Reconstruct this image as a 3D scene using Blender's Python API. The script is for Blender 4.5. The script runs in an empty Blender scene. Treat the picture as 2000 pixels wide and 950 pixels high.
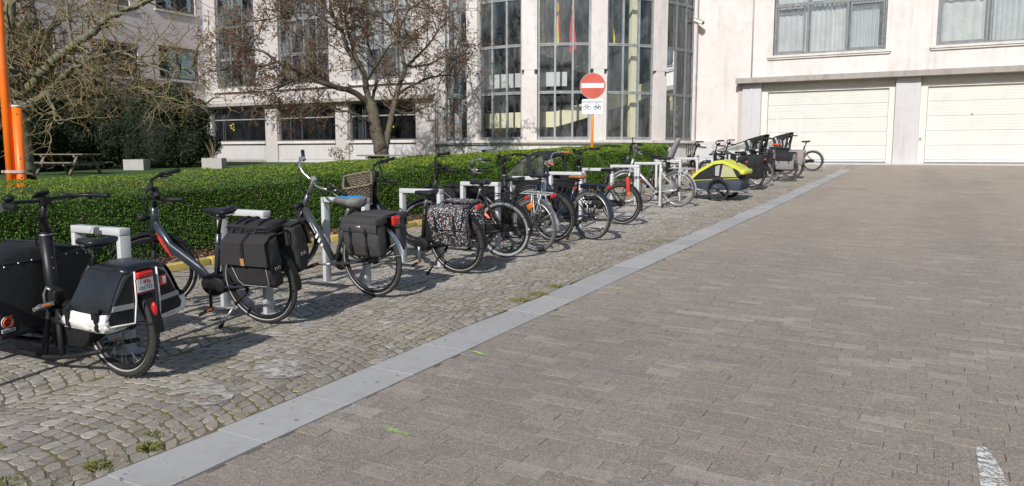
import bpy, bmesh, math, random
import numpy as np
from mathutils import Vector, Matrix

random.seed(7)
rng = np.random.default_rng(7)
SC = bpy.context.scene
COL = SC.collection
PI = math.pi
sin, cos, rad = math.sin, math.cos, math.radians

# ------------------------------------------------------------------ camera
cam = bpy.data.cameras.new("camera")
cam_o = bpy.data.objects.new("camera", cam)
COL.objects.link(cam_o)
cam.sensor_width = 36.0
cam.lens = 1505.0 / 2000.0 * 36.0
cam.clip_start = 0.05
cam.clip_end = 600.0
YAW, PITCH = rad(29.2926), rad(6.6325)
cam_o.location = (0, 0, 1.55)
cam_o.rotation_euler = (PI / 2 - PITCH, 0, YAW)
SC.camera = cam_o

# ------------------------------------------------------------------ sky, sun, exposure
SUN_EL = rad(34.0)
SUN_AZ = rad(10.0)                      # light travels this far to the left of +Y
sdir = Vector((-sin(SUN_AZ) * cos(SUN_EL), cos(SUN_AZ) * cos(SUN_EL), -sin(SUN_EL)))
world = bpy.data.worlds.new("World")
SC.world = world
world.use_nodes = True
wn = world.node_tree
sky = wn.nodes.new("ShaderNodeTexSky")
sky.sky_type = 'NISHITA'
sky.sun_disc = False
sky.sun_elevation = SUN_EL
sky.sun_rotation = math.atan2(-sdir.x, -sdir.y) % (2 * PI)
sky.air_density = 1.0
sky.dust_density = 1.2
bg = wn.nodes["Background"]
bg.inputs["Strength"].default_value = 0.115
wn.links.new(sky.outputs[0], bg.inputs[0])
sun = bpy.data.lights.new("sun", 'SUN')
sun.energy = 4.6
sun.angle = rad(0.53)
sun.color = (1.0, 0.965, 0.915)
sun_o = bpy.data.objects.new("sun", sun)
sun_o.rotation_euler = sdir.to_track_quat('-Z', 'Y').to_euler()
sun_o.location = (5, -20, 30)
COL.objects.link(sun_o)
SC.view_settings.view_transform = 'Standard'
SC.view_settings.look = 'None'
SC.view_settings.gamma = 1.0
SC.view_settings.exposure = 0.0
SC.cycles.max_bounces = 7
SC.cycles.transparent_max_bounces = 12
SC.cycles.diffuse_bounces = 3
SC.cycles.caustics_reflective = False
SC.cycles.caustics_refractive = False

# ------------------------------------------------------------------ terrain heights
GA, GB = -0.01408, 0.02962


def G(x, y):
    y = min(max(y, -6.0), 34.6)
    x = min(max(x, -9.0), 6.0)
    s = min(max((y - 14.0) / 19.0, 0.0), 1.0)
    s = s * s * (3 - 2 * s)
    return GB * y + GA * x * (1 - s) + 0.125 * s


def Gn(x, y):
    """The same for arrays."""
    y = np.clip(y, -6.0, 34.6)
    x = np.clip(x, -9.0, 6.0)
    s = np.clip((y - 14.0) / 19.0, 0, 1)
    s = s * s * (3 - 2 * s)
    return GB * y + GA * x * (1 - s) + 0.125 * s


def LAWN(y):
    return 0.12 + 0.0327 * min(max(y, -6.0), 30.0)


_fw = Vector((-sin(YAW) * cos(PITCH), cos(YAW) * cos(PITCH), -sin(PITCH)))
_rt = Vector((cos(YAW), sin(YAW), 0))


def in_view(x, y, margin=1.2):
    """Is a ground spot inside the picture's side edges (widened by margin metres)?"""
    d = x * _fw.x + y * _fw.y
    s = x * _rt.x + y * _rt.y
    return d > 0.6 and abs(s) < d * 0.6645 * 1.03 + margin


# ------------------------------------------------------------------ materials
MATS = {}


def nd(nt, kind, **kw):
    n = nt.nodes.new(kind)
    for k, v in kw.items():
        if k in n.inputs:
            n.inputs[k].default_value = v
        else:
            setattr(n, k, v)
    return n


def new_mat(name):
    m = bpy.data.materials.new(name)
    m.use_nodes = True
    nt = m.node_tree
    return m, nt, nt.nodes["Principled BSDF"]


def mixc(nt, fac, a, b, mode='MIX'):
    n = nt.nodes.new("ShaderNodeMix")
    n.data_type = 'RGBA'
    n.blend_type = mode
    for sock, v in ((0, fac), (6, a), (7, b)):
        if hasattr(v, "is_output") or hasattr(v, "links"):
            nt.links.new(v, n.inputs[sock])
        elif sock == 0:
            n.inputs[0].default_value = v
        else:
            n.inputs[sock].default_value = (*v[:3], 1)
    return n.outputs[2]


def mathn(nt, op, a, b=None, c=None, clamp=False):
    n = nt.nodes.new("ShaderNodeMath")
    n.operation = op
    n.use_clamp = clamp
    for i, v in enumerate((a, b, c)):
        if v is None:
            continue
        if hasattr(v, "links"):
            nt.links.new(v, n.inputs[i])
        else:
            n.inputs[i].default_value = v
    return n.outputs[0]


def ramp(nt, fac, stops):
    n = nt.nodes.new("ShaderNodeValToRGB")
    e = n.color_ramp.elements
    while len(e) < len(stops):
        e.new(0.5)
    for i, (p, c) in enumerate(stops):
        e[i].position = p
        e[i].color = (c, c, c, 1) if isinstance(c, (int, float)) else (*c[:3], 1)
    nt.links.new(fac, n.inputs[0])
    return n.outputs[0]


def coords(nt, scale=(1, 1, 1), kind="pos"):
    if kind == "pos":
        src = nt.nodes.new("ShaderNodeNewGeometry").outputs["Position"]
    else:
        src = nt.nodes.new("ShaderNodeTexCoord").outputs["Object"]
    mp = nt.nodes.new("ShaderNodeMapping")
    mp.inputs["Scale"].default_value = scale
    nt.links.new(src, mp.inputs[0])
    return mp.outputs[0]


def noise(nt, vec, scale, detail=4, rough=0.55, dist=0.0):
    n = nt.nodes.new("ShaderNodeTexNoise")
    n.inputs["Scale"].default_value = scale
    n.inputs["Detail"].default_value = detail
    n.inputs["Roughness"].default_value = rough
    n.inputs["Distortion"].default_value = dist
    nt.links.new(vec, n.inputs["Vector"])
    return n.outputs["Fac"]


def bump(nt, bs, h, strength=0.3, dist=0.01):
    b = nt.nodes.new("ShaderNodeBump")
    b.inputs["Strength"].default_value = strength
    b.inputs["Distance"].default_value = dist
    nt.links.new(h, b.inputs["Height"])
    nt.links.new(b.outputs[0], bs.inputs["Normal"])


def island(nt):
    """A random number for each loose piece of a mesh and each object."""
    a = nt.nodes.new("ShaderNodeNewGeometry").outputs["Random Per Island"]
    b = nt.nodes.new("ShaderNodeObjectInfo").outputs["Random"]
    return mathn(nt, 'FRACT', mathn(nt, 'ADD', a, b))


def M(name, col, rough=0.5, metal=0.0, var=0.12, vscale=9.0, bmp=0.0, bscale=40.0, coat=0.0, kind="obj", dirt=0.0, dirtcol=(0.2, 0.17, 0.13), spec=0.5):
    if name in MATS:
        return MATS[name]
    m, nt, bs = new_mat(name)
    v = coords(nt, kind=kind)
    n = noise(nt, v, vscale, 5, 0.6)
    lo = tuple(c * (1 - var) for c in col)
    hi = tuple(min(1, c * (1 + var)) for c in col)
    c = mixc(nt, ramp(nt, n, [(0.3, 0), (0.7, 1)]), lo, hi)
    if dirt:
        d = ramp(nt, noise(nt, v, vscale * 2.7, 6, 0.7), [(0.5, 0), (0.75, 1)])
        c = mixc(nt, mathn(nt, 'MULTIPLY', d, dirt), c, dirtcol)
    nt.links.new(c, bs.inputs["Base Color"])
    bs.inputs["Roughness"].default_value = rough
    r = mathn(nt, 'MULTIPLY_ADD', n, 0.2, rough - 0.1, clamp=True)
    nt.links.new(r, bs.inputs["Roughness"])
    bs.inputs["Metallic"].default_value = metal
    bs.inputs["Coat Weight"].default_value = coat
    bs.inputs["Specular IOR Level"].default_value = spec
    if bmp:
        bump(nt, bs, noise(nt, v, bscale, 5, 0.6), bmp, 0.01)
    MATS[name] = m
    return m


def plaster(name, col, stain=(0.45, 0.42, 0.38), amt=0.35, seed=0.0, low=None):
    """Painted render: blotches, vertical run marks, hairline grime."""
    m, nt, bs = new_mat(name)
    v = coords(nt, (1, 1, 1))
    vs = coords(nt, (1.6, 1.6, 0.10))
    big = noise(nt, v, 0.42 + seed, 4, 0.55)
    med = noise(nt, v, 2.6, 6, 0.65)
    run = noise(nt, vs, 2.2, 6, 0.7)
    fine = noise(nt, v, 28, 4, 0.6)
    c = mixc(nt, ramp(nt, big, [(0.35, 0), (0.68, 1)]), col, tuple(x * k for x, k in zip(col, (0.985, 0.93, 0.91))))
    c = mixc(nt, mathn(nt, 'MULTIPLY', ramp(nt, med, [(0.48, 0), (0.72, 1)]), amt * 0.45), c, stain)
    c = mixc(nt, mathn(nt, 'MULTIPLY', mathn(nt, 'MULTIPLY', ramp(nt, run, [(0.50, 0), (0.74, 1)]), ramp(nt, noise(nt, v, 0.8, 3, 0.5), [(0.4, 0.15), (0.62, 1)])), amt), c, stain)
    c = mixc(nt, mathn(nt, 'MULTIPLY', ramp(nt, fine, [(0.55, 0), (0.8, 1)]), 0.08), c, stain)
    nt.links.new(c, bs.inputs["Base Color"])
    bs.inputs["Roughness"].default_value = 0.85
    bump(nt, bs, mathn(nt, 'ADD', fine, med), 0.12, 0.02)
    MATS[name] = m
    return m


def glass(name, tint=(0.62, 0.68, 0.68), bias=0.05, rough=0.015, dirt=0.18):
    m, nt, bs = new_mat(name)
    out = nt.nodes["Material Output"]
    tr = nd(nt, "ShaderNodeBsdfTransparent")
    tr.inputs[0].default_value = (*tint, 1)
    gl = nd(nt, "ShaderNodeBsdfGlossy")
    gl.inputs["Color"].default_value = (0.9, 0.95, 1, 1)
    gl.inputs["Roughness"].default_value = rough
    fr = nd(nt, "ShaderNodeFresnel")
    fr.inputs["IOR"].default_value = 1.5
    v = coords(nt, (1, 1, 1))
    # slightly wavy old panes
    bp = nt.nodes.new("ShaderNodeBump")
    bp.inputs["Strength"].default_value = 0.06
    bp.inputs["Distance"].default_value = 0.05
    nt.links.new(noise(nt, v, 1.6, 2, 0.5), bp.inputs["Height"])
    nt.links.new(bp.outputs[0], gl.inputs["Normal"])
    mx = nd(nt, "ShaderNodeMixShader")
    f = mathn(nt, 'ADD', fr.outputs[0], bias, clamp=True)
    nt.links.new(f, mx.inputs[0])
    nt.links.new(tr.outputs[0], mx.inputs[1])
    nt.links.new(gl.outputs[0], mx.inputs[2])
    # dusty film
    df = nd(nt, "ShaderNodeBsdfDiffuse")
    df.inputs[0].default_value = (0.5, 0.52, 0.52, 1)
    mx2 = nd(nt, "ShaderNodeMixShader")
    vs = coords(nt, (1, 1, 0.35))
    d = ramp(nt, noise(nt, vs, 2.4, 6, 0.7), [(0.42, 0.02), (0.8, 1)])
    nt.links.new(mathn(nt, 'MULTIPLY', d, dirt), mx2.inputs[0])
    nt.links.new(mx.outputs[0], mx2.inputs[1])
    nt.links.new(df.outputs[0], mx2.inputs[2])
    nt.links.new(mx2.outputs[0], out.inputs[0])
    MATS[name] = m
    return m


# ------------------------------------------------------------------ mesh helper
class MB:
    def __init__(s, mat4=None):
        s.v, s.f, s.sm, s.mi = [], [], [], []
        s.M = mat4

    def add(s, vs, fs, smooth=False, mi=0):
        o = len(s.v)
        if s.M is not None:
            vs = [s.M @ Vector(v) for v in vs]
        s.v += [tuple(v) for v in vs]
        for f in fs:
            s.f.append([i + o for i in f])
            s.sm.append(smooth)
            s.mi.append(mi)
        return s

    def box(s, c, d, rot=None, mi=0, taper=1.0):
        x, y, z = (k / 2 for k in d)
        vs = [Vector((sx * x * (taper if sz > 0 else 1), sy * y * (taper if sz > 0 else 1), sz * z)) for sz in (-1, 1) for sy in (-1, 1) for sx in (-1, 1)]
        if rot is not None:
            vs = [rot @ v for v in vs]
        c = Vector(c)
        vs = [v + c for v in vs]
        return s.add(vs, [(0, 2, 3, 1), (4, 5, 7, 6), (0, 1, 5, 4), (2, 6, 7, 3), (0, 4, 6, 2), (1, 3, 7, 5)], False, mi)

    def bx(s, x0, x1, y0, y1, z0, z1, mi=0):
        return s.box(((x0 + x1) / 2, (y0 + y1) / 2, (z0 + z1) / 2), (abs(x1 - x0), abs(y1 - y0), abs(z1 - z0)), None, mi)

    def tube(s, pts, r, n=8, closed=False, mi=0, flat=1.0, side=None, caps=True):
        """A round (or, with flat and side, an oval) tube along pts; r is one radius or one for each point."""
        P = [Vector(p) for p in pts]
        k = len(P)
        R = r if isinstance(r, (list, tuple)) else [r] * k
        vs, prev = [], None
        for i in range(k):
            a = P[i - 1] if (i or closed) else P[i]
            b = P[(i + 1) % k] if (i < k - 1 or closed) else P[i]
            t = (b - a)
            t = t.normalized() if t.length > 1e-9 else Vector((0, 0, 1))
            if side is not None:
                u = Vector(side)
                u = (u - t * u.dot(t))
                u = u.normalized() if u.length > 1e-6 else t.orthogonal().normalized()
            elif prev is None:
                u = t.orthogonal().normalized()
            else:
                u = prev - t * prev.dot(t)
                u = u.normalized() if u.length > 1e-6 else t.orthogonal().normalized()
            prev = u
            w = t.cross(u)
            for j in range(n):
                q = 2 * PI * j / n
                vs.append(P[i] + u * (R[i] * cos(q)) + w * (R[i] * flat * sin(q)))
        fs = []
        for i in range(k if closed else k - 1):
            i2 = (i + 1) % k
            for j in range(n):
                j2 = (j + 1) % n
                fs.append((i * n + j, i * n + j2, i2 * n + j2, i2 * n + j))
        s.add(vs, fs, True, mi)
        if caps and not closed:
            o = len(s.v) - len(vs)
            s.f.append([o + j for j in range(n)][::-1]); s.sm.append(False); s.mi.append(mi)
            s.f.append([o + (k - 1) * n + j for j in range(n)]); s.sm.append(False); s.mi.append(mi)
        return s

    def strip(s, pts, side, w, t, mi=0):
        """A flat bar of width w along side and thickness t swept along pts."""
        P = [Vector(p) for p in pts]
        side = Vector(side).normalized()
        vs, k = [], len(P)
        W = w if isinstance(w, (list, tuple)) else [w] * k
        for i in range(k):
            d = (P[min(i + 1, k - 1)] - P[max(i - 1, 0)]).normalized()
            u = (side - d * side.dot(d)).normalized()
            nrm = d.cross(u)
            for a, b in ((-1, -1), (1, -1), (1, 1), (0, 1.9), (-1, 1)):
                vs.append(P[i] + u * (a * W[i] / 2) + nrm * (b * t / 2))
        fs = []
        for i in range(k - 1):
            for j in range(5):
                j2 = (j + 1) % 5
                fs.append((i * 5 + j, i * 5 + j2, i * 5 + 5 + j2, i * 5 + 5 + j))
        fs += [tuple(range(5))[::-1], tuple((k - 1) * 5 + j for j in range(5))]
        return s.add(vs, fs, False, mi)

    def cyl(s, a, b, r, n=12, r2=None, mi=0):
        return s.tube([a, b], [r, r if r2 is None else r2], n, mi=mi)

    def ring(s, c, axis, R, r, n=40, k=8, mi=0, flat=1.0):
        c, axis = Vector(c), Vector(axis).normalized()
        u = axis.orthogonal().normalized()
        w = axis.cross(u)
        pts = [c + u * (R * cos(2 * PI * i / n)) + w * (R * sin(2 * PI * i / n)) for i in range(n)]
        return s.tube(pts, r, k, closed=True, mi=mi, flat=flat, side=None if flat == 1.0 else axis)

    def poly(s, pts, axis, t, mi=0):
        """A flat outline pts extruded along axis by t."""
        a = Vector(axis) * t
        P = [Vector(p) for p in pts]
        n = len(P)
        vs = P + [p + a for p in P]
        fs = [tuple(range(n))[::-1], tuple(range(n, 2 * n))] + [(i, (i + 1) % n, n + (i + 1) % n, n + i) for i in range(n)]
        return s.add(vs, fs, False, mi)

    def loft(s, rings, smooth=True, mi=0, caps=True):
        n = len(rings[0])
        vs = [v for r in rings for v in r]
        fs = []
        for i in range(len(rings) - 1):
            for j in range(n):
                fs.append((i * n + j, i * n + (j + 1) % n, (i + 1) * n + (j + 1) % n, (i + 1) * n + j))
        if caps:
            fs.append(tuple(range(n))[::-1])
            fs.append(tuple((len(rings) - 1) * n + j for j in range(n)))
        return s.add(vs, fs, smooth, mi)

    def ball(s, c, r, n=12, k=8, mi=0):
        c = Vector(c)
        rx, ry, rz = r if isinstance(r, (list, tuple)) else (r, r, r)
        vs = []
        for i in range(k + 1):
            a = -PI / 2 + PI * i / k
            for j in range(n):
                b = 2 * PI * j / n
                vs.append(c + Vector((rx * cos(a) * cos(b), ry * cos(a) * sin(b), rz * sin(a))))
        fs = [(i * n + j, i * n + (j + 1) % n, (i + 1) * n + (j + 1) % n, (i + 1) * n + j) for i in range(k) for j in range(n)]
        return s.add(vs, fs, True, mi)

    def mesh(s, name, mats, bev=0.0, seg=2):
        me = bpy.data.meshes.new(name)
        me.from_pydata(s.v, [], s.f)
        for m in (mats if isinstance(mats, (list, tuple)) else [mats]):
            me.materials.append(m)
        me.polygons.foreach_set("use_smooth", s.sm)
        me.polygons.foreach_set("material_index", s.mi)
        if bev:
            bm = bmesh.new()
            bm.from_mesh(me)
            bmesh.ops.remove_doubles(bm, verts=bm.verts, dist=1e-5)
            bmesh.ops.recalc_face_normals(bm, faces=bm.faces)
            ed = [e for e in bm.edges if len(e.link_faces) == 2 and e.calc_face_angle(0) > 0.5]
            bmesh.ops.bevel(bm, geom=ed, offset=bev, segments=seg, profile=0.5, affect='EDGES', clamp_overlap=True)
            for f in bm.faces:
                f.smooth = True
            bm.to_mesh(me)
            bm.free()
        else:
            bm = bmesh.new()
            bm.from_mesh(me)
            bmesh.ops.recalc_face_normals(bm, faces=bm.faces)
            bm.to_mesh(me)
            bm.free()
        me.update()
        return me

    def build(s, name, mats, parent=None, bev=0.0, seg=2):
        return link(name, s.mesh(name, mats, bev, seg), parent)


def link(name, data, parent=None, mat4=None):
    o = bpy.data.objects.new(name, data)
    COL.objects.link(o)
    if parent is not None:
        o.parent = parent
    if mat4 is not None:
        o.matrix_local = mat4
    return o


def tag(o, label=None, cat=None, group=None, kind=None):
    for k, v in (("label", label), ("category", cat), ("group", group), ("kind", kind)):
        if v:
            o[k] = v
    return o


def thing(name, label, cat, loc=(0, 0, 0), rz=0.0, group=None, mat4=None):
    o = bpy.data.objects.new(name, None)
    COL.objects.link(o)
    o.empty_display_size = 0.2
    if mat4 is not None:
        o.matrix_world = mat4
    else:
        o.location = loc
        o.rotation_euler = (0, 0, rz)
    return tag(o, label, cat, group)


def copy_thing(root, label=None, loc=None, rz=None, mat4=None):
    r = root.copy()
    COL.objects.link(r)
    if loc is not None:
        r.location = loc
    if rz is not None:
        r.rotation_euler = (0, 0, rz)
    if mat4 is not None:
        r.matrix_world = mat4
    if label:
        r["label"] = label
    for ch in root.children:
        c = ch.copy()
        COL.objects.link(c)
        c.parent = r
        for g_ in ch.children:
            d = g_.copy()
            COL.objects.link(d)
            d.parent = c
    return r


def text(body, size, mat4, m, name, parent=None, ext=0.001, spacing=1.0):
    cu = bpy.data.curves.new(name, 'FONT')
    cu.body = body
    cu.size = size
    cu.extrude = ext
    cu.align_x = 'CENTER'
    cu.align_y = 'CENTER'
    cu.space_character = spacing
    tmp = bpy.data.objects.new("tmp", cu)
    COL.objects.link(tmp)
    dg = bpy.context.evaluated_depsgraph_get()
    me = bpy.data.meshes.new_from_object(tmp.evaluated_get(dg))
    bpy.data.objects.remove(tmp)
    me.materials.clear()
    me.materials.append(m)
    return link(name, me, parent, mat4)


def np_mesh(name, verts, quads, mats, smooth=False):
    """Big mesh straight from arrays: verts (n,3), quads (m,4) or (m,3)."""
    me = bpy.data.meshes.new(name)
    verts = np.asarray(verts, dtype=np.float32)
    quads = np.asarray(quads, dtype=np.int32)
    k = quads.shape[1]
    me.vertices.add(len(verts))
    me.vertices.foreach_set("co", verts.ravel())
    me.loops.add(quads.size)
    me.loops.foreach_set("vertex_index", quads.ravel())
    me.polygons.add(len(quads))
    me.polygons.foreach_set("loop_start", np.arange(0, quads.size, k, dtype=np.int32))
    me.polygons.foreach_set("loop_total", np.full(len(quads), k, dtype=np.int32))
    me.polygons.foreach_set("use_smooth", np.full(len(quads), bool(smooth)))
    for m in (mats if isinstance(mats, (list, tuple)) else [mats]):
        me.materials.append(m)
    me.update(calc_edges=True)
    me.validate()
    return me


def leaf_quads(P, N, L, W, jit=0.6, fold=0.0, R=None):
    """One small rhombic leaf at each P, roughly facing N."""
    R = R or rng
    n = len(P)
    N = N + R.normal(0, jit, (n, 3))
    N /= np.linalg.norm(N, axis=1)[:, None] + 1e-9
    T = R.normal(0, 1, (n, 3))
    T -= N * (T * N).sum(1)[:, None]
    T /= np.linalg.norm(T, axis=1)[:, None] + 1e-9
    B = np.cross(N, T)
    L = (L * R.uniform(0.65, 1.3, n))[:, None]
    W = (W * R.uniform(0.7, 1.25, n))[:, None]
    up = N * (L * fold)
    V = np.stack([P - T * L * .5, P + B * W * .5 + up, P + T * L * .5, P - B * W * .5 + up], 1).reshape(-1, 3)
    F = np.arange(4 * n).reshape(n, 4)
    return V, F

# ================================================================== GROUND
def ground_sheet(name, xs, ys, zf, m):
    X, Y = np.meshgrid(xs, ys)
    Z = np.vectorize(zf)(X, Y)
    V = np.stack([X.ravel(), Y.ravel(), Z.ravel()], 1)
    nx, ny = len(xs), len(ys)
    i = np.arange((nx - 1) * (ny - 1))
    a = (i // (nx - 1)) * nx + i % (nx - 1)
    F = np.stack([a, a + 1, a + nx + 1, a + nx], 1)
    return tag(link(name, np_mesh(name, V, F, m, True)), kind='structure')


def m_ground():
    m, nt, bs = new_mat("earth")
    v = coords(nt)
    n = noise(nt, v, 3, 6, 0.65)
    nt.links.new(mixc(nt, n, (0.10, 0.085, 0.065), (0.2, 0.18, 0.15)), bs.inputs["Base Color"])
    bs.inputs["Roughness"].default_value = 0.95
    return m


_near = list(np.linspace(-9, 6, 16))
_ny = list(np.linspace(-6, 34.6, 42))
ground_sheet("ground", [-300, -120, -60] + _near + [30, 100, 300], [-300, -100, -30] + _ny + [80, 200, 400], lambda x, y: G(x, y) - 0.075, m_ground())


def m_brick():
    m, nt, bs = new_mat("paving_brick")
    v = coords(nt)
    r = island(nt)
    big = noise(nt, v, 0.35, 4, 0.6)
    fine = noise(nt, v, 150, 3, 0.7)
    med = noise(nt, v, 22, 6, 0.7)
    base = nt.nodes.new("ShaderNodeValToRGB")
    el = base.color_ramp.elements
    stops = [(0.0, (0.190, 0.165, 0.143)), (0.2, (0.224, 0.195, 0.169)), (0.45, (0.250, 0.212, 0.180)), (0.62, (0.214, 0.190, 0.170)), (0.82, (0.262, 0.222, 0.182)), (1.0, (0.305, 0.276, 0.246))]
    while len(el) < len(stops):
        el.new(0.5)
    for i, (p, c) in enumerate(stops):
        el[i].position = p
        el[i].color = (*c, 1)
    nt.links.new(r, base.inputs[0])
    c = base.outputs[0]
    c = mixc(nt, mathn(nt, 'MULTIPLY', ramp(nt, big, [(0.4, 0), (0.7, 1)]), 0.4), c, (0.300, 0.250, 0.192))
    c = mixc(nt, mathn(nt, 'MULTIPLY', ramp(nt, med, [(0.42, 0), (0.62, 1)]), 0.40), c, (0.15, 0.132, 0.118))
    # pale and dark aggregate showing through the worn face
    vo = nt.nodes.new("ShaderNodeTexVoronoi")
    vo.inputs["Scale"].default_value = 95
    nt.links.new(v, vo.inputs["Vector"])
    sp3 = nt.nodes.new("ShaderNodeSeparateColor")
    nt.links.new(vo.outputs["Color"], sp3.inputs[0])
    spk = ramp(nt, vo.outputs["Distance"], [(0.30, 1), (0.52, 0)])
    rs = ramp(nt, sp3.outputs[0], [(0.60, 0), (0.66, 1)])
    c = mixc(nt, mathn(nt, 'MULTIPLY', mathn(nt, 'MULTIPLY', spk, rs), 0.60), c, (0.47, 0.42, 0.36))
    rt_ = ramp(nt, sp3.outputs[1], [(0.88, 0), (0.91, 1)])
    c = mixc(nt, mathn(nt, 'MULTIPLY', mathn(nt, 'MULTIPLY', spk, rt_), 0.75), c, (0.50, 0.33, 0.18))
    rd = ramp(nt, sp3.outputs[0], [(0.34, 1), (0.40, 0)])
    c = mixc(nt, mathn(nt, 'MULTIPLY', mathn(nt, 'MULTIPLY', spk, rd), 0.65), c, (0.085, 0.078, 0.072))
    c = mixc(nt, mathn(nt, 'MULTIPLY', ramp(nt, fine, [(0.35, 0), (0.7, 1)]), 0.3), c, (0.40, 0.365, 0.33))
    # grazing sheen painted into the colour with a sandy tint, stronger towards the garages
    sy_ = nt.nodes.new("ShaderNodeSeparateXYZ")
    nt.links.new(v, sy_.inputs[0])
    sheen_sand = mathn(nt, 'MULTIPLY', ramp(nt, mathn(nt, 'MULTIPLY_ADD', sy_.outputs[1], 0.04, mathn(nt, 'MULTIPLY', big, 0.25)), [(0.32, 0), (0.75, 1)]), 0.5)
    c = mixc(nt, sheen_sand, c, (0.40, 0.335, 0.268))
    # pale scuffed streaks that run over a few bricks, dark traffic film
    vst = coords(nt, (1.0, 3.2, 1.0))
    st = ramp(nt, mathn(nt, 'ADD', mathn(nt, 'MULTIPLY', noise(nt, vst, 2.3, 5, 0.6), 0.75), mathn(nt, 'MULTIPLY', r, 0.25)), [(0.58, 0), (0.68, 1)])
    c = mixc(nt, mathn(nt, 'MULTIPLY', st, 0.28), c, (0.42, 0.385, 0.345))
    dk = ramp(nt, mathn(nt, 'ADD', mathn(nt, 'MULTIPLY', noise(nt, v, 0.7, 5, 0.65), 0.6), mathn(nt, 'MULTIPLY', noise(nt, coords(nt, (1.0, 0.06, 1.0)), 1.1, 3, 0.5), 0.4)), [(0.49, 0), (0.62, 1)])
    c = mixc(nt, mathn(nt, 'MULTIPLY', dk, 0.30), c, (0.17, 0.152, 0.138))
    nt.links.new(c, bs.inputs["Base Color"])
    bs.inputs["Roughness"].default_value = 0.88
    bs.inputs["Specular IOR Level"].default_value = 0.3
    bump(nt, bs, mathn(nt, 'ADD', mathn(nt, 'MULTIPLY', spk, 0.8), mathn(nt, 'ADD', fine, med)), 0.38, 0.006)
    return m


def m_sett():
    m, nt, bs = new_mat("granite_sett")
    v = coords(nt)
    r = island(nt)
    med = noise(nt, v, 30, 6, 0.7)
    fine = noise(nt, v, 140, 3, 0.7)
    big = noise(nt, v, 0.9, 5, 0.6)
    base = nt.nodes.new("ShaderNodeValToRGB")
    el = base.color_ramp.elements
    stops = [(0.0, (0.19, 0.165, 0.138)), (0.25, (0.315, 0.278, 0.235)), (0.45, (0.25, 0.230, 0.205)), (0.68, (0.36, 0.322, 0.275)), (0.85, (0.28, 0.225, 0.172)), (1.0, (0.46, 0.425, 0.38))]
    while len(el) < len(stops):
        el.new(0.5)
    for i, (p, c) in enumerate(stops):
        el[i].position = p
        el[i].color = (*c, 1)
    nt.links.new(r, base.inputs[0])
    c = mixc(nt, mathn(nt, 'MULTIPLY', ramp(nt, med, [(0.42, 0), (0.68, 1)]), 0.45), base.outputs[0], (0.15, 0.138, 0.118))
    c = mixc(nt, mathn(nt, 'MULTIPLY', ramp(nt, fine, [(0.45, 0), (0.75, 1)]), 0.3), c, (0.42, 0.40, 0.37))
    # cement smears left around the new stands
    sep = nt.nodes.new("ShaderNodeSeparateXYZ")
    nt.links.new(v, sep.inputs[0])
    dx = mathn(nt, 'ABSOLUTE', mathn(nt, 'ADD', sep.outputs[0], 4.9))
    band = ramp(nt, dx, [(0.35, 1), (1.3, 0.1)])
    sm = ramp(nt, mathn(nt, 'ADD', mathn(nt, 'MULTIPLY', noise(nt, v, 2.1, 6, 0.68), 0.7), mathn(nt, 'MULTIPLY', noise(nt, v, 13, 5, 0.7), 0.3)), [(0.42, 0), (0.58, 1)])
    c = mixc(nt, mathn(nt, 'MULTIPLY', mathn(nt, 'MULTIPLY', band, sm), 0.65), c, (0.60, 0.57, 0.53))
    # lichen and moss film
    c = mixc(nt, mathn(nt, 'MULTIPLY', ramp(nt, big, [(0.52, 0), (0.72, 1)]), 0.3), c, (0.24, 0.23, 0.12))
    # blown sand lying over stones and joints
    sd = ramp(nt, mathn(nt, 'ADD', mathn(nt, 'MULTIPLY', noise(nt, v, 1.4, 5, 0.65), 0.8), mathn(nt, 'MULTIPLY', noise(nt, v, 60, 3, 0.7), 0.2)), [(0.5, 0), (0.64, 1)])
    c = mixc(nt, mathn(nt, 'MULTIPLY', sd, 0.5), c, (0.40, 0.345, 0.27))
    # bird-lime splashes
    vo = nt.nodes.new("ShaderNodeTexVoronoi")
    vo.inputs["Scale"].default_value = 1.1
    nt.links.new(v, vo.inputs["Vector"])
    sp = ramp(nt, mathn(nt, 'ADD', vo.outputs["Distance"], mathn(nt, 'MULTIPLY', med, 0.16)), [(0.115, 1), (0.15, 0)])
    c = mixc(nt, mathn(nt, 'MULTIPLY', sp, 0.55), c, (0.62, 0.61, 0.57))
    nt.links.new(c, bs.inputs["Base Color"])
    bs.inputs["Roughness"].default_value = 0.8
    bump(nt, bs, mathn(nt, 'ADD', med, fine), 0.8, 0.012)
    return m


def m_bed():
    m, nt, bs = new_mat("mossy_sand")
    v = coords(nt)
    a = noise(nt, v, 0.55, 5, 0.62)
    b = noise(nt, v, 40, 5, 0.7)
    mo = ramp(nt, mathn(nt, 'ADD', mathn(nt, 'MULTIPLY', a, 0.75), mathn(nt, 'MULTIPLY', b, 0.25)), [(0.48, 0), (0.62, 1)])
    c = mixc(nt, b, (0.07, 0.056, 0.042), (0.20, 0.17, 0.13))
    c = mixc(nt, mo, c, mixc(nt, b, (0.085, 0.088, 0.02), (0.20, 0.185, 0.055)))
    nt.links.new(c, bs.inputs["Base Color"])
    bs.inputs["Roughness"].default_value = 0.95
    bump(nt, bs, b, 0.8, 0.01)
    return m


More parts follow.
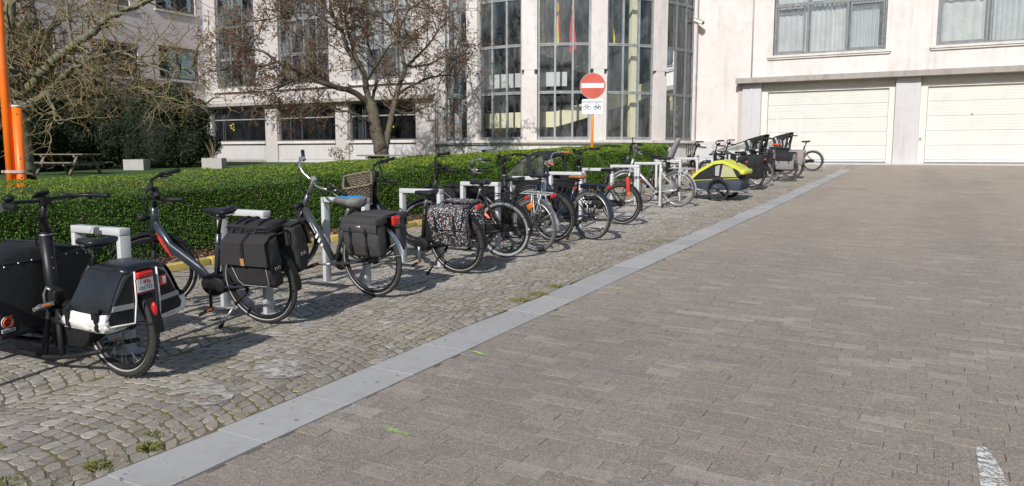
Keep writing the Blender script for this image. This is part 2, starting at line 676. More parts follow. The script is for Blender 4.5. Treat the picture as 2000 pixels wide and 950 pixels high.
def m_slab():
    m, nt, bs = new_mat("bluestone")
    v = coords(nt)
    r = island(nt)
    med = noise(nt, v, 9, 7, 0.7)
    fine = noise(nt, v, 120, 3, 0.6)
    c = mixc(nt, r, (0.325, 0.320, 0.312), (0.392, 0.386, 0.376))
    c = mixc(nt, mathn(nt, 'MULTIPLY', ramp(nt, med, [(0.45, 0), (0.7, 1)]), 0.35), c, (0.25, 0.25, 0.25))
    vs = coords(nt, (1.0, 6.0, 1.0))
    sc = ramp(nt, noise(nt, vs, 5.5, 8, 0.75, 0.6), [(0.62, 0), (0.72, 1)])
    c = mixc(nt, mathn(nt, 'MULTIPLY', sc, 0.4), c, (0.44, 0.44, 0.44))
    vg = coords(nt, (1.2, 0.6, 1.0))
    gr = ramp(nt, noise(nt, vg, 3.0, 6, 0.7), [(0.48, 0), (0.72, 1)])
    c = mixc(nt, mathn(nt, 'MULTIPLY', gr, 0.35), c, (0.26, 0.25, 0.235))
    ln = ramp(nt, noise(nt, coords(nt, (9, 1.5, 1)), 6, 3, 0.6, 1.5), [(0.66, 0), (0.69, 1)])
    c = mixc(nt, mathn(nt, 'MULTIPLY', ln, 0.35), c, (0.52, 0.52, 0.51))
    pit = ramp(nt, noise(nt, v, 16, 2, 0.5), [(0.27, 1), (0.3, 0)])
    c = mixc(nt, mathn(nt, 'MULTIPLY', pit, 0.7), c, (0.09, 0.09, 0.095))
    nt.links.new(c, bs.inputs["Base Color"])
    bs.inputs["Roughness"].default_value = 0.72
    bump(nt, bs, mathn(nt, 'ADD', fine, mathn(nt, 'MULTIPLY', pit, -1.0)), 0.2, 0.005)
    return m


MB_BRICK, MB_SETT, MB_BED, MB_SLAB = m_brick(), m_sett(), m_bed(), m_slab()
KX0, KX1 = -3.225, -2.875              # the bluestone strip
BED_M = M("joint_grit", (0.115, 0.100, 0.085), 0.95, var=0.4, vscale=30, kind="pos")

# ---- courtyard of clinker bricks
road_y = list(np.linspace(-5, 33.55, 60))
ground_sheet("courtyard_end", [KX0, KX1], [29.6, 31, 33.5], lambda x, y: G(x, y) - 0.0062, M("end_grit", (0.27, 0.235, 0.2), 0.9, var=0.3, vscale=20, kind="pos"))
road = ground_sheet("courtyard", [KX1] + list(np.linspace(-2, 5.5, 8)), road_y, lambda x, y: G(x, y) - 0.0045, BED_M)
BLEN, BWID, GAP = 0.217, 0.1085, 0.0032
rows = []
j = 0
y = 0.25
while y < 33.45:
    off = (j % 2) * 0.5 * (BLEN + GAP) + random.uniform(-0.035, 0.035) + 0.02 * sin(j * 0.37)
    x0 = KX1 + 0.008
    xmax = 0.075 * y + 2.2
    xs = np.arange(math.floor((x0 - off) / (BLEN + GAP)) * (BLEN + GAP) + off, xmax, BLEN + GAP)
    for x in xs:
        a, b = max(x, x0), x + BLEN + random.choice((0.0, 0.0015, 0.0026))
        if b - a > 0.03 and in_view((a + b) / 2, y, 1.3):
            rows.append((a, b, y, y + BWID + random.choice((0.0, 0.001, 0.0022, 0.0026))))
    y += BWID + GAP * 0.9
    j += 1
rows = np.array(rows)


def blocks(R, top, inset, depth, jit, tilt):
    """(n,4) rectangles x0 x1 y0 y1 -> chamfered block meshes, 12 verts 9 faces each."""
    n = len(R)
    cx, cy = (R[:, 0] + R[:, 1]) / 2, (R[:, 2] + R[:, 3]) / 2
    px = np.stack([R[:, 0], R[:, 1], R[:, 1], R[:, 0]], 1)
    py = np.stack([R[:, 2], R[:, 2], R[:, 3], R[:, 3]], 1)
    px = px + rng.normal(0, jit, (n, 4))
    py = py + rng.normal(0, jit, (n, 4))
    return ring_blocks(px, py, cx, cy, top, inset, depth, tilt)


def ring_blocks(px, py, cx, cy, top, inset, depth, tilt, cut=0.0):
    """Blocks from outlines px, py (n,4); cut rounds their corners off. Returns verts, quads, verts per block."""
    if cut:
        ox, oy = [], []
        for i in range(4):
            a, p, b = (i + 3) % 4, i, (i + 1) % 4
            for q in (a, b):
                t = (cut * rng.uniform(0.5, 1.4, len(px)))
                ox.append(px[:, p] + (px[:, q] - px[:, p]) * t)
                oy.append(py[:, p] + (py[:, q] - py[:, p]) * t)
        px, py = np.stack(ox, 1), np.stack(oy, 1)
    n, e = px.shape
    h = rng.normal(0, top, n)
    tx, ty = rng.normal(0, tilt, n), rng.normal(0, tilt, n)

    def lay(k, dz):
        d = np.hypot(px - cx[:, None], py - cy[:, None]) + 1e-9
        x = px + (cx[:, None] - px) * (k / d)
        yy = py + (cy[:, None] - py) * (k / d)
        z = Gn(x, yy) + dz + h[:, None] + tx[:, None] * (x - cx[:, None]) + ty[:, None] * (yy - cy[:, None])
        return np.stack([x, yy, z], 2)
    V = np.concatenate([lay(0, -depth), lay(0, -inset * 0.7), lay(inset, 0)], 1)
    k = 3 * e
    fs = []
    for r in (0, e):
        for i in range(e):
            fs.append((r + i, r + (i + 1) % e, r + e + (i + 1) % e, r + e + i))
    o = 2 * e
    fs += [(o, o + 1, o + 2, o + 3)] if e == 4 else [(o, o + 1, o + 2, o + 3), (o, o + 3, o + 4, o + 7), (o + 4, o + 5, o + 6, o + 7)]
    F = (np.array(fs)[None] + (np.arange(n) * k)[:, None, None]).reshape(-1, 4)
    return V.reshape(-1, 3), F, k


def paving(R_idx_sorted, V, F, k, name, m, parent, stuffname):
    """The 300 largest in the picture become objects, the rest one joined part."""
    n = len(V) // k
    near = R_idx_sorted[:300]
    nf = len(F) // n
    for i in near:
        vv = V[i * k:(i + 1) * k]
        c = vv.mean(0)
        me = bpy.data.meshes.new(name)
        ff = F[i * nf:(i + 1) * nf] - i * k
        me.from_pydata([tuple(p) for p in vv - c], [], [list(map(int, q)) for q in ff])
        me.materials.append(m)
        o = link(name, me, parent)
        o.location = c
    keep = np.ones(n, bool)
    keep[near] = False
    idx = np.where(keep)[0]
    VV = V.reshape(n, k, 3)[idx].reshape(-1, 3)
    f0 = F[:nf] - 0
    FF = (f0[None] + (np.arange(len(idx)) * k)[:, None, None]).reshape(-1, 4)
    return tag(link(stuffname, np_mesh(stuffname, VV, FF, m), parent), kind='stuff')


def by_size(cx, cy):
    """Order of how large spots show: nearest first, those in the frame before those beside it."""
    d = cx * _fw.x + cy * _fw.y
    s = cx * _rt.x + cy * _rt.y
    out = (np.abs(s) > d * 0.6645) | (d < 2.32)
    return np.argsort(np.hypot(cx, cy) + 100 * out)


V, F, k = blocks(rows, 0.0008, 0.0013, 0.02, 0.0006, 0.0035)
paving(by_size((rows[:, 0] + rows[:, 1]) / 2, (rows[:, 2] + rows[:, 3]) / 2), V, F, k, "brick", MB_BRICK, road, "far_bricks")

# ---- bluestone strip, slab by slab
strip_o = ground_sheet("kerb_strip", [KX0 - 0.004, KX1 + 0.002], list(np.linspace(0, 29.6, 50)), lambda x, y: G(x, y) - 0.012, M('dark_joint', (0.035, 0.03, 0.026), 0.95, kind='pos'))
y, i = 0.18, 0
while y < 28.9:
    L = 0.606
    c = Vector(((KX0 + KX1) / 2, y + L / 2, 0))
    c.z = G(c.x, c.y)
    b = MB()
    w, l = (KX1 - KX0) / 2 - 0.002, L / 2 - 0.0028
    dz = random.uniform(-0.002, 0.003)
    tp = [(-w, -l), (w, -l), (w, l), (-w, l)]
    if random.random() < 0.5:
        q = random.choice([0, 3])
        tp[q] = (tp[q][0] + random.uniform(0.008, 0.03), tp[q][1] * random.uniform(0.95, 0.99))
    P = [(px, py, G(c.x + px, c.y + py) - c.z) for px, py in tp]
    b.add([(x, yy, z - 0.03) for x, yy, z in P] + [(x, yy, z + 0.002 + dz) for x, yy, z in P] + [(x * 0.985, yy, z + 0.0045 + dz) for x, yy, z in P],
          [(0, 1, 5, 4), (1, 2, 6, 5), (2, 3, 7, 6), (3, 0, 4, 7), (4, 5, 9, 8), (5, 6, 10, 9), (6, 7, 11, 10), (7, 4, 8, 11), (8, 9, 10, 11)])
    o = b.build("kerb_slab", MB_SLAB, strip_o)
    o.location = c
    y += L + 0.004
    i += 1

# ---- parking strip of granite setts in segmental arches
bed = ground_sheet("sett_pavement", [-7.32, -6, -5, -4, KX0], road_y, lambda x, y: G(x, y) - 0.0042, MB_BED)
W = (KX0 - 0.015 + 7.30) / 3.0
px, py, cxs, cys = [], [], [], []
Rr = W / math.sqrt(2) * 1.45
half = math.asin(W / 2 / Rr)
for bnd in range(3):
    xc = -7.30 + W * (bnd + 0.5)
    y0 = -0.5
    while y0 < 33.6:
        dy = 0.087 + random.uniform(-0.008, 0.010)
        th = -half + random.uniform(0, 0.03)
        while th < half - 0.02:
            da = random.uniform(0.070, 0.108) / Rr
            t1 = min(th + da, half)
            if half - t1 < 0.03:
                t1 = half
            g_ = 0.0075 / Rr
            a0, a1 = th + g_ * 0.5, t1 - g_ * 0.5
            q = []
            for a, up in ((a0, 0), (a1, 0), (a1, 1), (a0, 1)):
                yy = y0 + Rr * (cos(a) - cos(half)) + up * (dy - 0.0075 / max(0.5, cos(a)))
                q.append((xc + Rr * sin(a), yy))
            mx, my = sum(p[0] for p in q) / 4, sum(p[1] for p in q) / 4
            if in_view(mx, my, 1.0) and -0.2 < my < 33.4:
                px.append([p[0] for p in q]); py.append([p[1] for p in q])
                cxs.append(mx); cys.append(my)
            th = t1
        y0 += dy
px, py, cxs, cys = map(np.array, (px, py, cxs, cys))
px = px + rng.normal(0, 0.0055, px.shape)
py = py + rng.normal(0, 0.0055, py.shape)
V, F, k = ring_blocks(px, py, cxs, cys, 0.0013, 0.0060, 0.02, 0.012, 0.20)
paving(by_size(cxs, cys), V, F, k, "sett", MB_SETT, bed, "far_setts")

# ---- yellow painted kerb, bark bed, lawn
YEL = M("worn_yellow_paint", (0.56, 0.40, 0.09), 0.8, var=0.15, vscale=6, dirt=0.75, dirtcol=(0.36, 0.33, 0.28), bmp=0.3, bscale=60, kind="pos")
kerb_o = ground_sheet("edging_kerb", [-7.46, -7.325], road_y, lambda x, y: G(x, y) - 0.03, BED_M)
y = 2.0
while y < 27.5:
    L = 0.99
    b = MB()
    za, zb = G(-7.4, y), G(-7.4, y + L)
    b.add([(-7.455, y, za - .05), (-7.33, y, za - .05), (-7.33, y + L, zb - .05), (-7.455, y + L, zb - .05),
           (-7.45, y + .004, za + .075), (-7.345, y + .004, za + .072), (-7.345, y + L - .004, zb + .072), (-7.45, y + L - .004, zb + .075)],
          [(0, 1, 5, 4), (1, 2, 6, 5), (2, 3, 7, 6), (3, 0, 4, 7), (4, 5, 6, 7)])
    b.build("kerbstone", YEL, kerb_o, bev=0.012)
    y += L + 0.008
ground_sheet("planting_bed", [-9.8, -8.6, -7.45], list(np.linspace(0, 27.5, 20)), lambda x, y: G(x, y) + 0.02, M("bark_soil", (0.07, 0.042, 0.028), 0.95, var=0.5, vscale=40, bmp=0.8, kind="pos"))
n = 15000
P = np.stack([rng.uniform(-8.15, -7.47, n), rng.uniform(2.5, 26, n) ** 1.0, np.zeros(n)], 1)
P[:, 1] = 2.5 + (rng.random(n) ** 1.7) * 23
P[:, 2] = Gn(P[:, 0], P[:, 1]) + rng.uniform(0.02, 0.055, n)
V, F = leaf_quads(P, np.array([0, 0, 1.0]), 0.05, 0.024, 0.45, 0.08)
m, nt, bs = new_mat("bark_chip")
c = ramp(nt, island(nt), [(0, (0.07, 0.035, 0.022)), (0.6, (0.16, 0.085, 0.055)), (1, (0.27, 0.17, 0.12))])
nt.links.new(c, bs.inputs["Base Color"])
bs.inputs["Roughness"].default_value = 0.9
tag(link("bark_mulch", np_mesh("bark_mulch", V, F, m)), kind='stuff')


def m_lawn():
    m, nt, bs = new_mat("lawn_green")
    v = coords(nt)
    n1 = noise(nt, v, 1.2, 5, 0.6)
    n2 = noise(nt, v, 60, 4, 0.7)
    c = mixc(nt, n1, (0.028, 0.075, 0.015), (0.055, 0.12, 0.022))
    c = mixc(nt, mathn(nt, 'MULTIPLY', n2, 0.5), c, (0.03, 0.06, 0.012))
    nt.links.new(c, bs.inputs["Base Color"])
    bs.inputs["Roughness"].default_value = 0.9
    bump(nt, bs, n2, 0.8, 0.03)
    return m


ground_sheet("lawn", [-80, -40, -30, -20, -12, -9.6], [-30, -6] + list(np.linspace(0, 30.2, 16)), lambda x, y: LAWN(y), m_lawn())

# ---- grass and moss tufts in the joints
GRASS = []
for c in ((0.10, 0.13, 0.025), (0.16, 0.17, 0.05)):
    m, nt, bs = new_mat("grass_blade")
    nt.links.new(mixc(nt, island(nt), tuple(k * 0.7 for k in c), tuple(k * 1.25 for k in c)), bs.inputs["Base Color"])
    bs.inputs["Roughness"].default_value = 0.7
    bs.inputs["Specular IOR Level"].default_value = 0.2
    GRASS.append(m)


def tufts(name, spots, m, parent=None):
    """Blades growing at (x, y, radius, height, count) spots."""
    Vs, Fs, o = [], [], 0
    for x, y, r, h, n in spots:
        a = rng.uniform(0, 2 * PI, n)
        d = r * np.sqrt(rng.random(n))
        bx_, by_ = x + d * np.cos(a), y + d * np.sin(a) * 0.75
        hh = 0.6 * h * rng.uniform(0.4, 1.15, n) * (1 - 0.5 * (d / r) ** 2)
        b2 = rng.uniform(0, 2 * PI, n)
        w = rng.uniform(0.0018, 0.0042, n)
        lean = hh * rng.uniform(0.3, 1.1, n)
        la = a + rng.normal(0, 0.8, n)
        z = Gn(bx_, by_) - 0.008
        p0 = np.stack([bx_ - w * np.cos(b2), by_ - w * np.sin(b2), z], 1)
        p1 = np.stack([bx_ + w * np.cos(b2), by_ + w * np.sin(b2), z], 1)
        mid = np.stack([bx_ + lean * .35 * np.cos(la), by_ + lean * .35 * np.sin(la), z + hh * .65], 1)
        tip = np.stack([bx_ + lean * np.cos(la), by_ + lean * np.sin(la), z + hh], 1)
        Vs.append(np.stack([p0, p1, mid, tip], 1).reshape(-1, 3))
        q = np.arange(n) * 4 + o
        Fs.append(np.stack([q, q + 1, q + 2], 1)); Fs.append(np.stack([q + 1, q + 3, q + 2], 1)); Fs.append(np.stack([q, q + 2, q + 3], 1))
        o += 4 * n
    return tag(link(name, np_mesh(name, np.concatenate(Vs), np.concatenate(Fs), m), parent), kind='stuff')


spots = []
# the clumps the photo shows along the bluestone strip and among the setts
for x, y, r, h, n in ((-3.33, 2.30, .07, .06, 320), (-3.47, 2.42, .06, .04, 200), (-3.36, 2.05, .07, .06, 260), (-3.30, 6.05, .12, .05, 420), (-3.28, 6.35, .12, .05, 420), (-3.3, 6.75, .09, .05, 300),
                      (-4.05, 4.95, .12, .02, 260), (-3.85, 4.75, .09, .02, 180), (-4.1, 5.9, .1, .02, 200), (-3.4, 9.3, .2, .04, 500), (-3.35, 10.2, .25, .04, 500), (-3.5, 9.8, .2, .035, 400),
                      (-3.3, 13.6, .25, .04, 400), (-3.4, 17.5, .3, .03, 400), (-3.6, 22.5, .5, .03, 600), (-3.9, 25.0, .6, .03, 600), (-3.6, 27, .6, .03, 500),
                      (-4.55, 3.05, .10, .03, 260), (-3.55, 1.75, .09, .05, 200), (-4.0, 1.9, .10, .05, 260), (-4.35, 2.0, .1, .05, 260)):
    spots.append((x, y, r, h, n))
for _ in range(1500):
    x = random.uniform(-7.1, -3.3)
    y = 1.6 + 20 * random.random() ** 1.8
    if in_view(x, y, 0.5):
        p = random.random()
        if y < 3.8 and x > -5.2 or p < 0.25:
            spots.append((x, y, random.uniform(.02, .075), random.uniform(.008, .020), random.randint(8, 40)))
for _ in range(160):
    y = 1.8 + 24 * random.random() ** 1.5
    spots.append((-3.26 - abs(random.gauss(0, .10 + .008 * y)), y, random.uniform(.02, .06 + .004 * y), random.uniform(.012, .03), random.randint(20, 90)))
tufts("joint_grass", spots, GRASS[1])

# ---- sprayed survey ticks and the worn white line


def m_worn(name, col, lo, hi, sc=75):
    m, nt, bs = new_mat(name)
    out = nt.nodes["Material Output"]
    v = coords(nt, (1, 1.6, 1))
    tr = nd(nt, "ShaderNodeBsdfTransparent")
    mx = nd(nt, "ShaderNodeMixShader")
    n = mathn(nt, 'ADD', mathn(nt, 'MULTIPLY', noise(nt, v, sc, 5, 0.75), 0.6), mathn(nt, 'MULTIPLY', noise(nt, v, sc * 0.2, 4, 0.7), 0.4))
    nt.links.new(ramp(nt, n, [(lo, 0), (hi, 1)]), mx.inputs[0])
    bs.inputs["Base Color"].default_value = (*col, 1)
    bs.inputs["Roughness"].default_value = 0.85
    nt.links.new(tr.outputs[0], mx.inputs[1])
    nt.links.new(bs.outputs[0], mx.inputs[2])
    nt.links.new(mx.outputs[0], out.inputs[0])
    return m


def paint(name, pts, w, m, lift=0.0085):
    """A painted stroke lying on the paving."""
    b = MB()
    P = [Vector((x, y, G(x, y) + lift)) for x, y in pts]
    k = len(P)
    L, Rr_ = [], []
    for i in range(k):
        d = P[min(i + 1, k - 1)] - P[max(i - 1, 0)]
        nrm = Vector((-d.y, d.x, 0)).normalized()
        ww = w * (0.35 if i in (0, k - 1) else random.uniform(0.8, 1.2)) / 2
        L.append(P[i] + nrm * ww); Rr_.append(P[i] - nrm * ww)
    b.add(L + Rr_, [(i, i + 1, k + i + 1, k + i) for i in range(k - 1)])
    o = b.build(name, m)
    return tag(o, kind='structure')


GREENP = m_worn("fluorescent_green_paint", (0.38, 0.60, 0.14), 0.36, 0.50, 60)
GREENF = m_worn("faint_green_paint", (0.36, 0.50, 0.17), 0.42, 0.58, 45)
paint("paint_tick", [(-2.53, 3.07), (-2.47, 3.062), (-2.41, 3.05), (-2.335, 3.04), (-2.30, 3.035)], 0.03, GREENF)
paint("paint_tick", [(-2.85, 4.45), (-2.77, 4.445), (-2.72, 4.42), (-2.66, 4.425)], 0.022, GREENP)
for y in (5.68, 6.9, 8.14, 9.4, 10.7):
    paint("paint_tick", [(-2.83, y), (-2.76, y + .006), (-2.69, y - .004), (-2.62, y + .012)], 0.017 if y < 9 else 0.012, GREENP)
paint("paint_tick", [(-3.31, 3.235), (-3.285, 3.245), (-3.262, 3.243)], 0.025, GREENP, 0.006)
paint("paint_tick", [(-4.72, 5.95), (-4.62, 6.0), (-4.5, 6.03)], 0.02, GREENP, 0.006)
WORN = m_worn("worn_white_paint", (0.70, 0.70, 0.67), 0.475, 0.53)
CEMW = m_worn("thin_cement_film", (0.52, 0.50, 0.47), 0.44, 0.60, 12)
rl = MB()
edge = [(0.208, 4.28), (0.232, 4.287), (0.248, 4.272), (0.262, 4.215), (0.268, 4.16), (0.279, 4.13), (0.29, 4.06), (0.300, 4.0), (0.304, 3.93), (0.318, 3.86), (0.327, 3.78), (0.338, 3.6), (0.35, 3.4), (0.22, 3.4), (0.214, 3.7), (0.205, 3.86), (0.209, 3.95), (0.202, 4.02), (0.207, 4.1), (0.201, 4.19)]
rl.add([(x, y, G(x, y) + 0.006) for x, y in edge], [tuple(range(len(edge)))])
tag(rl.build("road_line", WORN), kind='structure')
for k_, (xa, xb, yy) in enumerate(((-2.75, -1.6, 20.9), (-4.4, -3.4, 21.1), (-3.95, -3.55, 2.95), (-3.9, -3.5, 3.5))):
    pts = [(xa + (xb - xa) * i / 6, yy + 0.06 * sin(i * 1.3)) for i in range(7)]
    paint("cement_smear", pts, 0.42 if k_ < 2 else 0.3, CEMW, 0.0085)

# dry leaves and grit blown against the kerbs
n = 900
P = np.stack([np.where(rng.random(n) < .55, -3.27 - rng.exponential(.12, n), rng.uniform(-7.2, -2.4, n)), 1.5 + 20 * rng.random(n) ** 1.6, np.zeros(n)], 1)
P[:, 2] = Gn(P[:, 0], P[:, 1]) + 0.006
V, F = leaf_quads(P, np.array([0, 0, 1.0]), 0.016, 0.009, 0.35, 0.12)
m, nt, bs = new_mat("dry_leaf")
nt.links.new(ramp(nt, island(nt), [(0, (0.10, 0.06, 0.035)), (0.6, (0.22, 0.15, 0.09)), (1, (0.34, 0.29, 0.2))]), bs.inputs["Base Color"])
bs.inputs["Roughness"].default_value = 0.85
tag(link("leaf_litter", np_mesh("leaf_litter", V, F, m)), kind='stuff')

# ================================================================== BUILDINGS
PINK = plaster("pinkish_render", (0.66, 0.63, 0.617), (0.40, 0.375, 0.345), 0.75)
TOWER_R = plaster("tower_render", (0.645, 0.62, 0.607), (0.36, 0.33, 0.29), 0.8, 0.15)
WHITE_R = plaster("white_render", (0.475, 0.455, 0.45), (0.40, 0.38, 0.35), 0.32, 0.07)
GREY_R = plaster("grey_white_render", (0.52, 0.52, 0.53), (0.33, 0.33, 0.32), 0.5, 0.2)
STONE = plaster("weathered_cast_stone", (0.62, 0.60, 0.57), (0.22, 0.21, 0.19), 0.6, 0.3)
CONC = plaster("weathered_concrete", (0.34, 0.325, 0.30), (0.11, 0.105, 0.095), 0.9, 0.5)
CREAM = M("cream_door_paint", (0.60, 0.597, 0.565), 0.5, var=0.04, vscale=1.2, kind="pos", dirt=0.22, dirtcol=(0.40, 0.37, 0.31))
CREAM2 = M("cream_trim_paint", (0.66, 0.64, 0.58), 0.55, var=0.06, vscale=1.5, kind="pos", dirt=0.2)
STEEL = M("grey_steel_frame", (0.17, 0.185, 0.195), 0.5, var=0.25, vscale=5, kind="pos", dirt=0.35, dirtcol=(0.36, 0.36, 0.35))
STEEL_L = M("light_steel_frame", (0.27, 0.285, 0.29), 0.5, var=0.25, vscale=5, kind="pos", dirt=0.4, dirtcol=(0.15, 0.15, 0.15))
DARKF = M("dark_window_frame", (0.055, 0.06, 0.066), 0.45, var=0.2, kind="pos")
GLASS = glass("old_glass", tint=(0.90, 0.915, 0.915), bias=0.03, dirt=0.24)
GLASS_D = glass("office_glass", tint=(0.5, 0.54, 0.55), bias=0.01, dirt=0.04)
DARK_IN = M("dim_interior", (0.035, 0.035, 0.04), 0.9, var=0.3, vscale=0.6, kind="pos")  # indoor dimness put into the colour, since sun gets in through the panes
CURT = M("net_curtain", (0.72, 0.73, 0.73), 0.9, var=0.08, vscale=2, kind="pos")
CURT_B = M("bluish_curtain", (0.60, 0.63, 0.645), 0.9, var=0.08, vscale=2, kind="pos")


def grid_wall(xs, zs, holes, y0, y1, mat_wall, name, parent, axis='Y'):
    """A wall between y0 and y1 with rectangular holes (x0,x1,z0,z1); axis 'X' swaps x and y."""
    cx = sorted(set([xs[0], xs[1]] + [h[0] for h in holes] + [h[1] for h in holes]))
    cz = sorted(set([zs[0], zs[1]] + [h[2] for h in holes] + [h[3] for h in holes]))
    cx = [c for c in cx if xs[0] <= c <= xs[1]]
    cz = [c for c in cz if zs[0] <= c <= zs[1]]
    nx, nz = len(cx) - 1, len(cz) - 1
    solid = [[not any(h[0] - 1e-6 <= (cx[i] + cx[i + 1]) / 2 <= h[1] + 1e-6 and h[2] - 1e-6 <= (cz[j] + cz[j + 1]) / 2 <= h[3] + 1e-6 for h in holes) for j in range(nz)] for i in range(nx)]
    b = MB()

    def pt(x, y, z):
        return (x, y, z) if axis == 'Y' else (y, x, z)
    for i in range(nx):
        for j in range(nz):
            if not solid[i][j]:
                continue
            x0, x1, z0, z1 = cx[i], cx[i + 1], cz[j], cz[j + 1]
            b.add([pt(x0, y0, z0), pt(x1, y0, z0), pt(x1, y0, z1), pt(x0, y0, z1)], [(0, 1, 2, 3)])
            b.add([pt(x0, y1, z0), pt(x1, y1, z0), pt(x1, y1, z1), pt(x0, y1, z1)], [(0, 1, 2, 3)])
            for di, dj, q in ((-1, 0, [(x0, y0, z0), (x0, y1, z0), (x0, y1, z1), (x0, y0, z1)]), (1, 0, [(x1, y0, z0), (x1, y1, z0), (x1, y1, z1), (x1, y0, z1)]),
                              (0, -1, [(x0, y0, z0), (x1, y0, z0), (x1, y1, z0), (x0, y1, z0)]), (0, 1, [(x0, y0, z1), (x1, y0, z1), (x1, y1, z1), (x0, y1, z1)])):
                a, c = i + di, j + dj
                if not (0 <= a < nx and 0 <= c < nz) or not solid[a][c]:
                    b.add([pt(*p) for p in q], [(0, 1, 2, 3)])
    return b.build(name, mat_wall, parent)


def window(parent, x0, x1, z0, z1, y, colsx, rowsz, fm, gm, fw=0.06, fd=0.08, axis='Y', name="window", heavy=()):
    """A framed window in the plane y (front of the frame); colsx and rowsz list the inner bars. Panes are its sub-parts."""
    def bx3(b, a0, a1, b0, b1, c0, c1):
        return b.bx(a0, a1, b0, b1, c0, c1) if axis == 'Y' else b.bx(b0, b1, a0, a1, c0, c1)
    s = 1 if axis == 'Y' else -1
    b = MB()
    X = [x0] + list(colsx) + [x1]
    Z = [z0] + list(rowsz) + [z1]
    for i, x in enumerate(X):
        w = fw if i in (0, len(X) - 1) else fw * 0.8
        c = x + w / 2 if i == 0 else (x - w / 2 if i == len(X) - 1 else x)
        bx3(b, c - w / 2, c + w / 2, y, y + s * fd, z0, z1)
    for j, z in enumerate(Z):
        w = fw * (1.7 if j in heavy else 1.0)
        c = z + w / 2 if j == 0 else (z - w / 2 if j == len(Z) - 1 else z)
        for i in range(len(X) - 1):
            bx3(b, X[i] + fw * 0.4, X[i + 1] - fw * 0.4, y - s * 0.003, y + s * (fd - 0.004), c - w / 2, c + w / 2)
    o = b.build(name, fm, parent)
    for i in range(len(X) - 1):
        for j in range(len(Z) - 1):
            p = MB()
            bx3(p, X[i] + fw * .35, X[i + 1] - fw * .35, y + s * fd * .45, y + s * (fd * .45 + 0.006), Z[j] + fw * .3, Z[j + 1] - fw * .3)
            p.build("pane", gm, o)
    return o


def curtain(parent, x0, x1, z0, z1, y, m, folds=9, amp=0.035, axis='Y', seed=0):
    r = random.Random(seed)
    b = MB()
    n = folds * 6
    ph = r.random() * 6
    pts = []
    for i in range(n + 1):
        t = i / n
        x = x0 + (x1 - x0) * t
        d = amp * sin(t * folds * 2 * PI + ph + 0.8 * sin(t * 7 + ph)) + amp * .4 * sin(t * folds * 5.1)
        pts.append((x, y + d))
    vs = [((x, yy) if axis == 'Y' else (yy, x)) + (z0,) for x, yy in pts] + [((x, yy) if axis == 'Y' else (yy, x)) + (z1,) for x, yy in pts]
    b.add(vs, [(i, i + 1, n + 2 + i, n + 1 + i) for i in range(n)], True)
    return b.build("curtain", m, parent)


# ------------------------------------------------ right: garage wing
YF = 34.0
gw = tag(thing("garage_building", "pinkish white building with two cream sectional garage doors under a grey concrete canopy", "building", (0, 0, 0)))
W1 = (-6.58, -2.33, 5.60, 9.6)
W2 = (-0.60, 3.65, 5.62, 9.6)
D1 = (-6.96, -1.885, 1.0, 4.56)
D2 = (-1.015, 4.3, 1.0, 4.56)
grid_wall((-9.95, 16), (0.7, 12.5), [W1, W2, D1, D2], YF, YF + 0.4, PINK, "wall", gw)
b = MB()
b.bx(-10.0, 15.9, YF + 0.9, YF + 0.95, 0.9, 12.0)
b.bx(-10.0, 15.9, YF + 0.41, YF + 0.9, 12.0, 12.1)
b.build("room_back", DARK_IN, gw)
# canopy with a rough weathered edge
b = MB()
nx = 60
prof = []
for i in range(nx + 1):
    x = -7.97 + (8.5 + 7.97) * i / nx
    e = random.uniform(-0.008, 0.008)
    prof.append([(x, YF - 0.50 + e, 4.485 + random.uniform(-.006, .006)), (x, YF - 0.505 + e, 4.675 + random.uniform(-.01, .01)), (x, YF - 0.45 + e, 4.70), (x, YF + 0.0, 4.745), (x, YF + 0.0, 4.485)])
b.loft(prof, False)
b.build("canopy", CONC, gw)
# pillars
b = MB().bx(-7.74, -6.975, YF - 0.16, YF + 0.0, 0.8, 4.48)
p1 = b.build("pillar", GREY_R, gw)
MB().bx(-7.38, -7.33, YF - 0.20, YF - 0.163, 0.9, 4.46).build("drain_pipe", GREY_R, p1)
MB().bx(-7.93, -7.75, YF - 0.06, YF, 0.85, 4.46).build("pillar_edge", WHITE_R, p1)
MB().bx(-1.875, -1.02, YF - 0.16, YF + 0.0, 0.8, 4.48).build("pillar", GREY_R, gw)
b = MB().bx(4.31, 5.2, YF - 0.16, YF + 0.0, 0.8, 4.48)
b.build("pillar", GREY_R, gw)
MB().cyl((-7.42, YF - 0.035, 4.75), (-7.42, YF - 0.035, 12), 0.03, 8).build("conduit", WHITE_R, gw)
MB().bx(-9.93, -7.95, YF - 0.045, YF - 0.001, 0.8, 2.07).build("plinth", GREY_R, gw)
b = MB().bx(-0.99, -0.90, YF + 0.02, YF + 0.1, 2.04, 2.16)
b.build("key_switch", STEEL_L, gw)
b = MB()
b.bx(-8.0, 8.5, YF - 0.62, YF + 0.3, 0.8, 1.165)
b.build("threshold_slab", GREY_R, gw)


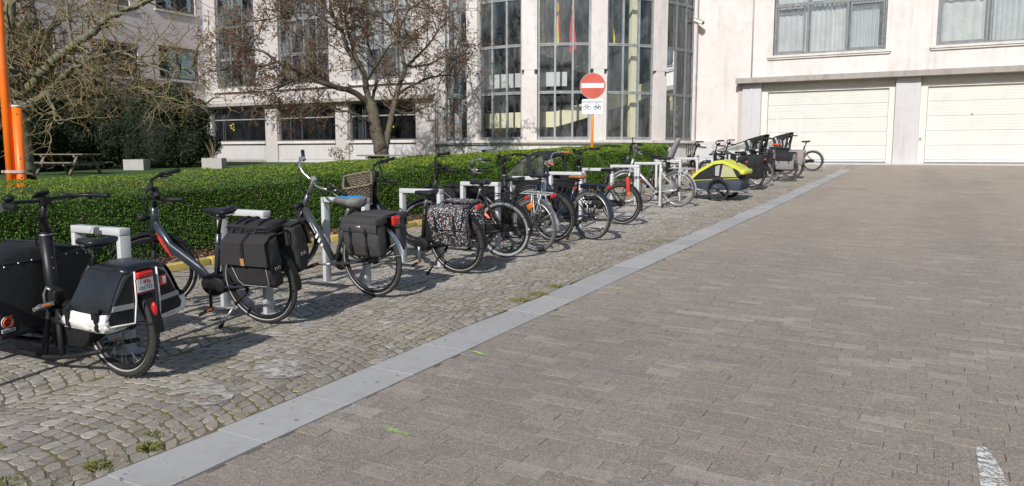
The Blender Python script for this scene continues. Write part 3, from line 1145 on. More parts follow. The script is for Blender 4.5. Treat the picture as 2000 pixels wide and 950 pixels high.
def garage_door(D, wicket=None):
    x0, x1 = D[0], D[1]
    ya = YF + 0.03
    j = 0.235
    fr = MB()
    fr.bx(x0 + .004, x0 + j, ya, ya + 0.12, 1.168, 4.10)
    fr.bx(x1 - j, x1 - .004, ya, ya + 0.12, 1.168, 4.10)
    fr.bx(x0 + .004, x1 - .004, ya - 0.006, ya + 0.12, 4.10, 4.20)
    f = fr.build("door_frame", CREAM2, gw)
    MB().bx(x0 + .004, x1 - .004, ya + 0.06, ya + 0.1, 4.20, 4.56).build("lintel_panel", CREAM2, f)
    for xx in (x0 + 0.05, x1 - 0.13):
        MB().bx(xx, xx + 0.08, ya + 0.02, ya + 0.058, 4.205, 4.55).build("lintel_post", CREAM2, f)
    px0, px1 = x0 + j + 0.012, x1 - j - 0.012
    yd = ya + 0.085
    d = MB().bx(px0, px1, yd + 0.045, yd + 0.06, 1.18, 4.10).build("garage_door", CREAM, gw)
    zz = [1.18, 1.30, 1.86, 2.42, 2.98, 3.54, 4.095]
    for a, c in zip(zz[:-1], zz[1:]):
        b = MB()
        n = max(1, round((c - a) / 0.115))
        pr = []
        for k in range(n):
            za, zb = a + (c - a) * k / n, a + (c - a) * (k + 1) / n
            g_ = 0.006 if k else 0.014
            pr += [(yd + (0.016 if k == 0 else 0.005), za + 0.001), (yd + (0.016 if k == 0 else 0.005), za + g_ * .5), (yd, za + g_), (yd, zb - 0.001)]
        pr += [(yd + 0.020, c - 0.0005), (yd + 0.04, c - 0.0005), (yd + 0.04, a + 0.0005)]
        n_ = len(pr)
        vs = [(px0, y_, z_) for y_, z_ in pr] + [(px1, y_, z_) for y_, z_ in pr]
        b.add(vs, [tuple(range(n_)), tuple(range(n_, 2 * n_))] + [(i, (i + 1) % n_, n_ + (i + 1) % n_, n_ + i) for i in range(n_)])
        b.build("door_panel", CREAM, d)
    MB().bx(px0, px1, yd - 0.010, yd + 0.02, 1.172, 1.225).build("bottom_seal", STEEL, d)
    if wicket:
        b = MB()
        a, c, t = wicket
        b.bx(a, a + .055, yd - 0.012, yd + .004, 1.31, t)
        b.bx(c - .055, c, yd - 0.012, yd + .004, 1.31, t)
        b.bx(a + .055, c - .055, yd - 0.013, yd + .004, t - .055, t)
        b.build("wicket_frame", M("wicket_frame_paint", (0.62, 0.63, 0.62), 0.5, kind="pos"), d)
        MB().box((a + 0.02, yd - 0.03, 2.1), (0.03, 0.04, 0.13)).build("handle", STEEL_L, d)
    else:
        MB().cyl((x0 + 1.75, yd - 0.02, 3.02), (x0 + 1.75, yd + .01, 3.02), 0.035, 10).build("lock", STEEL, d)
    return d


garage_door(D1, (-6.37, -5.37, 3.37))
garage_door(D2)


def right_window(Wn, mulls, sillx, seed):
    x0, x1, z0, z1 = Wn
    # moulded surround
    t = 0.17
    MB().bx(x1, x1 + t, YF - 0.05, YF + 0.10, z0 - 0.005, z1).build("window_surround", PINK, gw)
    s = MB().bx(x0 - t, x0, YF - 0.05, YF + 0.10, z0 - 0.005, z1).build("window_surround", PINK, gw)
    b = MB()
    b.bx(x0 - t - 0.03, x1 + t + 0.03, YF - 0.11, YF + 0.14, z0 - 0.10, z0 - 0.008)
    b.bx(x0 - t, x1 + t, YF - 0.07, YF - 0.001, z0 - 0.17, z0 - 0.102)
    b.build("sill", STONE, s)
    w = window(gw, x0 + .006, x1 - .006, z0, z1, YF + 0.13, mulls, [7.62], STEEL, GLASS, 0.085, 0.09, heavy=(1,))
    b = MB()
    for i in range(len(mulls) + 1):
        X = [x0] + list(mulls) + [x1]
        if i in (0, 2):
            a, c = X[i] + 0.11, X[i + 1] - 0.11
            for q in ((a, a + .05, z0 + .1, 7.5), (c - .05, c, z0 + .1, 7.5), (a + .05, c - .05, z0 + .1, z0 + .16), (a + .05, c - .05, 7.44, 7.5)):
                b.bx(q[0], q[1], YF + 0.115, YF + 0.165, q[2], q[3])
    b.build("casement", STEEL, w)
    X = [x0] + list(mulls) + [x1]
    for i in range(len(X) - 1):
        curtain(w, X[i] + 0.06, X[i + 1] - (0.32 if i == len(X) - 2 and seed == 1 else 0.05), z0 + 0.05, 9.5, YF + 0.42, CURT if (i + seed) % 3 else CURT_B, [5, 8, 9][i % 3], 0.04, seed=seed * 7 + i)


right_window(W1, [-5.27, -3.77], None, 1)
right_window(W2, [1.15, 2.62], None, 2)

# ------------------------------------------------ middle: round stair tower
TX, TY, TR = -16.093, 34.34, 6.253
T0, BW, PW = -0.648, 0.338, 0.103
tw = tag(thing("stair_tower", "bowed white stairwell front with tall grey steel windows between white pillars", "building", (0, 0, 0)))


def tp(th, r, z=None):
    p = (TX + r * sin(th), TY - r * cos(th))
    return p if z is None else (p[0], p[1], z)


def arc_band(b, t0, t1, r0, r1, z0, z1, n=10, mi=0):
    """A curved block between two angles, radii and heights (heights may be functions of the angle)."""
    f0 = z0 if callable(z0) else (lambda t: z0)
    f1 = z1 if callable(z1) else (lambda t: z1)
    rings = []
    for i in range(n + 1):
        t = t0 + (t1 - t0) * i / n
        rings.append([tp(t, r0, f0(t)), tp(t, r1, f0(t)), tp(t, r1, f1(t)), tp(t, r0, f1(t))])
    return b.loft(rings, False, mi)


bays = [(T0 + k * (BW + PW), T0 + k * (BW + PW) + BW) for k in range(5)]
ROWS = [2.166, 4.006, 5.902, 7.765, 9.63, 11.5]
base = arc_band(MB(), -0.98, 1.60, TR - 0.35, TR + 0.10, 0.6, 1.92, 30).build("base_wall", GREY_R, tw)
for k in range(13):          # stone courses of the base
    a = -0.86 + k * 0.185
    arc_band(MB(), a + 0.0015, a + 0.1835, TR + 0.101, TR + 0.125, 0.7, 1.915, 3).build("stone_block", STONE, base)
lg = arc_band(MB(), -0.90, 1.56, TR - 0.3, TR + 0.27, 1.985, 2.10, 34).build("ledge", STONE, tw)
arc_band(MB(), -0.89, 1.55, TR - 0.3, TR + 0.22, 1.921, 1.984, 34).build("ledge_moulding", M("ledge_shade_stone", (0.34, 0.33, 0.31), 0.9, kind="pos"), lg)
for k, (a, c) in enumerate([(T0 - PW - 0.035, T0)] + [(bays[i][1], bays[i + 1][0]) for i in range(4)] + [(bays[4][1], bays[4][1] + 0.02)]):
    b = MB()
    cu = 0.018
    arc_band(b, a, c, TR - 0.18, TR + 0.17, 4.92, 12.5, 3)
    arc_band(b, a + cu * (0 < k < 5), c - cu * (0 < k < 5), TR - 0.18, TR + 0.162, 4.72, 4.92, 3)
    arc_band(b, a, c, TR - 0.18, TR + 0.17, 2.10, 4.72, 3)
    b.build("pillar", TOWER_R, tw)
for k, (a, c) in enumerate(bays):
    w = MB()
    ths = [a + (c - a) * i / 3 for i in range(4)]
    hw = 0.0065
    for i, t in enumerate(ths):
        tt = t + (hw if i == 0 else (-hw if i == 3 else 0))
        arc_band(w, tt - hw, tt + hw, TR - 0.05, TR + 0.05, 2.10, 12.4, 1)
    for z in ROWS:
        arc_band(w, a + 2 * hw, c - 2 * hw, TR - 0.045, TR + 0.045, z - 0.055, z - 0.006, 6)
        arc_band(w, a + 2 * hw, c - 2 * hw, TR - 0.045, TR + 0.045, z + 0.006, z + 0.055, 6)
        arc_band(w, a + 2 * hw, c - 2 * hw, TR - 0.03, TR + 0.02, z - 0.0055, z + 0.0055, 6)
    wo = w.build("window", STEEL_L if k not in (0, 4) else STEEL, tw)
    for i in range(3):
        for r_ in range(len(ROWS) - 1):
            p = MB()
            t0_, t1_ = ths[i] + hw * 1.2, ths[i + 1] - hw * 1.2
            z0, z1 = ROWS[r_] + 0.05, ROWS[r_ + 1] - 0.05
            p.add([tp(t0_, TR, z0), tp(t1_, TR, z0), tp(t1_, TR, z1), tp(t0_, TR, z1)], [(0, 1, 2, 3)])
            p.build("pane", GLASS, wo)
# inside of the stairwell
CREAM_IN = M("cream_stair_wall", (0.84, 0.80, 0.56), 0.8, var=0.05, vscale=1, kind="pos")
GREY_IN = M("pale_grey_parapet", (0.62, 0.63, 0.62), 0.8, var=0.06, vscale=1, kind="pos")
sp = [(-0.85, 2.62), (0.334, 2.64), (0.58, 3.03), (0.73, 3.31), (1.0, 3.74), (1.3, 4.27), (1.56, 4.68)]


def stair_z(t):
    for (a, za), (c, zc) in zip(sp[:-1], sp[1:]):
        if t <= c:
            return za + (zc - za) * (t - a) / (c - a)
    return sp[-1][1]


arc_band(MB(), -0.75, 1.5, 5.25, 5.4, stair_z, lambda t: stair_z(t) + 0.64, 44).build("stair_parapet", CREAM_IN, tw)
arc_band(MB(), -0.75, 0.42, 5.25, 5.4, 4.32, 4.9, 20).build("landing_parapet", GREY_IN, tw)
arc_band(MB(), -0.75, 0.40, 3.6, 5.24, 4.05, 4.31, 20).build("landing_slab", DARK_IN, tw)
arc_band(MB(), -1.0, 1.57, 1.8, 5.9, 1.0, 2.04, 30).build("stair_floor", M("dark_floor", (0.06, 0.058, 0.055), 0.6, kind="pos"), tw)
b = MB()
b.bx(-23.0, -9.86, 36.2, 36.4, 0.5, 12.4)
b.bx(-22.9, -22.7, 30.5, 36.2, 0.5, 12.4)
b.bx(-9.94, -9.86, 34.45, 36.2, 0.5, 12.4)
b.build("back_wall", DARK_IN, tw)
arc_band(MB(), -1.57, 1.57, 0.0, 6.3, 12.45, 12.7, 40).bx(-23.0, -9.8, 34.34, 36.4, 12.45, 12.7).build("roof_slab", CONC, tw)
for t in (-0.33, 0.92, 1.33):
    arc_band(MB(), t - 0.022, t + 0.022, 5.45, 5.75, 2.05, 12.2, 1).build("inner_column", CREAM_IN, tw)
b = MB()
for i in range(12):
    t = 0.36 + i * 0.02
    b.cyl(tp(t, 5.0, 4.25 + i * .055), tp(t, 5.0, 4.75 + i * .055), 0.012, 5)
b.tube([tp(0.36 + i * .02, 5.0, 4.75 + i * .055) for i in range(12)], 0.025, 6)
b.build("stair_rail", DARKF, tw)
PAPER = M("pale_notices", (0.6, 0.62, 0.62), 0.8, var=0.3, vscale=8, kind="pos")
for z in (2.35, 2.75, 3.05, 3.4):
    arc_band(MB(), 1.29, 1.36, 5.9, 5.92, z, z + 0.2, 2).build("notice", PAPER, tw)


def flag(label, t, z0, z1, cols, w, emblem=False):
    """A limp flag on a pole behind the tower glass."""
    x, y = tp(t, 5.5)
    root = thing("flag", label, "flag", (x, y, 0), t, "flags hanging behind the tower glass")
    MB().cyl((0, 0.05, z0 - 0.9), (0, 0.05, z1 + 0.15), 0.016, 6).build("pole", STEEL_L, root)
    n = 18
    for ci, c in enumerate(cols):
        b = MB()
        vs = []
        rows_ = 8
        for j in range(rows_ + 1):
            q = j / rows_
            for i in range(7):
                s = i / 6
                u = (ci + s) / len(cols)
                wid = w * (0.35 + 0.65 * q) if j < rows_ else w * 0.95
                drop = (z1 - (z1 - z0) * q) + 0.10 * sin(u * 5 + q * 3) * q - 0.25 * abs(u - 0.5) * q
                vs.append(((u - 0.5) * wid + 0.02 * sin(q * 9), 0.05 * sin(u * 14 + q * 2), drop))
        b.add(vs, [(j * 7 + i, j * 7 + i + 1, j * 7 + 8 + i, j * 7 + 7 + i) for j in range(rows_) for i in range(6)], True)
        b.build("flag_cloth", c, root)
    if emblem:
        b = MB()
        for k in range(5):
            b.ball((0.03 * sin(k * 2.1), -0.075, z0 + 0.35 + k * 0.13), (0.05, 0.012, 0.055), 6, 4)
        b.build("lion_emblem", M("black_cloth", (0.02, 0.02, 0.02), 0.9), root)


FY = M("yellow_flag_cloth", (0.80, 0.66, 0.04), 0.85)
FR = M("red_flag_cloth", (0.62, 0.04, 0.05), 0.85)
FK = M("black_flag_cloth", (0.025, 0.025, 0.03), 0.85)
FB = M("blue_flag_cloth", (0.05, 0.12, 0.42), 0.85)
flag("yellow flag with a black lion hanging behind the tower glass", 0.225, 6.0, 7.9, [FY], 0.30, True)
flag("black, yellow and red striped flag hanging in the middle tower window", 0.345, 6.05, 7.7, [FK, FY, FR], 0.42)
flag("plain red flag hanging furthest right in the middle tower window", 0.46, 5.8, 7.6, [FR], 0.3)
flag("blue and yellow flag hanging in the tower window above the no entry sign", 0.755, 6.05, 7.9, [FB, FY], 0.3)

# ------------------------------------------------ left: office wing (front at YL)
YL = 30.0
ow = tag(thing("office_building", "white office building with large dark ground floor windows behind the bare trees", "building", (0, 0, 0)))
gwin = [(-36.2, -31.95, 2.2, 4.02), (-31.05, -27.02, 2.2, 4.02), (-26.15, -22.02, 2.2, 4.02)]
uwin = [(-35.6, -32.6, 5.12, 10.2), (-30.9, -27.4, 5.12, 10.2), (-25.95, -22.3, 5.12, 10.2)]
grid_wall((-36.55, -19.6), (0.6, 12.5), gwin + uwin, YL, YL + 0.35, WHITE_R, "wall", ow)
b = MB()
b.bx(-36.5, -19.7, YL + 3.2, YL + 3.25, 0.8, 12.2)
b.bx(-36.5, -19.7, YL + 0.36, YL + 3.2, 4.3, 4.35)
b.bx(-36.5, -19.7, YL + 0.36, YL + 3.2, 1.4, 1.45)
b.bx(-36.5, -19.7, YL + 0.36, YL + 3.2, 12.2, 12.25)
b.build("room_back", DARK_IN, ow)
MB().bx(-36.55, -20.95, YL - 0.42, YL - 0.001, 4.10, 4.27).build("cornice", CONC, ow)
for x0, x1 in ((-31.93, -31.07), (-27.0, -26.17), (-22.0, -20.9)):
    MB().bx(x0, x1, YL - 0.09, YL - 0.0015, 0.8, 4.095).build("pilaster", WHITE_R, ow)
for x in (-20.78, -20.35):
    MB().cyl((x, YL - 0.05, 0.9), (x, YL - 0.05, 12), 0.045, 8).build("downpipe", GREY_R, ow)
for i, (x0, x1, z0, z1) in enumerate(gwin):
    MB().bx(x0 - (0.2 if i == 0 else 0.02) * 0, x1, YL - 0.13, YL - 0.002, 2.06, 2.18).build("sill", STONE, ow)
    MB().bx(x0 + 0.15, x1 - 0.15, YL - 0.02, YL - 0.002, 1.25, 1.98).build("apron_panel", GREY_R, ow)
    MB().bx(x0, x1, YL - 0.07, YL - 0.0025, 0.8, 1.2).build("plinth", CONC if i == 0 else GREY_R, ow)
    w = window(ow, x0 + .02, x1 - .02, z0, z1, YL + 0.14, [x0 + 0.75, x0 + (1.55 if i == 1 else 0.9)], [3.38], DARKF, GLASS_D, 0.07, 0.09)
    b = MB().bx(x0 + .1, x1 - .1, YL + 0.10, YL + 0.137, 3.36, 3.42)
    b.build("light_rail", STEEL_L, w)
    if i:
        curtain(w, x0 + 0.14, x0 + 0.70, z0 + 0.04, 3.34, YL + 0.5, CURT_B if i == 2 else CURT, 3, 0.03, seed=40 + i)
    else:
        MB().bx(x0 + 0.3, x0 + 0.62, YL + 0.45, YL + 0.5, z0, 3.8).build("open_sash", STEEL_L, w)
for i, (x0, x1, z0, z1) in enumerate(uwin):
    MB().bx(x0 - 0.25, x1 + 0.25, YL - 0.16, YL - 0.002, 4.88, 5.02).build("sill", STONE, ow)
    n = 3 if i == 0 else 4
    w = window(ow, x0 + .02, x1 - .02, z0, z1, YL + 0.1, [x0 + (x1 - x0) * k / n for k in range(1, n)], [6.66, 8.42], STEEL, GLASS, 0.10, 0.1, heavy=(1, 2))
    for k in range(n):
        a, c = x0 + (x1 - x0) * k / n + .08, x0 + (x1 - x0) * (k + 1) / n - .08
        curtain(w, a - .05, c + .05, z0 + .05 if k == 0 or (i, k) == (2, 3) else 6.72, 10.15, YL + 0.27, CURT_B if k % 2 else CURT, 4, 0.03, seed=60 + i * 5 + k)

# side wing that comes forward on the left
sw = tag(thing("side_wing_building", "greyish side wing with dark framed windows behind the mossy tree on the left", "building", (0, 0, 0)))
XW = -36.6
swin = [(19.3, 21.6, 5.28, 7.15), (23.42, 25.9, 5.42, 7.1), (27.12, 29.62, 5.52, 7.22), (23.4, 25.6, 8.95, 10.9), (27.1, 29.55, 9.12, 11.0), (19.3, 21.5, 8.9, 10.9)]
MAUVE = plaster("mauve_grey_render", (0.60, 0.555, 0.565), (0.42, 0.39, 0.39), 0.25, 0.1)
grid_wall((4.0, 29.98), (0.2, 13.0), swin, XW, XW - 0.35, MAUVE, "wall", sw, axis='X')
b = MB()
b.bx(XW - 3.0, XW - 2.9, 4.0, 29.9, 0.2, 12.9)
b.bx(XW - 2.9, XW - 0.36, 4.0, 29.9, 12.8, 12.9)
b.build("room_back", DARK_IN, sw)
for i, (y0, y1, z0, z1) in enumerate(swin):
    b = MB().bx(XW + 0.002, XW + 0.10, y0 - 0.12, y1 + 0.12, z0 - 0.12, z0 - 0.02)
    b.build("sill", STONE, sw)
    w = window(sw, y0 + .02, y1 - .02, z0, z1, XW - 0.08, [(y0 + y1) / 2], [], DARKF, GLASS_D, 0.11, 0.1, axis='X')
    if i in (0, 1):
        curtain(w, y0 + 0.15, y0 + 0.9, z0 + .05, z1 - .1, XW - 0.5, CURT, 3, 0.03, axis='X', seed=90 + i)
    if i in (1, 4, 3):
        curtain(w, y0 + 1.3, y1 - 0.15, z0 + .05, z1 - .1, XW - 0.5, CURT_B, 4, 0.03, axis='X', seed=95 + i)
    MB().bx(XW - 0.06, XW + 0.02, y0, y1, z1 - 0.16, z1 + 0.02).build("blind_box", M("brown_blind", (0.13, 0.085, 0.06), 0.7, kind="pos"), w)

# security camera on the wall beside the tower
cc = thing("security_camera", "white security camera on a bracket high on the wall beside the tower", "camera", (-9.86, YF - 0.02, 7.30))
WP = M("white_plastic", (0.72, 0.72, 0.70), 0.4)
b = MB().box((0, -0.01, 0), (0.16, 0.03, 0.2))
b.build("wall_plate", WP, cc)
MB().tube([(0, -0.02, 0), (0.02, -0.25, 0.05), (0.12, -0.35, -0.02)], 0.025, 8).build("bracket", WP, cc)
R_ = Matrix.Rotation(rad(25), 3, 'Y') @ Matrix.Rotation(rad(-20), 3, 'Z')
MB().box((0.22, -0.42, -0.10), (0.52, 0.17, 0.17), R_).build("housing", WP, cc, bev=0.02)
MB().box((0.20, -0.42, 0.0), (0.62, 0.21, 0.02), R_).build("sun_shield", WP, cc, bev=0.006)
MB().cyl((0.44, -0.5, -0.2), (0.47, -0.51, -0.215), 0.06, 12).build("lens", DARKF, cc)
MB().tube([(0.0, -0.02, 0.05), (-0.12, -0.12, 0.02), (-0.14, -0.1, -0.25), (0.0, -0.03, -0.3)], 0.012, 6).build("cable", WP, cc)

# the building across the yard, behind the viewer: seen only in the window reflections
ob = tag(thing("opposite_building", "long dark brick building across the yard, seen only as window reflections", "building", (0, 0, 0)))
BRK = M("dark_red_brick", (0.13, 0.085, 0.068), 0.9, var=0.25, vscale=1.5, kind="pos")
holes = [(x, x + 1.6, z, z + 1.7) for x in range(-46, 40, 4) for z in (1.2, 4.6, 8.0)]
grid_wall((-50, 45), (-1.5, 10.6), holes, -34.0, -34.4, BRK, "wall", ob)
MB().bx(-50, 45, -46, -34.45, -1.4, 10.5).build("room_back", DARK_IN, ob)
MB().add([(-50.3, -33.7, 10.6), (45.3, -33.7, 10.6), (45.3, -40.2, 13.6), (-50.3, -40.2, 13.6), (-50.3, -46.5, 10.6), (45.3, -46.5, 10.6)], [(0, 1, 2, 3), (3, 2, 5, 4), (0, 3, 4), (1, 5, 2)]).build("roof", M("slate_roof", (0.06, 0.06, 0.065), 0.8, kind="pos"), ob)

# ================================================================== PLANTS
def leaf_mat(name, cols, rough=0.55, patch=None, spec=0.35, trans=0.25):
    m, nt, bs = new_mat(name)
    out = nt.nodes["Material Output"]
    r = island(nt)
    c = ramp(nt, r, [(i / (len(cols) - 1), col) for i, col in enumerate(cols)])
    if patch:
        v = coords(nt)
        c = mixc(nt, mathn(nt, 'MULTIPLY', ramp(nt, noise(nt, v, patch[0], 4, 0.6), [(0.48, 0), (0.7, 1)]), patch[1]), c, patch[2])
    nt.links.new(c, bs.inputs["Base Color"])
    bs.inputs["Roughness"].default_value = rough
    bs.inputs["Specular IOR Level"].default_value = spec
    tl = nd(nt, "ShaderNodeBsdfTranslucent")
    nt.links.new(c, tl.inputs[0])
    mx = nd(nt, "ShaderNodeMixShader")
    mx.inputs[0].default_value = trans
    nt.links.new(bs.outputs[0], mx.inputs[1])
    nt.links.new(tl.outputs[0], mx.inputs[2])
    nt.links.new(mx.outputs[0], out.inputs[0])
    return m


# ---- clipped hedge
HX0, HX1, HY0, HY1 = -9.45, -8.12, 0.6, 25.2
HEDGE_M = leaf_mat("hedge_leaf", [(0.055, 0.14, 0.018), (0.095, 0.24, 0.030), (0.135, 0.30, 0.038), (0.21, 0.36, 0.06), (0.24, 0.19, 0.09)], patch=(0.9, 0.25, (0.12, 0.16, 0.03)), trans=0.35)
HEDGE_T = leaf_mat("hedge_top_leaf", [(0.10, 0.18, 0.018), (0.17, 0.28, 0.026), (0.23, 0.33, 0.035), (0.30, 0.35, 0.05)], patch=(0.8, 0.35, (0.21, 0.18, 0.06)), trans=0.35)  # yellower new growth, brightened in colour as well for the sun on top
hedge = tag(thing("hedge", "long clipped green hedge with a flat top behind the row of bikes", "hedge", (-8.8, 13, G(-8.8, 13))))
hm = hedge.location.copy()


def htop(x, y):
    """Height of the hedge top above the ground."""
    e = (x - HX1) / (HX0 - HX1)
    return 0.865 + 0.11 * min(1, e * 2.2) ** 0.7 - 0.05 * max(0, e - .7) + 0.0032 * max(0, y - 8)


b = MB()
rings = []
for y in np.linspace(HY0 + .05, HY1 - 0.08, 40):
    z = G(-8.8, y)
    rings.append([(HX1 - 0.07 - hm.x, y - hm.y, z - .05 - hm.z), (HX1 - 0.06 - hm.x, y - hm.y, z + htop(HX1, y) - 0.10 - hm.z), (HX1 - .45 - hm.x, y - hm.y, z + htop(HX1 - .45, y) - 0.06 - hm.z), (HX0 + 0.07 - hm.x, y - hm.y, z + htop(HX0, y) - 0.07 - hm.z), (HX0 + 0.07 - hm.x, y - hm.y, z - 0.05 - hm.z)])
b.loft(rings, False)
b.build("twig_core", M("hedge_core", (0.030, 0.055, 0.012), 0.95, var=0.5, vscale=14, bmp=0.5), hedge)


def hedge_leaves(n, face):
    y = HY0 + (HY1 - HY0) * rng.random(n) ** 1.55 if face != 'end' else np.full(n, HY1)
    if face == 'front':
        zt = np.array([htop(HX1, yy) for yy in y])
        h = rng.random(n) ** 0.9 * zt
        bul = 0.035 * np.sin(y * 2.3 + h * 4) + 0.03 * np.sin(y * 5.7 + 1.3 + h * 7) - 0.08 * np.clip((h - zt + .07) / .07, 0, 1) ** 2 - 0.05 * np.clip(.15 - h, 0, 1)
        dep = rng.exponential(0.014, n)
        P = np.stack([HX1 + bul - dep + 0.02, y, Gn(np.full(n, HX1), y) + h], 1)
        N = np.array([1.0, 0, 0.35])
    elif face == 'top':
        x = HX0 + (HX1 - HX0) * (1 - rng.random(n) ** 1.4)
        zt = np.array([htop(a, c) for a, c in zip(x, y)])
        P = np.stack([x, y, Gn(np.full(n, -8.8), y) + zt + 0.022 * np.sin(y * 3.1 + x * 4) * np.sin(x * 5 + y) + 0.012 * np.sin(y * 11) - rng.exponential(0.018, n)], 1)
        N = np.array([0.1, 0, 1.0])
    else:
        x = HX0 + (HX1 - HX0) * rng.random(n)
        h = rng.random(n) * (htop(-8.6, HY1))
        P = np.stack([x, y - rng.exponential(0.04, n), Gn(x, y) + h], 1)
        N = np.array([0, 1.0, 0.3])
    near = np.clip(P[:, 1] / 9.0, 0.75, 1.6)
    V, F = leaf_quads(P, N, 0.032 * near, 0.0195 * near, 0.75, 0.10)
    return V - np.array(hm), F


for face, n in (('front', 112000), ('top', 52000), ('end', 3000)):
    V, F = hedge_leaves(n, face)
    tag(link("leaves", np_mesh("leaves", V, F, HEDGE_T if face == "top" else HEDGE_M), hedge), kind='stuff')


# ---- trees without leaves
def polyline_tubes(lines, sides):
    """lines: list of (points (k,3), radii (k)). All tubes in one vertex and face array."""
    Vs, Fs, o = [], [], 0
    ang = np.arange(sides) * 2 * PI / sides
    ca, sa = np.cos(ang)[None, :, None], np.sin(ang)[None, :, None]
    for P, R in lines:
        k = len(P)
        T = np.gradient(P, axis=0)
        T /= np.linalg.norm(T, axis=1)[:, None] + 1e-9
        ref = np.array([0.31, 0.17, 0.93]) if abs(T[0, 2]) < 0.8 else np.array([0.9, 0.3, 0.1])
        U = np.cross(T, ref)
        U /= np.linalg.norm(U, axis=1)[:, None] + 1e-9
        Wv = np.cross(T, U)
        V = P[:, None, :] + (U[:, None, :] * ca + Wv[:, None, :] * sa) * R[:, None, None]
        Vs.append(V.reshape(-1, 3))
        i = np.arange((k - 1) * sides)
        a = i // sides * sides
        j = i % sides
        j2 = (j + 1) % sides
        Fs.append(np.stack([a + j, a + j2, a + sides + j2, a + sides + j], 1) + o)
        o += k * sides
    return np.concatenate(Vs), np.concatenate(Fs)


def spline(pts, n):
    """Smooth curve through pts ((x,y,z,r) rows)."""
    P = np.array(pts, float)
    P = np.vstack([2 * P[0] - P[1], P, 2 * P[-1] - P[-2]])
    out = []
    for i in range(1, len(P) - 2):
        for t in np.linspace(0, 1, n, endpoint=False):
            a, b_, c, d = P[i - 1], P[i], P[i + 1], P[i + 2]
            out.append(0.5 * (2 * b_ + (c - a) * t + (2 * a - 5 * b_ + 4 * c - d) * t * t + (3 * b_ - a - 3 * c + d) * t ** 3))
    out.append(P[-2])
    return np.array(out)


def branch(p, d, L, r, k, wig, trop, R):
    """A wandering twig: start p, direction d, length L, radius r, k points."""
    P = [p]
    d = d / (np.linalg.norm(d) + 1e-9)
    for i in range(k - 1):
        d = d + R.normal(0, wig, 3) + trop * (i + 1) / k
        d = d / np.linalg.norm(d)
        P.append(P[-1] + d * L / (k - 1))
    return np.array(P), r * np.linspace(1, 0.35, k)


def sprout(parents, per_m, ratio, rr, k, wig, trop, R, start=0.15, rmin=0.0025, spread=1.0):
    """Side branches along the parents."""
    out = []
    for P, Rd in parents:
        seg = np.linalg.norm(np.diff(P, axis=0), axis=1)
        L = seg.sum()
        n = R.poisson(per_m * L * (1 - start))
        for _ in range(n):
            t = start + (1 - start) * R.random()
            f = t * (len(P) - 1)
            i = min(int(f), len(P) - 2)
            q = P[i] + (P[i + 1] - P[i]) * (f - i)
            d = P[i + 1] - P[i]
            d /= np.linalg.norm(d) + 1e-9
            s = R.normal(0, 1, 3)
            s -= d * s.dot(d)
            s /= np.linalg.norm(s) + 1e-9
            rad_ = max(rmin, Rd[i] * rr * R.uniform(0.6, 1.1))
            ln = ratio * R.uniform(0.45, 1.25) * (1.15 - 0.6 * t)
            out.append(branch(q, d * R.uniform(.3, .8) + s * spread, ln, rad_, k, wig, trop, R))
    return out


def bark(name, a, b_, c, scale=8):
    m, nt, bs = new_mat(name)
    v = coords(nt, (1, 1, 0.35))
    v2 = coords(nt, (1, 1, 1))
    n1 = noise(nt, v, scale * 2, 6, 0.7)
    n2 = noise(nt, v2, scale * 0.5, 4, 0.6)
    col = mixc(nt, ramp(nt, n1, [(0.3, 0), (0.7, 1)]), a, b_)
    col = mixc(nt, ramp(nt, n2, [(0.48, 0), (0.66, 1)]), col, c)
    nt.links.new(col, bs.inputs["Base Color"])
    bs.inputs["Roughness"].default_value = 0.9
    bump(nt, bs, n1, 0.7, 0.02)
    return m


def img(u, v, depth):
    """A point on a tree at this distance, given as sideways and upward tangents from the viewing spot (used to shape the limbs)."""
    return np.array([0, 0, 1.55]) + depth * (np.array(_fw) + np.array(_rt) * ((u - 1000) / 1505) - np.array(_rt.cross(_fw)) * ((v - 475) / 1505))


def build_tree(name, label, limbs, trunk_m, twig_m, levels, R, bud=None):
    """limbs: lists of (u, v, depth, radius). levels: sprout settings from limb to twig."""
    base = img(*limbs[0][0][:3])
    base[2] = LAWN(base[1])
    root = thing(name, label, "tree", tuple(base))
    main = []
    for lb in limbs:
        pts = [tuple(img(u, v, d)) + (r,) for u, v, d, r in lb]
        S = spline(pts, 7)
        S[:, :3] += R.normal(0, 0.012, (len(S), 3))
        main.append((S[:, :3] - base, np.maximum(S[:, 3] * (1.0 if len(main) == 0 else 0.86), 0.004)))
    V, F = polyline_tubes(main[:1], 14)
    tr = link("trunk", np_mesh("trunk", V, F, trunk_m, True), root)
    for lb_ in main[1:]:
        V, F = polyline_tubes([lb_], 9)
        link("limb", np_mesh("limb", V, F, trunk_m, True), tr)
    par = main[1:]
    allb = []
    tips = []
    for i, lv in enumerate(levels):
        par = sprout(par if i == 0 else par, R=R, **lv)
        allb.append(par)
    thick = allb[0]
    V, F = polyline_tubes(thick, 5)
    tag(link("boughs", np_mesh("boughs", V, F, trunk_m, True), root), kind="stuff")
    thin = [x for l in allb[1:] for x in l]
    V, F = polyline_tubes(thin, 3)
    crown = tag(link("crown", np_mesh("crown", V, F, twig_m, True), root), kind='stuff')
    if bud:
        mat_, per, L, Wd = bud
        T = np.concatenate([P[1:] for P, _ in allb[-1]])
        idx = R.integers(0, len(T), per)
        B = T[idx] + R.normal(0, 0.02, (per, 3))
        V, F = leaf_quads(B, np.array([0, -.3, 1.0]), L, Wd, 1.2, 0.1, R)
        tag(link("buds", np_mesh("buds", V, F, mat_), root), kind='stuff')
    print(name, sum(len(a) for a in allb), "branches")
    return root


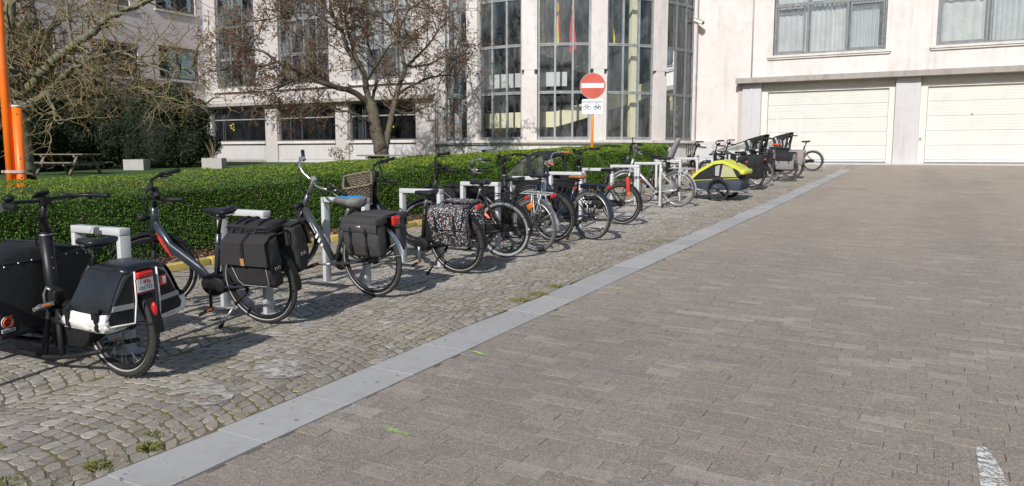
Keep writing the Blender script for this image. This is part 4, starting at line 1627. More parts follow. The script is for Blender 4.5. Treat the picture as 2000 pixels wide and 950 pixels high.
BARK1 = bark("mossy_pale_bark", (0.085, 0.078, 0.055), (0.20, 0.19, 0.14), (0.17, 0.175, 0.055))
TWIG1 = bark("olive_tan_twig", (0.22, 0.18, 0.085), (0.31, 0.245, 0.13), (0.30, 0.17, 0.09), 3)
D = 16.0
L1 = [
    [(50, 352, D, .215), (43, 300, D, .195), (38, 240, D, .19), (36, 190, D, .21), (38, 165, D, .20)],
    [(34, 185, D, .15), (22, 140, D - .2, .14), (16, 85, D - .3, .13), (20, 20, D - .4, .115), (30, -60, D - .4, .09), (40, -160, D - .3, .05)],
    [(42, 180, D, .14), (60, 130, D + .2, .12), (66, 75, D + .3, .105), (62, 20, D + .5, .09), (52, -60, D + .6, .07), (60, -150, D + .8, .04)],
    [(40, 185, D, .13), (68, 162, D - .1, .12), (98, 125, D - .3, .11), (140, 92, D - .5, .095), (182, 62, D - .7, .085), (212, 34, D - .8, .07), (262, 14, D - .9, .055), (300, -4, D - 1, .045), (360, -30, D - 1.1, .02)],
    [(36, 215, D, .11), (62, 202, D - .3, .105), (96, 180, D - .5, .09), (124, 150, D - .7, .07), (150, 130, D - .9, .045), (190, 112, D - 1, .03), (240, 100, D - 1.2, .018)],
    [(50, 222, D, .09), (86, 196, D + .4, .07), (128, 158, D + .6, .06), (200, 164, D + .4, .05), (262, 170, D + .2, .04), (310, 186, D, .03), (360, 200, D, .018), (402, 212, D - .1, .008)],
    [(66, 170, D + .1, .07), (120, 120, D + .8, .06), (190, 130, D + 1.2, .045), (270, 126, D + 1.4, .03), (350, 130, D + 1.6, .015)],
    [(90, 180, D - .4, .05), (104, 210, D - .9, .035), (112, 240, D - 1.2, .018), (150, 228, D - 1.3, .01)],
    [(140, 92, D - .5, .05), (134, 40, D - .4, .04), (124, -20, D - .3, .03), (110, -70, D - .2, .02)],
    [(30, 160, D - .3, .06), (-30, 120, D - .8, .05), (-90, 90, D - 1.2, .035), (-160, 80, D - 1.5, .02)],
    [(60, 120, D + .3, .06), (100, 60, D + 1.0, .045), (150, 20, D + 1.5, .03), (210, -20, D + 2, .02)],
    [(230, 100, D - .6, .03), (280, 120, D - .8, .025), (330, 140, D - .9, .02), (380, 130, D - 1, .012), (430, 136, D - 1, .005)],
]
build_tree("mossy_tree", "bare tree with a pale mossy trunk and curling yellowish twigs on the left", L1, BARK1, TWIG1,
           [dict(per_m=6.5, ratio=1.25, rr=0.36, k=8, wig=0.20, trop=np.array([0.02, -0.02, -0.06]), start=0.12, rmin=0.015),
            dict(per_m=6.2, ratio=0.68, rr=0.6, k=7, wig=0.24, trop=np.array([0, 0, 0.10]), start=0.1, rmin=0.0095),
            dict(per_m=8.0, ratio=0.36, rr=0.7, k=5, wig=0.22, trop=np.array([0, 0, 0.22]), start=0.12, rmin=0.0055)], np.random.default_rng(3))

BARK2 = bark("brown_ridged_bark", (0.050, 0.040, 0.032), (0.125, 0.10, 0.08), (0.115, 0.105, 0.055))
TWIG2 = bark("dark_twig", (0.115, 0.085, 0.062), (0.21, 0.165, 0.12), (0.22, 0.19, 0.09), 4)
D = 27.0
L2 = [
    [(747, 312, D, .26), (742, 285, D, .235), (734, 250, D, .215), (727, 215, D, .20), (722, 196, D, .185)],
    [(724, 205, D, .15), (716, 180, D, .13), (712, 150, D - .2, .115), (697, 118, D - .4, .10), (680, 98, D - .5, .095), (668, 62, D - .7, .08), (652, 38, D - .8, .07), (644, 0, D - 1, .055), (638, -60, D - 1.2, .035), (620, -120, D - 1.3, .015)],
    [(726, 208, D, .13), (690, 180, D - .5, .115), (640, 166, D - 1.2, .10), (590, 142, D - 1.6, .085), (545, 122, D - 2.0, .065), (515, 102, D - 2.2, .05), (480, 92, D - 2.3, .035), (440, 84, D - 2.4, .02), (405, 90, D - 2.4, .008)],
    [(752, 300, D + .1, .14), (758, 262, D + .1, .13), (766, 222, D + .2, .12), (776, 180, D + .3, .105), (790, 135, D + .4, .09), (782, 90, D + .6, .075), (780, 60, D + .7, .065), (795, 20, D + .8, .05), (792, -30, D + .9, .035), (800, -90, D + 1, .015)],
    [(697, 118, D - .4, .08), (684, 75, D + .2, .07), (676, 40, D + .4, .06), (674, 0, D + .6, .045), (680, -70, D + .9, .02)],
    [(779, 75, D + .6, .05), (760, 50, D + .2, .045), (738, 22, D - .1, .035), (720, -10, D - .3, .025), (700, -60, D - .4, .01)],
    [(735, 250, D, .06), (712, 232, D - .4, .05), (680, 218, D - .8, .04), (640, 212, D - 1.1, .03), (590, 208, D - 1.3, .02), (550, 214, D - 1.4, .008)],
    [(776, 185, D + .3, .06), (810, 165, D + .8, .05), (850, 150, D + 1.0, .04), (890, 150, D + 1.2, .02), (925, 165, D + 1.3, .008)],
    [(790, 135, D + .4, .06), (825, 100, D - .2, .05), (850, 70, D - .6, .035), (862, 30, D - .8, .02), (870, -10, D - 1, .01)],
    [(715, 160, D, .06), (740, 120, D - .8, .05), (760, 90, D - 1.3, .035), (790, 70, D - 1.6, .02), (830, 50, D - 1.8, .01)],
    [(640, 166, D - 1.2, .05), (610, 110, D - .8, .04), (590, 60, D - .4, .03), (570, 10, D, .02), (560, -50, D + .3, .01)],
    [(668, 62, D - .7, .05), (620, 30, D - 1.1, .04), (570, 25, D - 1.4, .03), (520, 40, D - 1.5, .02), (480, 40, D - 1.5, .008)],
    [(545, 122, D - 2, .05), (500, 130, D - 1.6, .04), (460, 128, D - 1.2, .028), (425, 140, D - 1, .012)],
    [(590, 142, D - 1.6, .05), (560, 165, D - 1.4, .04), (525, 175, D - 1.2, .028), (490, 190, D - 1, .01)],
    [(795, 20, D + .8, .05), (830, 0, D + 1, .035), (870, -20, D + 1.2, .015)],
    [(792, 130, D + .4, .05), (830, 128, D + .1, .04), (870, 110, D - .1, .028), (905, 90, D - .2, .01)],
    [(660, 45, D - .7, .05), (620, 0, D - .4, .04), (590, -40, D, .02)],
    [(768, 215, D + .2, .05), (800, 222, D + .5, .035), (840, 208, D + .7, .02), (880, 212, D + .8, .01)],
    [(726, 200, D, .07), (735, 150, D + 1.0, .06), (720, 90, D + 1.8, .04), (700, 30, D + 2.2, .025), (690, -40, D + 2.5, .01)],
]
BUDS = leaf_mat("purplish_bud", [(0.13, 0.042, 0.034), (0.21, 0.075, 0.055), (0.24, 0.12, 0.07), (0.18, 0.15, 0.05)], trans=0.3)
build_tree("budding_tree", "spreading bare tree with purplish buds in front of the white office building", L2, BARK2, TWIG2,
           [dict(per_m=5.5, ratio=1.7, rr=0.36, k=8, wig=0.2, trop=np.array([0, 0, 0.02]), start=0.2, rmin=0.020),
            dict(per_m=5.0, ratio=0.95, rr=0.55, k=6, wig=0.25, trop=np.array([0, 0, 0.05]), start=0.12, rmin=0.011),
            dict(per_m=5.6, ratio=0.5, rr=0.6, k=4, wig=0.28, trop=np.array([0, 0, 0.05]), start=0.15, rmin=0.0062)], np.random.default_rng(5),
           bud=(BUDS, 46000, 0.060, 0.034))

# ---- dark yew mass on the left, two bushes grown together
YEW = leaf_mat("yew_leaf", [(0.006, 0.014, 0.005), (0.013, 0.026, 0.008), (0.024, 0.042, 0.012), (0.045, 0.066, 0.02)], rough=0.6, trans=0.12)
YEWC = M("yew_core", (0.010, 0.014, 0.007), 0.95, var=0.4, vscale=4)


def bush(name, label, base, blobs, n, L, Wd, leaf, core, seed, shrink=0.8, cat="bush"):
    R = np.random.default_rng(seed)
    root = thing(name, label, cat, base)
    c = MB()
    vol = np.array([a[3] * a[4] + a[4] * a[5] for a in blobs])
    Ps, Ns = [], []
    for bl, f in zip(blobs, vol / vol.sum()):
        cx, cy, cz, rx, ry, rz = bl
        c.ball((cx, cy, cz), (rx * shrink, ry * shrink, rz * shrink), 14, 10)
        k = int(n * f)
        d = R.normal(0, 1, (k, 3))
        d /= np.linalg.norm(d, axis=1)[:, None]
        lump = 1 + 0.10 * np.sin(d[:, 0] * 7 + cx) * np.sin(d[:, 2] * 6 + cy) + 0.07 * np.sin(d[:, 1] * 13 + d[:, 2] * 11)
        rr = (lump - R.exponential(0.06, k) + R.normal(0, .02, k))[:, None]
        Ps.append(np.array([cx, cy, cz]) + d * rr * np.array([rx, ry, rz]))
        Ns.append(d)
    P, N = np.concatenate(Ps), np.concatenate(Ns)
    V, F = leaf_quads(P, N, L, Wd, 0.7, 0.05, R)
    c.build("twig_core", core, root)
    tag(link("leaves", np_mesh("leaves", V, F, leaf), root), kind='stuff')
    return root


_r = random.Random(4)
blobs = []
for cx_, cy_, hh in ((-31.6, 23.4, 3.5), (-32.9, 22.9, 4.0), (-34.0, 22.0, 4.2), (-34.6, 20.4, 4.2), (-34.8, 18.6, 4.0), (-34.9, 16.6, 4.3), (-35.0, 14.4, 4.4), (-35.0, 12.0, 4.2)):
    ox, oy = cx_ + 33.3, cy_ - 22.6
    hh *= 1.1
    blobs.append((ox, oy, hh * .42, 1.45, 1.35, hh * .54))
    for q in range(7):
        a = _r.uniform(0, 6.28)
        blobs.append((ox + 1.0 * cos(a), oy + 1.0 * sin(a), hh * _r.uniform(.25, .80), _r.uniform(.5, .85), _r.uniform(.5, .85), _r.uniform(.5, .95)))
bush("yew_bush", "dark green yew mass behind the picnic table, the wider of the two", (-33.3, 22.6, LAWN(22.6)), blobs, 80000, 0.16, 0.05, YEW, YEWC, 11)
blobs = []
for ox, oy, hh in ((0, 0, 4.0), (-1.0, -.2, 4.0), (1.0, .25, 3.3)):
    blobs.append((ox, oy, hh * .42, 1.15, 1.0, hh * .5))
    for q in range(8):
        a = _r.uniform(0, 6.28)
        blobs.append((ox + .8 * cos(a), oy + .8 * sin(a), hh * _r.uniform(.2, .82), _r.uniform(.4, .7), _r.uniform(.4, .7), _r.uniform(.4, .8)))
bush("yew_bush", "dark green yew bush beside the pale planter near the office windows", (-31.75, 23.85, LAWN(23.85)), blobs, 36000, 0.15, 0.048, YEW, YEWC, 12)
bush("wall_shrub", "small sparse shrub at the foot of the white office wall", (-24.6, 27.2, LAWN(27.2)),
     [(0, 0, .55, .35, .3, .3), (.75, .1, .75, .2, .2, .28), (.3, 0, .45, .3, .3, .25)], 260, 0.10, 0.05, leaf_mat("olive_leaf", [(0.08, 0.09, 0.03), (0.2, 0.19, 0.07)]), M("shrub_stem", (0.1, 0.08, 0.05), 0.9), 13, 0.08, "shrub")

# ---- lawn furniture
WOOD = M("weathered_grey_wood", (0.20, 0.18, 0.14), 0.9, var=0.3, vscale=4, bmp=0.4, bscale=30, dirt=0.4, dirtcol=(0.07, 0.08, 0.04))
CONCB = plaster("planter_concrete", (0.42, 0.41, 0.39), (0.2, 0.2, 0.18), 0.4, 0.9)


def picnic_table(label, loc, rz, L=2.4):
    t = thing("picnic_table", label, "table", loc, rz, "wooden picnic tables on the lawn")
    for i in range(5):
        MB().box((0, -0.36 + i * 0.18, 0.78), (L, 0.165, 0.045)).build("tabletop_plank", WOOD, t, bev=0.006)
    for s in (-1, 1):
        for i in range(2):
            MB().box((0, s * (0.72 + i * 0.17), 0.46), (L, 0.155, 0.045)).build("bench_plank", WOOD, t, bev=0.006)
        x = s * L * 0.33
        MB().box((x, 0, 0.715), (0.09, 0.86, 0.08)).build("table_bearer", WOOD, t)
        MB().box((x, 0, 0.39), (0.09, 1.8, 0.09)).build("bench_bearer", WOOD, t)
        for q in (-1, 1):
            MB().tube([(x + 0.06, q * 0.30, 0.74), (x + 0.06, q * 0.70, 0.0)], 0.06, 4).build("leg", WOOD, t)
    return t


picnic_table("weathered wooden picnic table in the shade under the mossy tree", (-30.3, 18.1, LAWN(18.1) + 0.02), rad(8), 2.7)
picnic_table("grey picnic table showing just above the hedge before the budding tree", (-14.5, 18.6, LAWN(18.6) - 0.02), rad(4), 2.1)


def planter(label, loc, rz):
    t = thing("concrete_planter", label, "planter", loc, rz, "square concrete planters")
    b = MB()
    w, h, th = 0.42, 0.46, 0.06
    for sx, sy, dx, dy in ((0, -w + th / 2, 2 * w, th), (0, w - th / 2, 2 * w, th), (-w + th / 2, 0, th, 2 * w - 2 * th), (w - th / 2, 0, th, 2 * w - 2 * th)):
        b.box((sx, sy, h / 2), (dx, dy, h))
    b.build("tub", CONCB, t)
    MB().box((0, 0, h - 0.1), (2 * w - 2 * th, 2 * w - 2 * th, 0.04)).build("soil", M("potting_soil", (0.04, 0.03, 0.02), 0.95), t)
    return t


planter("grey concrete planter standing in the shade of the yew", (-31.0, 21.6, LAWN(21.6)), rad(35))
p = planter("paler concrete planter with dry stems beside the yew", (-28.2, 23.4, LAWN(23.4)), rad(35))
b = MB()
for i in range(14):
    a, l = random.uniform(0, 6.28), random.uniform(.4, .95)
    b.tube([(0.1 * cos(a), 0.1 * sin(a), .38), (-0.05 + 0.16 * cos(a), 0.16 * sin(a), .38 + l * .5), (-0.12 + 0.34 * cos(a) * l, 0.3 * sin(a) * l, .4 + l)], [.012, .009, .004], 4)
b.build("dry_stems", M("dry_stem", (0.22, 0.17, 0.10), 0.9), p)

# low grey lamp head seen over the hedge
lp = thing("garden_lamp", "low garden lamp with a flat grey domed hood just over the hedge top", "lamp", (-11.35, 18.6, LAWN(18.6) + 0.13))
LG = M("lamp_grey_paint", (0.24, 0.26, 0.28), 0.4)
MB().cyl((0, 0, -0.14), (0, 0, 0.80), 0.05, 12).build("post", LG, lp)
b = MB()
rings = []
for z, r in ((0.78, 0.29), (0.80, 0.31), (0.84, 0.28), (0.88, 0.17), (0.895, 0.05)):
    rings.append([(r * cos(2 * PI * i / 24), r * sin(2 * PI * i / 24), z) for i in range(24)])
b.loft(rings)
b.build("lamp_hood", LG, lp)

# potted flowers on the office window sills (inside)
DAFF = leaf_mat("daffodil_leaf", [(0.10, 0.2, 0.03), (0.2, 0.32, 0.06)])
DAFY = leaf_mat("daffodil_flower", [(0.65, 0.55, 0.05), (0.75, 0.68, 0.15)])
POT = M("grey_blue_pot", (0.2, 0.24, 0.26), 0.5)
for i, (x, s, lab) in enumerate(((-34.7, 1.3, "yellow flowering branch in a pot inside the leftmost office window"), (-23.6, 1.0, "daffodils in a pot inside the office window right of the tree trunk"), (-24.75, 1.0, "daffodils in a pot half hidden behind the budding tree trunk"))):
    t = thing("potted_daffodil", lab, "plant", (x, YL + 0.30, 2.2), 0, "pots on the office window sills")
    MB().tube([(0, 0, 0), (0, 0, .2)], [.08, .11], 12).build("pot", POT, t)
    R = np.random.default_rng(i)
    n = 26
    b = MB()
    tips = []
    for k in range(n):
        a, l = R.uniform(0, 6.28), R.uniform(.35, .62) * s
        tip = (0.3 * l * cos(a), 0.3 * l * sin(a), .2 + l)
        tips.append(tip)
        b.tube([(0.04 * cos(a), 0.04 * sin(a), .18), (0.15 * l * cos(a), .15 * l * sin(a), .2 + l * .6), tip], [.011, .011, .004], 4)
    b.build("stems", DAFF, t)
    V, F = leaf_quads(np.repeat(np.array(tips[:14]), 4, 0) + R.normal(0, .025, (56, 3)), np.array([0, -1.0, .3]), .09, .06, .6, .1, R)
    link("flowers", np_mesh("flowers", V, F, DAFY), t)

# ================================================================== POLES AND SIGN
ORANGE = M("fluorescent_orange_paint", (0.88, 0.17, 0.010), 0.42, var=0.08, vscale=3, dirt=0.12, dirtcol=(0.55, 0.2, 0.08))
GALV = M("galvanised_steel", (0.42, 0.42, 0.42), 0.45, 0.6, var=0.2, vscale=12, dirt=0.3)
gz = LAWN(5.1)
po = thing("orange_pole", "tall bright orange pole at the left edge, taller of the pair", "pole", (-9.62, 5.065, gz))
MB().cyl((0, 0, -0.1), (0, 0, 4.6), 0.048, 20).build("shaft", ORANGE, po)
pt_ = thing("orange_post", "short orange post with drill holes strapped to the taller orange pole", "post", (-9.552, 5.147, gz))
MB().cyl((0, 0, -0.1), (0, 0, 1.80), 0.052, 20).build("shaft", ORANGE, pt_)
MB().cyl((0, 0, 1.80), (0, 0, 1.825), 0.055, 20).build("cap", M("pale_cap", (0.6, 0.57, 0.53), 0.5), pt_)
b = MB()
for z in (1.72, 1.20, 0.98, 0.80, 0.6):
    d = Vector((0.86, -0.5, 0)).normalized()
    MB().cyl(Vector((0.0, 0, z)) + d * 0.045, Vector((0.0, 0, z)) + d * 0.054, 0.008, 8).build("drill_hole", M("black_hole", (0.01, 0.01, 0.01), 0.9), pt_)
b = MB()
c1, c2 = Vector((-0.068, -0.082, 1.05)), Vector((0, 0, 1.05))
ax = (c2 - c1).normalized()
pr = ax.cross(Vector((0, 0, 1)))
loop = []
for k in range(10):
    a = PI * k / 9 - PI / 2
    loop.append(c2 + ax * (0.058 * cos(a)) + pr * (0.058 * sin(a)))
for k in range(10):
    a = PI * k / 9 + PI / 2
    loop.append(c1 + ax * (0.055 * cos(a)) + pr * (0.055 * sin(a)))
b.strip(loop + [loop[0]], (0, 0, 1), 0.035, 0.006)
b.box(tuple((c1 - ax * 0.075) + Vector((0, 0, 0))), (0.03, 0.03, 0.03))
b.build("strap_clamp", M("clamp_pinkish_steel", (0.62, 0.45, 0.40), 0.45, 0.3), pt_)

ORANGE_D = M("sign_post_orange", (0.80, 0.22, 0.02), 0.5, var=0.15)
sx, sy = -8.40, 19.40
sgz = G(sx, sy)
sg = thing("no_entry_sign", "red round no entry sign over a white plate reading UITGEZONDERD on an orange post", "sign", (sx, sy, sgz), rad(24))
MB().cyl((0, 0.04, 0), (0, 0.04, 2.9), 0.038, 14).build("post", ORANGE_D, sg)
RED = M("faded_sign_red", (0.50, 0.085, 0.055), 0.45, var=0.10, vscale=3)
SWH = M("sign_white", (0.70, 0.71, 0.74), 0.45, var=0.05, vscale=4)
INK = M("sign_black", (0.06, 0.065, 0.075), 0.5)
zc = 2.655
n = 48
b = MB()
b.loft([[(0.335 * cos(2 * PI * i / n), y_, zc + 0.335 * sin(2 * PI * i / n)) for i in range(n)] for y_ in (-0.004, -0.014)], False)
disc = b.build("disc", RED, sg)
MB().ring((0, -0.010, zc), (0, 1, 0), 0.337, 0.008, 48, 6).build("rim", M("sign_back_grey", (0.4, 0.4, 0.4), 0.5), disc)
MB().box((0, -0.016, zc + 0.01), (0.60, 0.003, 0.125)).build("bar", SWH, disc)
b = MB()
pts = []
w, h, r = 0.285, 0.200, 0.04
for cx_, cz_, a0 in ((w - r, h - r, 0), (-w + r, h - r, 90), (-w + r, -h + r, 180), (w - r, -h + r, 270)):
    for k in range(5):
        a = rad(a0 + k * 22.5)
        pts.append((cx_ + r * cos(a), -0.012, cz_ + r * sin(a)))
zp = 2.107
plate = MB().poly([(x, y_, z + zp) for x, y_, z in pts], (0, 1, 0), 0.008).build("plate", SWH, sg)
MT = Matrix.Rotation(PI / 2, 4, 'X')
text("UITGEZONDERD", 0.072, Matrix.Translation((0, -0.0145, zp + 0.125)) @ MT, INK, "lettering", plate)
text("A", 0.055, Matrix.Translation((0.12, -0.0145, zp - 0.145)) @ MT, INK, "lettering", plate)


def sign_bike(cx_, s, moped):
    b = MB()
    z0 = zp - 0.03
    yq = -0.0155
    lw = 0.006
    for dx in (-.058, .058):
        b.ring((cx_ + dx * s, yq, z0), (0, 1, 0), 0.042 * s, lw * (1.3 if moped else .75), 24, 5)
    P = lambda x, z: (cx_ + x * s, yq, z0 + z * s)
    L = [[P(-.058, 0), P(-.03, .085)], [P(-.03, .07), P(.0, -.005), P(.058, 0)], [P(-.028, .06), P(.022, .06), P(.0, -.005)], [P(.022, .06), P(.058, 0)], [P(.022, .06), P(.02, .08)], [P(.005, .08), P(.035, .08)], [P(-.045, .09), P(-.022, .088)]]
    if moped:
        L = [[P(-.058, 0), P(-.025, .12)], [P(-.04, .125), P(-.02, .12)], [P(-.035, .055), P(-.005, .0), P(.058, 0)], [P(.02, .085), P(.05, .085)], [P(.03, .085), P(.01, 0)], [P(.035, .05), P(.085, .05)]]
        b.box(P(.005, .0), (.04 * s, .003, .032 * s))
    for l in L:
        b.tube(l, lw * (1.2 if moped else .6), 5)
    b.build("bicycle_symbol" if not moped else "moped_symbol", INK, plate)


sign_bike(-0.145, 1.0, False)
sign_bike(0.13, 0.95, True)
for z in (2.25, 2.0, 2.75, 2.55):
    MB().box((0, 0.02, z), (0.10, 0.04, 0.03)).build("bracket", GALV, sg)

# ================================================================== BIKE STANDS
SWHITE = M("light_grey_powder_coat", (0.50, 0.515, 0.52), 0.42, var=0.05, vscale=2.5, dirt=0.12, dirtcol=(0.34, 0.33, 0.31))
CEM = plaster("footing_cement", (0.46, 0.44, 0.41), (0.25, 0.24, 0.22), 0.5, 0.9)
st_names = ["beside the cargo bike in front", "between the two nearest bikes", "behind the bike with silver handlebars", "fourth", "fifth", "sixth", "seventh", "eighth", "ninth"]
stand0 = thing("bike_stand", "stand", "bike stand", (0, 0, 0))
h, w, pd, pw = 0.872, 0.56, 0.082, 0.042
b = MB().bx(-w / 2, -w / 2 + pw, -pd / 2, pd / 2, -0.05, h - 0.052)
b.build("upright", SWHITE, stand0, bev=0.004)
b = MB().bx(w / 2 - pw, w / 2, -pd / 2, pd / 2, -0.05, h - 0.052)
b.build("upright", SWHITE, stand0, bev=0.004)
MB().bx(-w / 2, w / 2, -pd / 2 - .0005, pd / 2 + .0005, h - 0.05, h).build("top_bar", SWHITE, stand0, bev=0.004)
for s in (-1, 1):
    b = MB()
    vs = []
    for k in range(14):
        a = 2 * PI * k / 14
        r = random.uniform(.09, .14)
        vs.append((s * (w / 2 - pw / 2) + r * cos(a), r * sin(a) * .9, 0.0075))
    vs.append((s * (w / 2 - pw / 2), 0, 0.012))
    b.add(vs, [(k, (k + 1) % 14, 14) for k in range(14)])
    b.build("cement_collar", CEM, stand0)
labels = ["light grey hoop stand nearest the viewer, right behind the cargo bike saddle",
          "light grey hoop stand behind the black double panniers with a tan buckle",
          "light grey hoop stand behind the blue and grey saddle cover",
          "light grey hoop stand behind the saddle of the bike with floral bags",
          "light grey hoop stand behind the bike with white walled tyres",
          "light grey hoop stand behind the silver luggage carrier bike",
          "light grey hoop stand beside the navy bike with a brown saddle",
          "light grey hoop stand to the left of the bike with the red strap",
          "light grey hoop stand just right of the red strap",
          "light grey hoop stand with both posts clear beside the silver bike",
          "light grey hoop stand right behind the silver bike saddle",
          "light grey hoop stand whose right post stands before the lime trailer",
          "light grey hoop stand beside the bike with an upright front carrier",
          "light grey hoop stand beside the bike with bulging black panniers",
          "light grey hoop stand beside the plain black bike behind the bulging panniers",
          "light grey hoop stand just before the bike with two tone bags",
          "light grey hoop stand beside the hooded cargo bike with light grey bags",
          "light grey hoop stand between the two hooded cargo bikes",
          "farthest light grey hoop stand, next to the bike with the orange saddle"]
for k in range(-1, 19):
    y = 4.545 + 1.27 * (k - 1)
    x = -5.15
    lab = "light grey hoop stand before the nearest cargo bike, out past the left edge" if k < 0 else labels[k] if k < len(labels) else "light grey hoop stand in the crowded far end of the row"
    o = stand0 if k == 0 else copy_thing(stand0)
    o.location = (x, y, G(x, y))
    o["label"] = lab
    o["group"] = "light grey bike stands in a row"

# ================================================================== BIKES
RUB = M("tyre_rubber", (0.028, 0.028, 0.028), 0.8, var=0.25, vscale=20, dirt=0.35, dirtcol=(0.10, 0.095, 0.085), bmp=0.3, bscale=120)
RUB_G = M("greyish_tyre_rubber", (0.075, 0.072, 0.068), 0.85, var=0.2, vscale=20, dirt=0.4, dirtcol=(0.16, 0.15, 0.13))
WALLW = M("whitewall_rubber", (0.27, 0.28, 0.29), 0.75, var=0.15, vscale=8)
REFL = M("reflective_stripe", (0.36, 0.36, 0.35), 0.5)
BLK = M("satin_black_paint", (0.013, 0.013, 0.0145), 0.42, var=0.2, vscale=6, dirt=0.12, dirtcol=(0.05, 0.047, 0.043), spec=0.3)
MBLK = M("matt_black_plastic", (0.014, 0.014, 0.015), 0.60, var=0.25, vscale=10, dirt=0.2, dirtcol=(0.05, 0.047, 0.043), spec=0.25)
SADB = M("black_saddle_vinyl", (0.014, 0.0145, 0.018), 0.36, var=0.2, vscale=10, bmp=0.15, bscale=90)
BROWN = M("tan_saddle_leather", (0.36, 0.135, 0.042), 0.45, var=0.2, vscale=14, bmp=0.15)
CHROME = M("polished_alloy", (0.62, 0.62, 0.62), 0.25, 0.9, var=0.1, vscale=6)
ALU = M("brushed_alloy", (0.40, 0.405, 0.41), 0.42, 0.75, var=0.15, vscale=8, dirt=0.2, dirtcol=(0.14, 0.13, 0.12))
SILV = M("silver_paint", (0.50, 0.51, 0.52), 0.35, 0.35, var=0.08, vscale=5)
DKM = M("dark_gear_steel", (0.06, 0.058, 0.055), 0.5, 0.5, var=0.3, vscale=20)
REDL = M("red_lamp_plastic", (0.55, 0.02, 0.015), 0.25, var=0.15, vscale=30, coat=0.4)
REDP = M("red_paint", (0.62, 0.045, 0.03), 0.4)
PEACH = M("salmon_sticker", (0.78, 0.22, 0.13), 0.5)
GUNM = M("gunmetal_paint", (0.062, 0.068, 0.076), 0.32, 0.25, var=0.12, vscale=5, coat=0.3)
SLATE = M("slate_blue_paint", (0.040, 0.048, 0.064), 0.30, 0.3, var=0.12, vscale=5, coat=0.4)
NAVY = M("navy_paint", (0.020, 0.030, 0.060), 0.33, 0.1, var=0.12, vscale=5, coat=0.3)
GREYF = M("anthracite_fabric", (0.024, 0.023, 0.0235), 0.88, var=0.2, vscale=18, bmp=0.35, bscale=220)
BLKF = M("black_fabric", (0.016, 0.016, 0.018), 0.85, var=0.25, vscale=14, bmp=0.35, bscale=160)
TARP = M("black_tarpaulin", (0.014, 0.0145, 0.016), 0.27, var=0.2, vscale=7, bmp=0.6, bscale=11, spec=0.6)
WTARP = M("white_tarpaulin", (0.72, 0.71, 0.69), 0.42, var=0.06, vscale=6, bmp=0.3, bscale=14, dirt=0.2, dirtcol=(0.45, 0.43, 0.40))
GTARP = M("grey_tarpaulin", (0.33, 0.33, 0.33), 0.5, var=0.1, vscale=6, bmp=0.3, bscale=18)
WHITEP = M("white_print", (0.75, 0.75, 0.75), 0.5)
AMBER = M("amber_reflector", (0.75, 0.20, 0.02), 0.3, coat=0.4)
TAN = M("tan_leather", (0.42, 0.22, 0.09), 0.6)
WICK = M("grey_wicker", (0.17, 0.14, 0.10), 0.8, var=0.35, vscale=30)

_cache = {}


def cached(key, fn):
    if key not in _cache:
        _cache[key] = fn()
    return _cache[key]


def frame_at(x, y, a, lean):
    """Matrix of a bike whose rear wheel touches the ground at x, y. a: heading (degrees from -X towards +Y), lean: degrees to its left."""
    a, l = rad(a), rad(lean)
    e = 0.3
    gx, gy = (G(x + e, y) - G(x - e, y)) / (2 * e), (G(x, y + e) - G(x, y - e)) / (2 * e)
    f = Vector((-cos(a), sin(a), 0))
    f.z = gx * f.x + gy * f.y
    f.normalize()
    n = Vector((-gx, -gy, 1)).normalized()
    n = (n - f * n.dot(f)).normalized()
    s = n.cross(f)
    u = n * cos(l) + s * sin(l)
    s2 = s * cos(l) - n * sin(l)
    m = Matrix(((f.x, s2.x, u.x, x), (f.y, s2.y, u.y, y), (f.z, s2.z, u.z, G(x, y) + 0.004), (0, 0, 0, 1)))
    return m


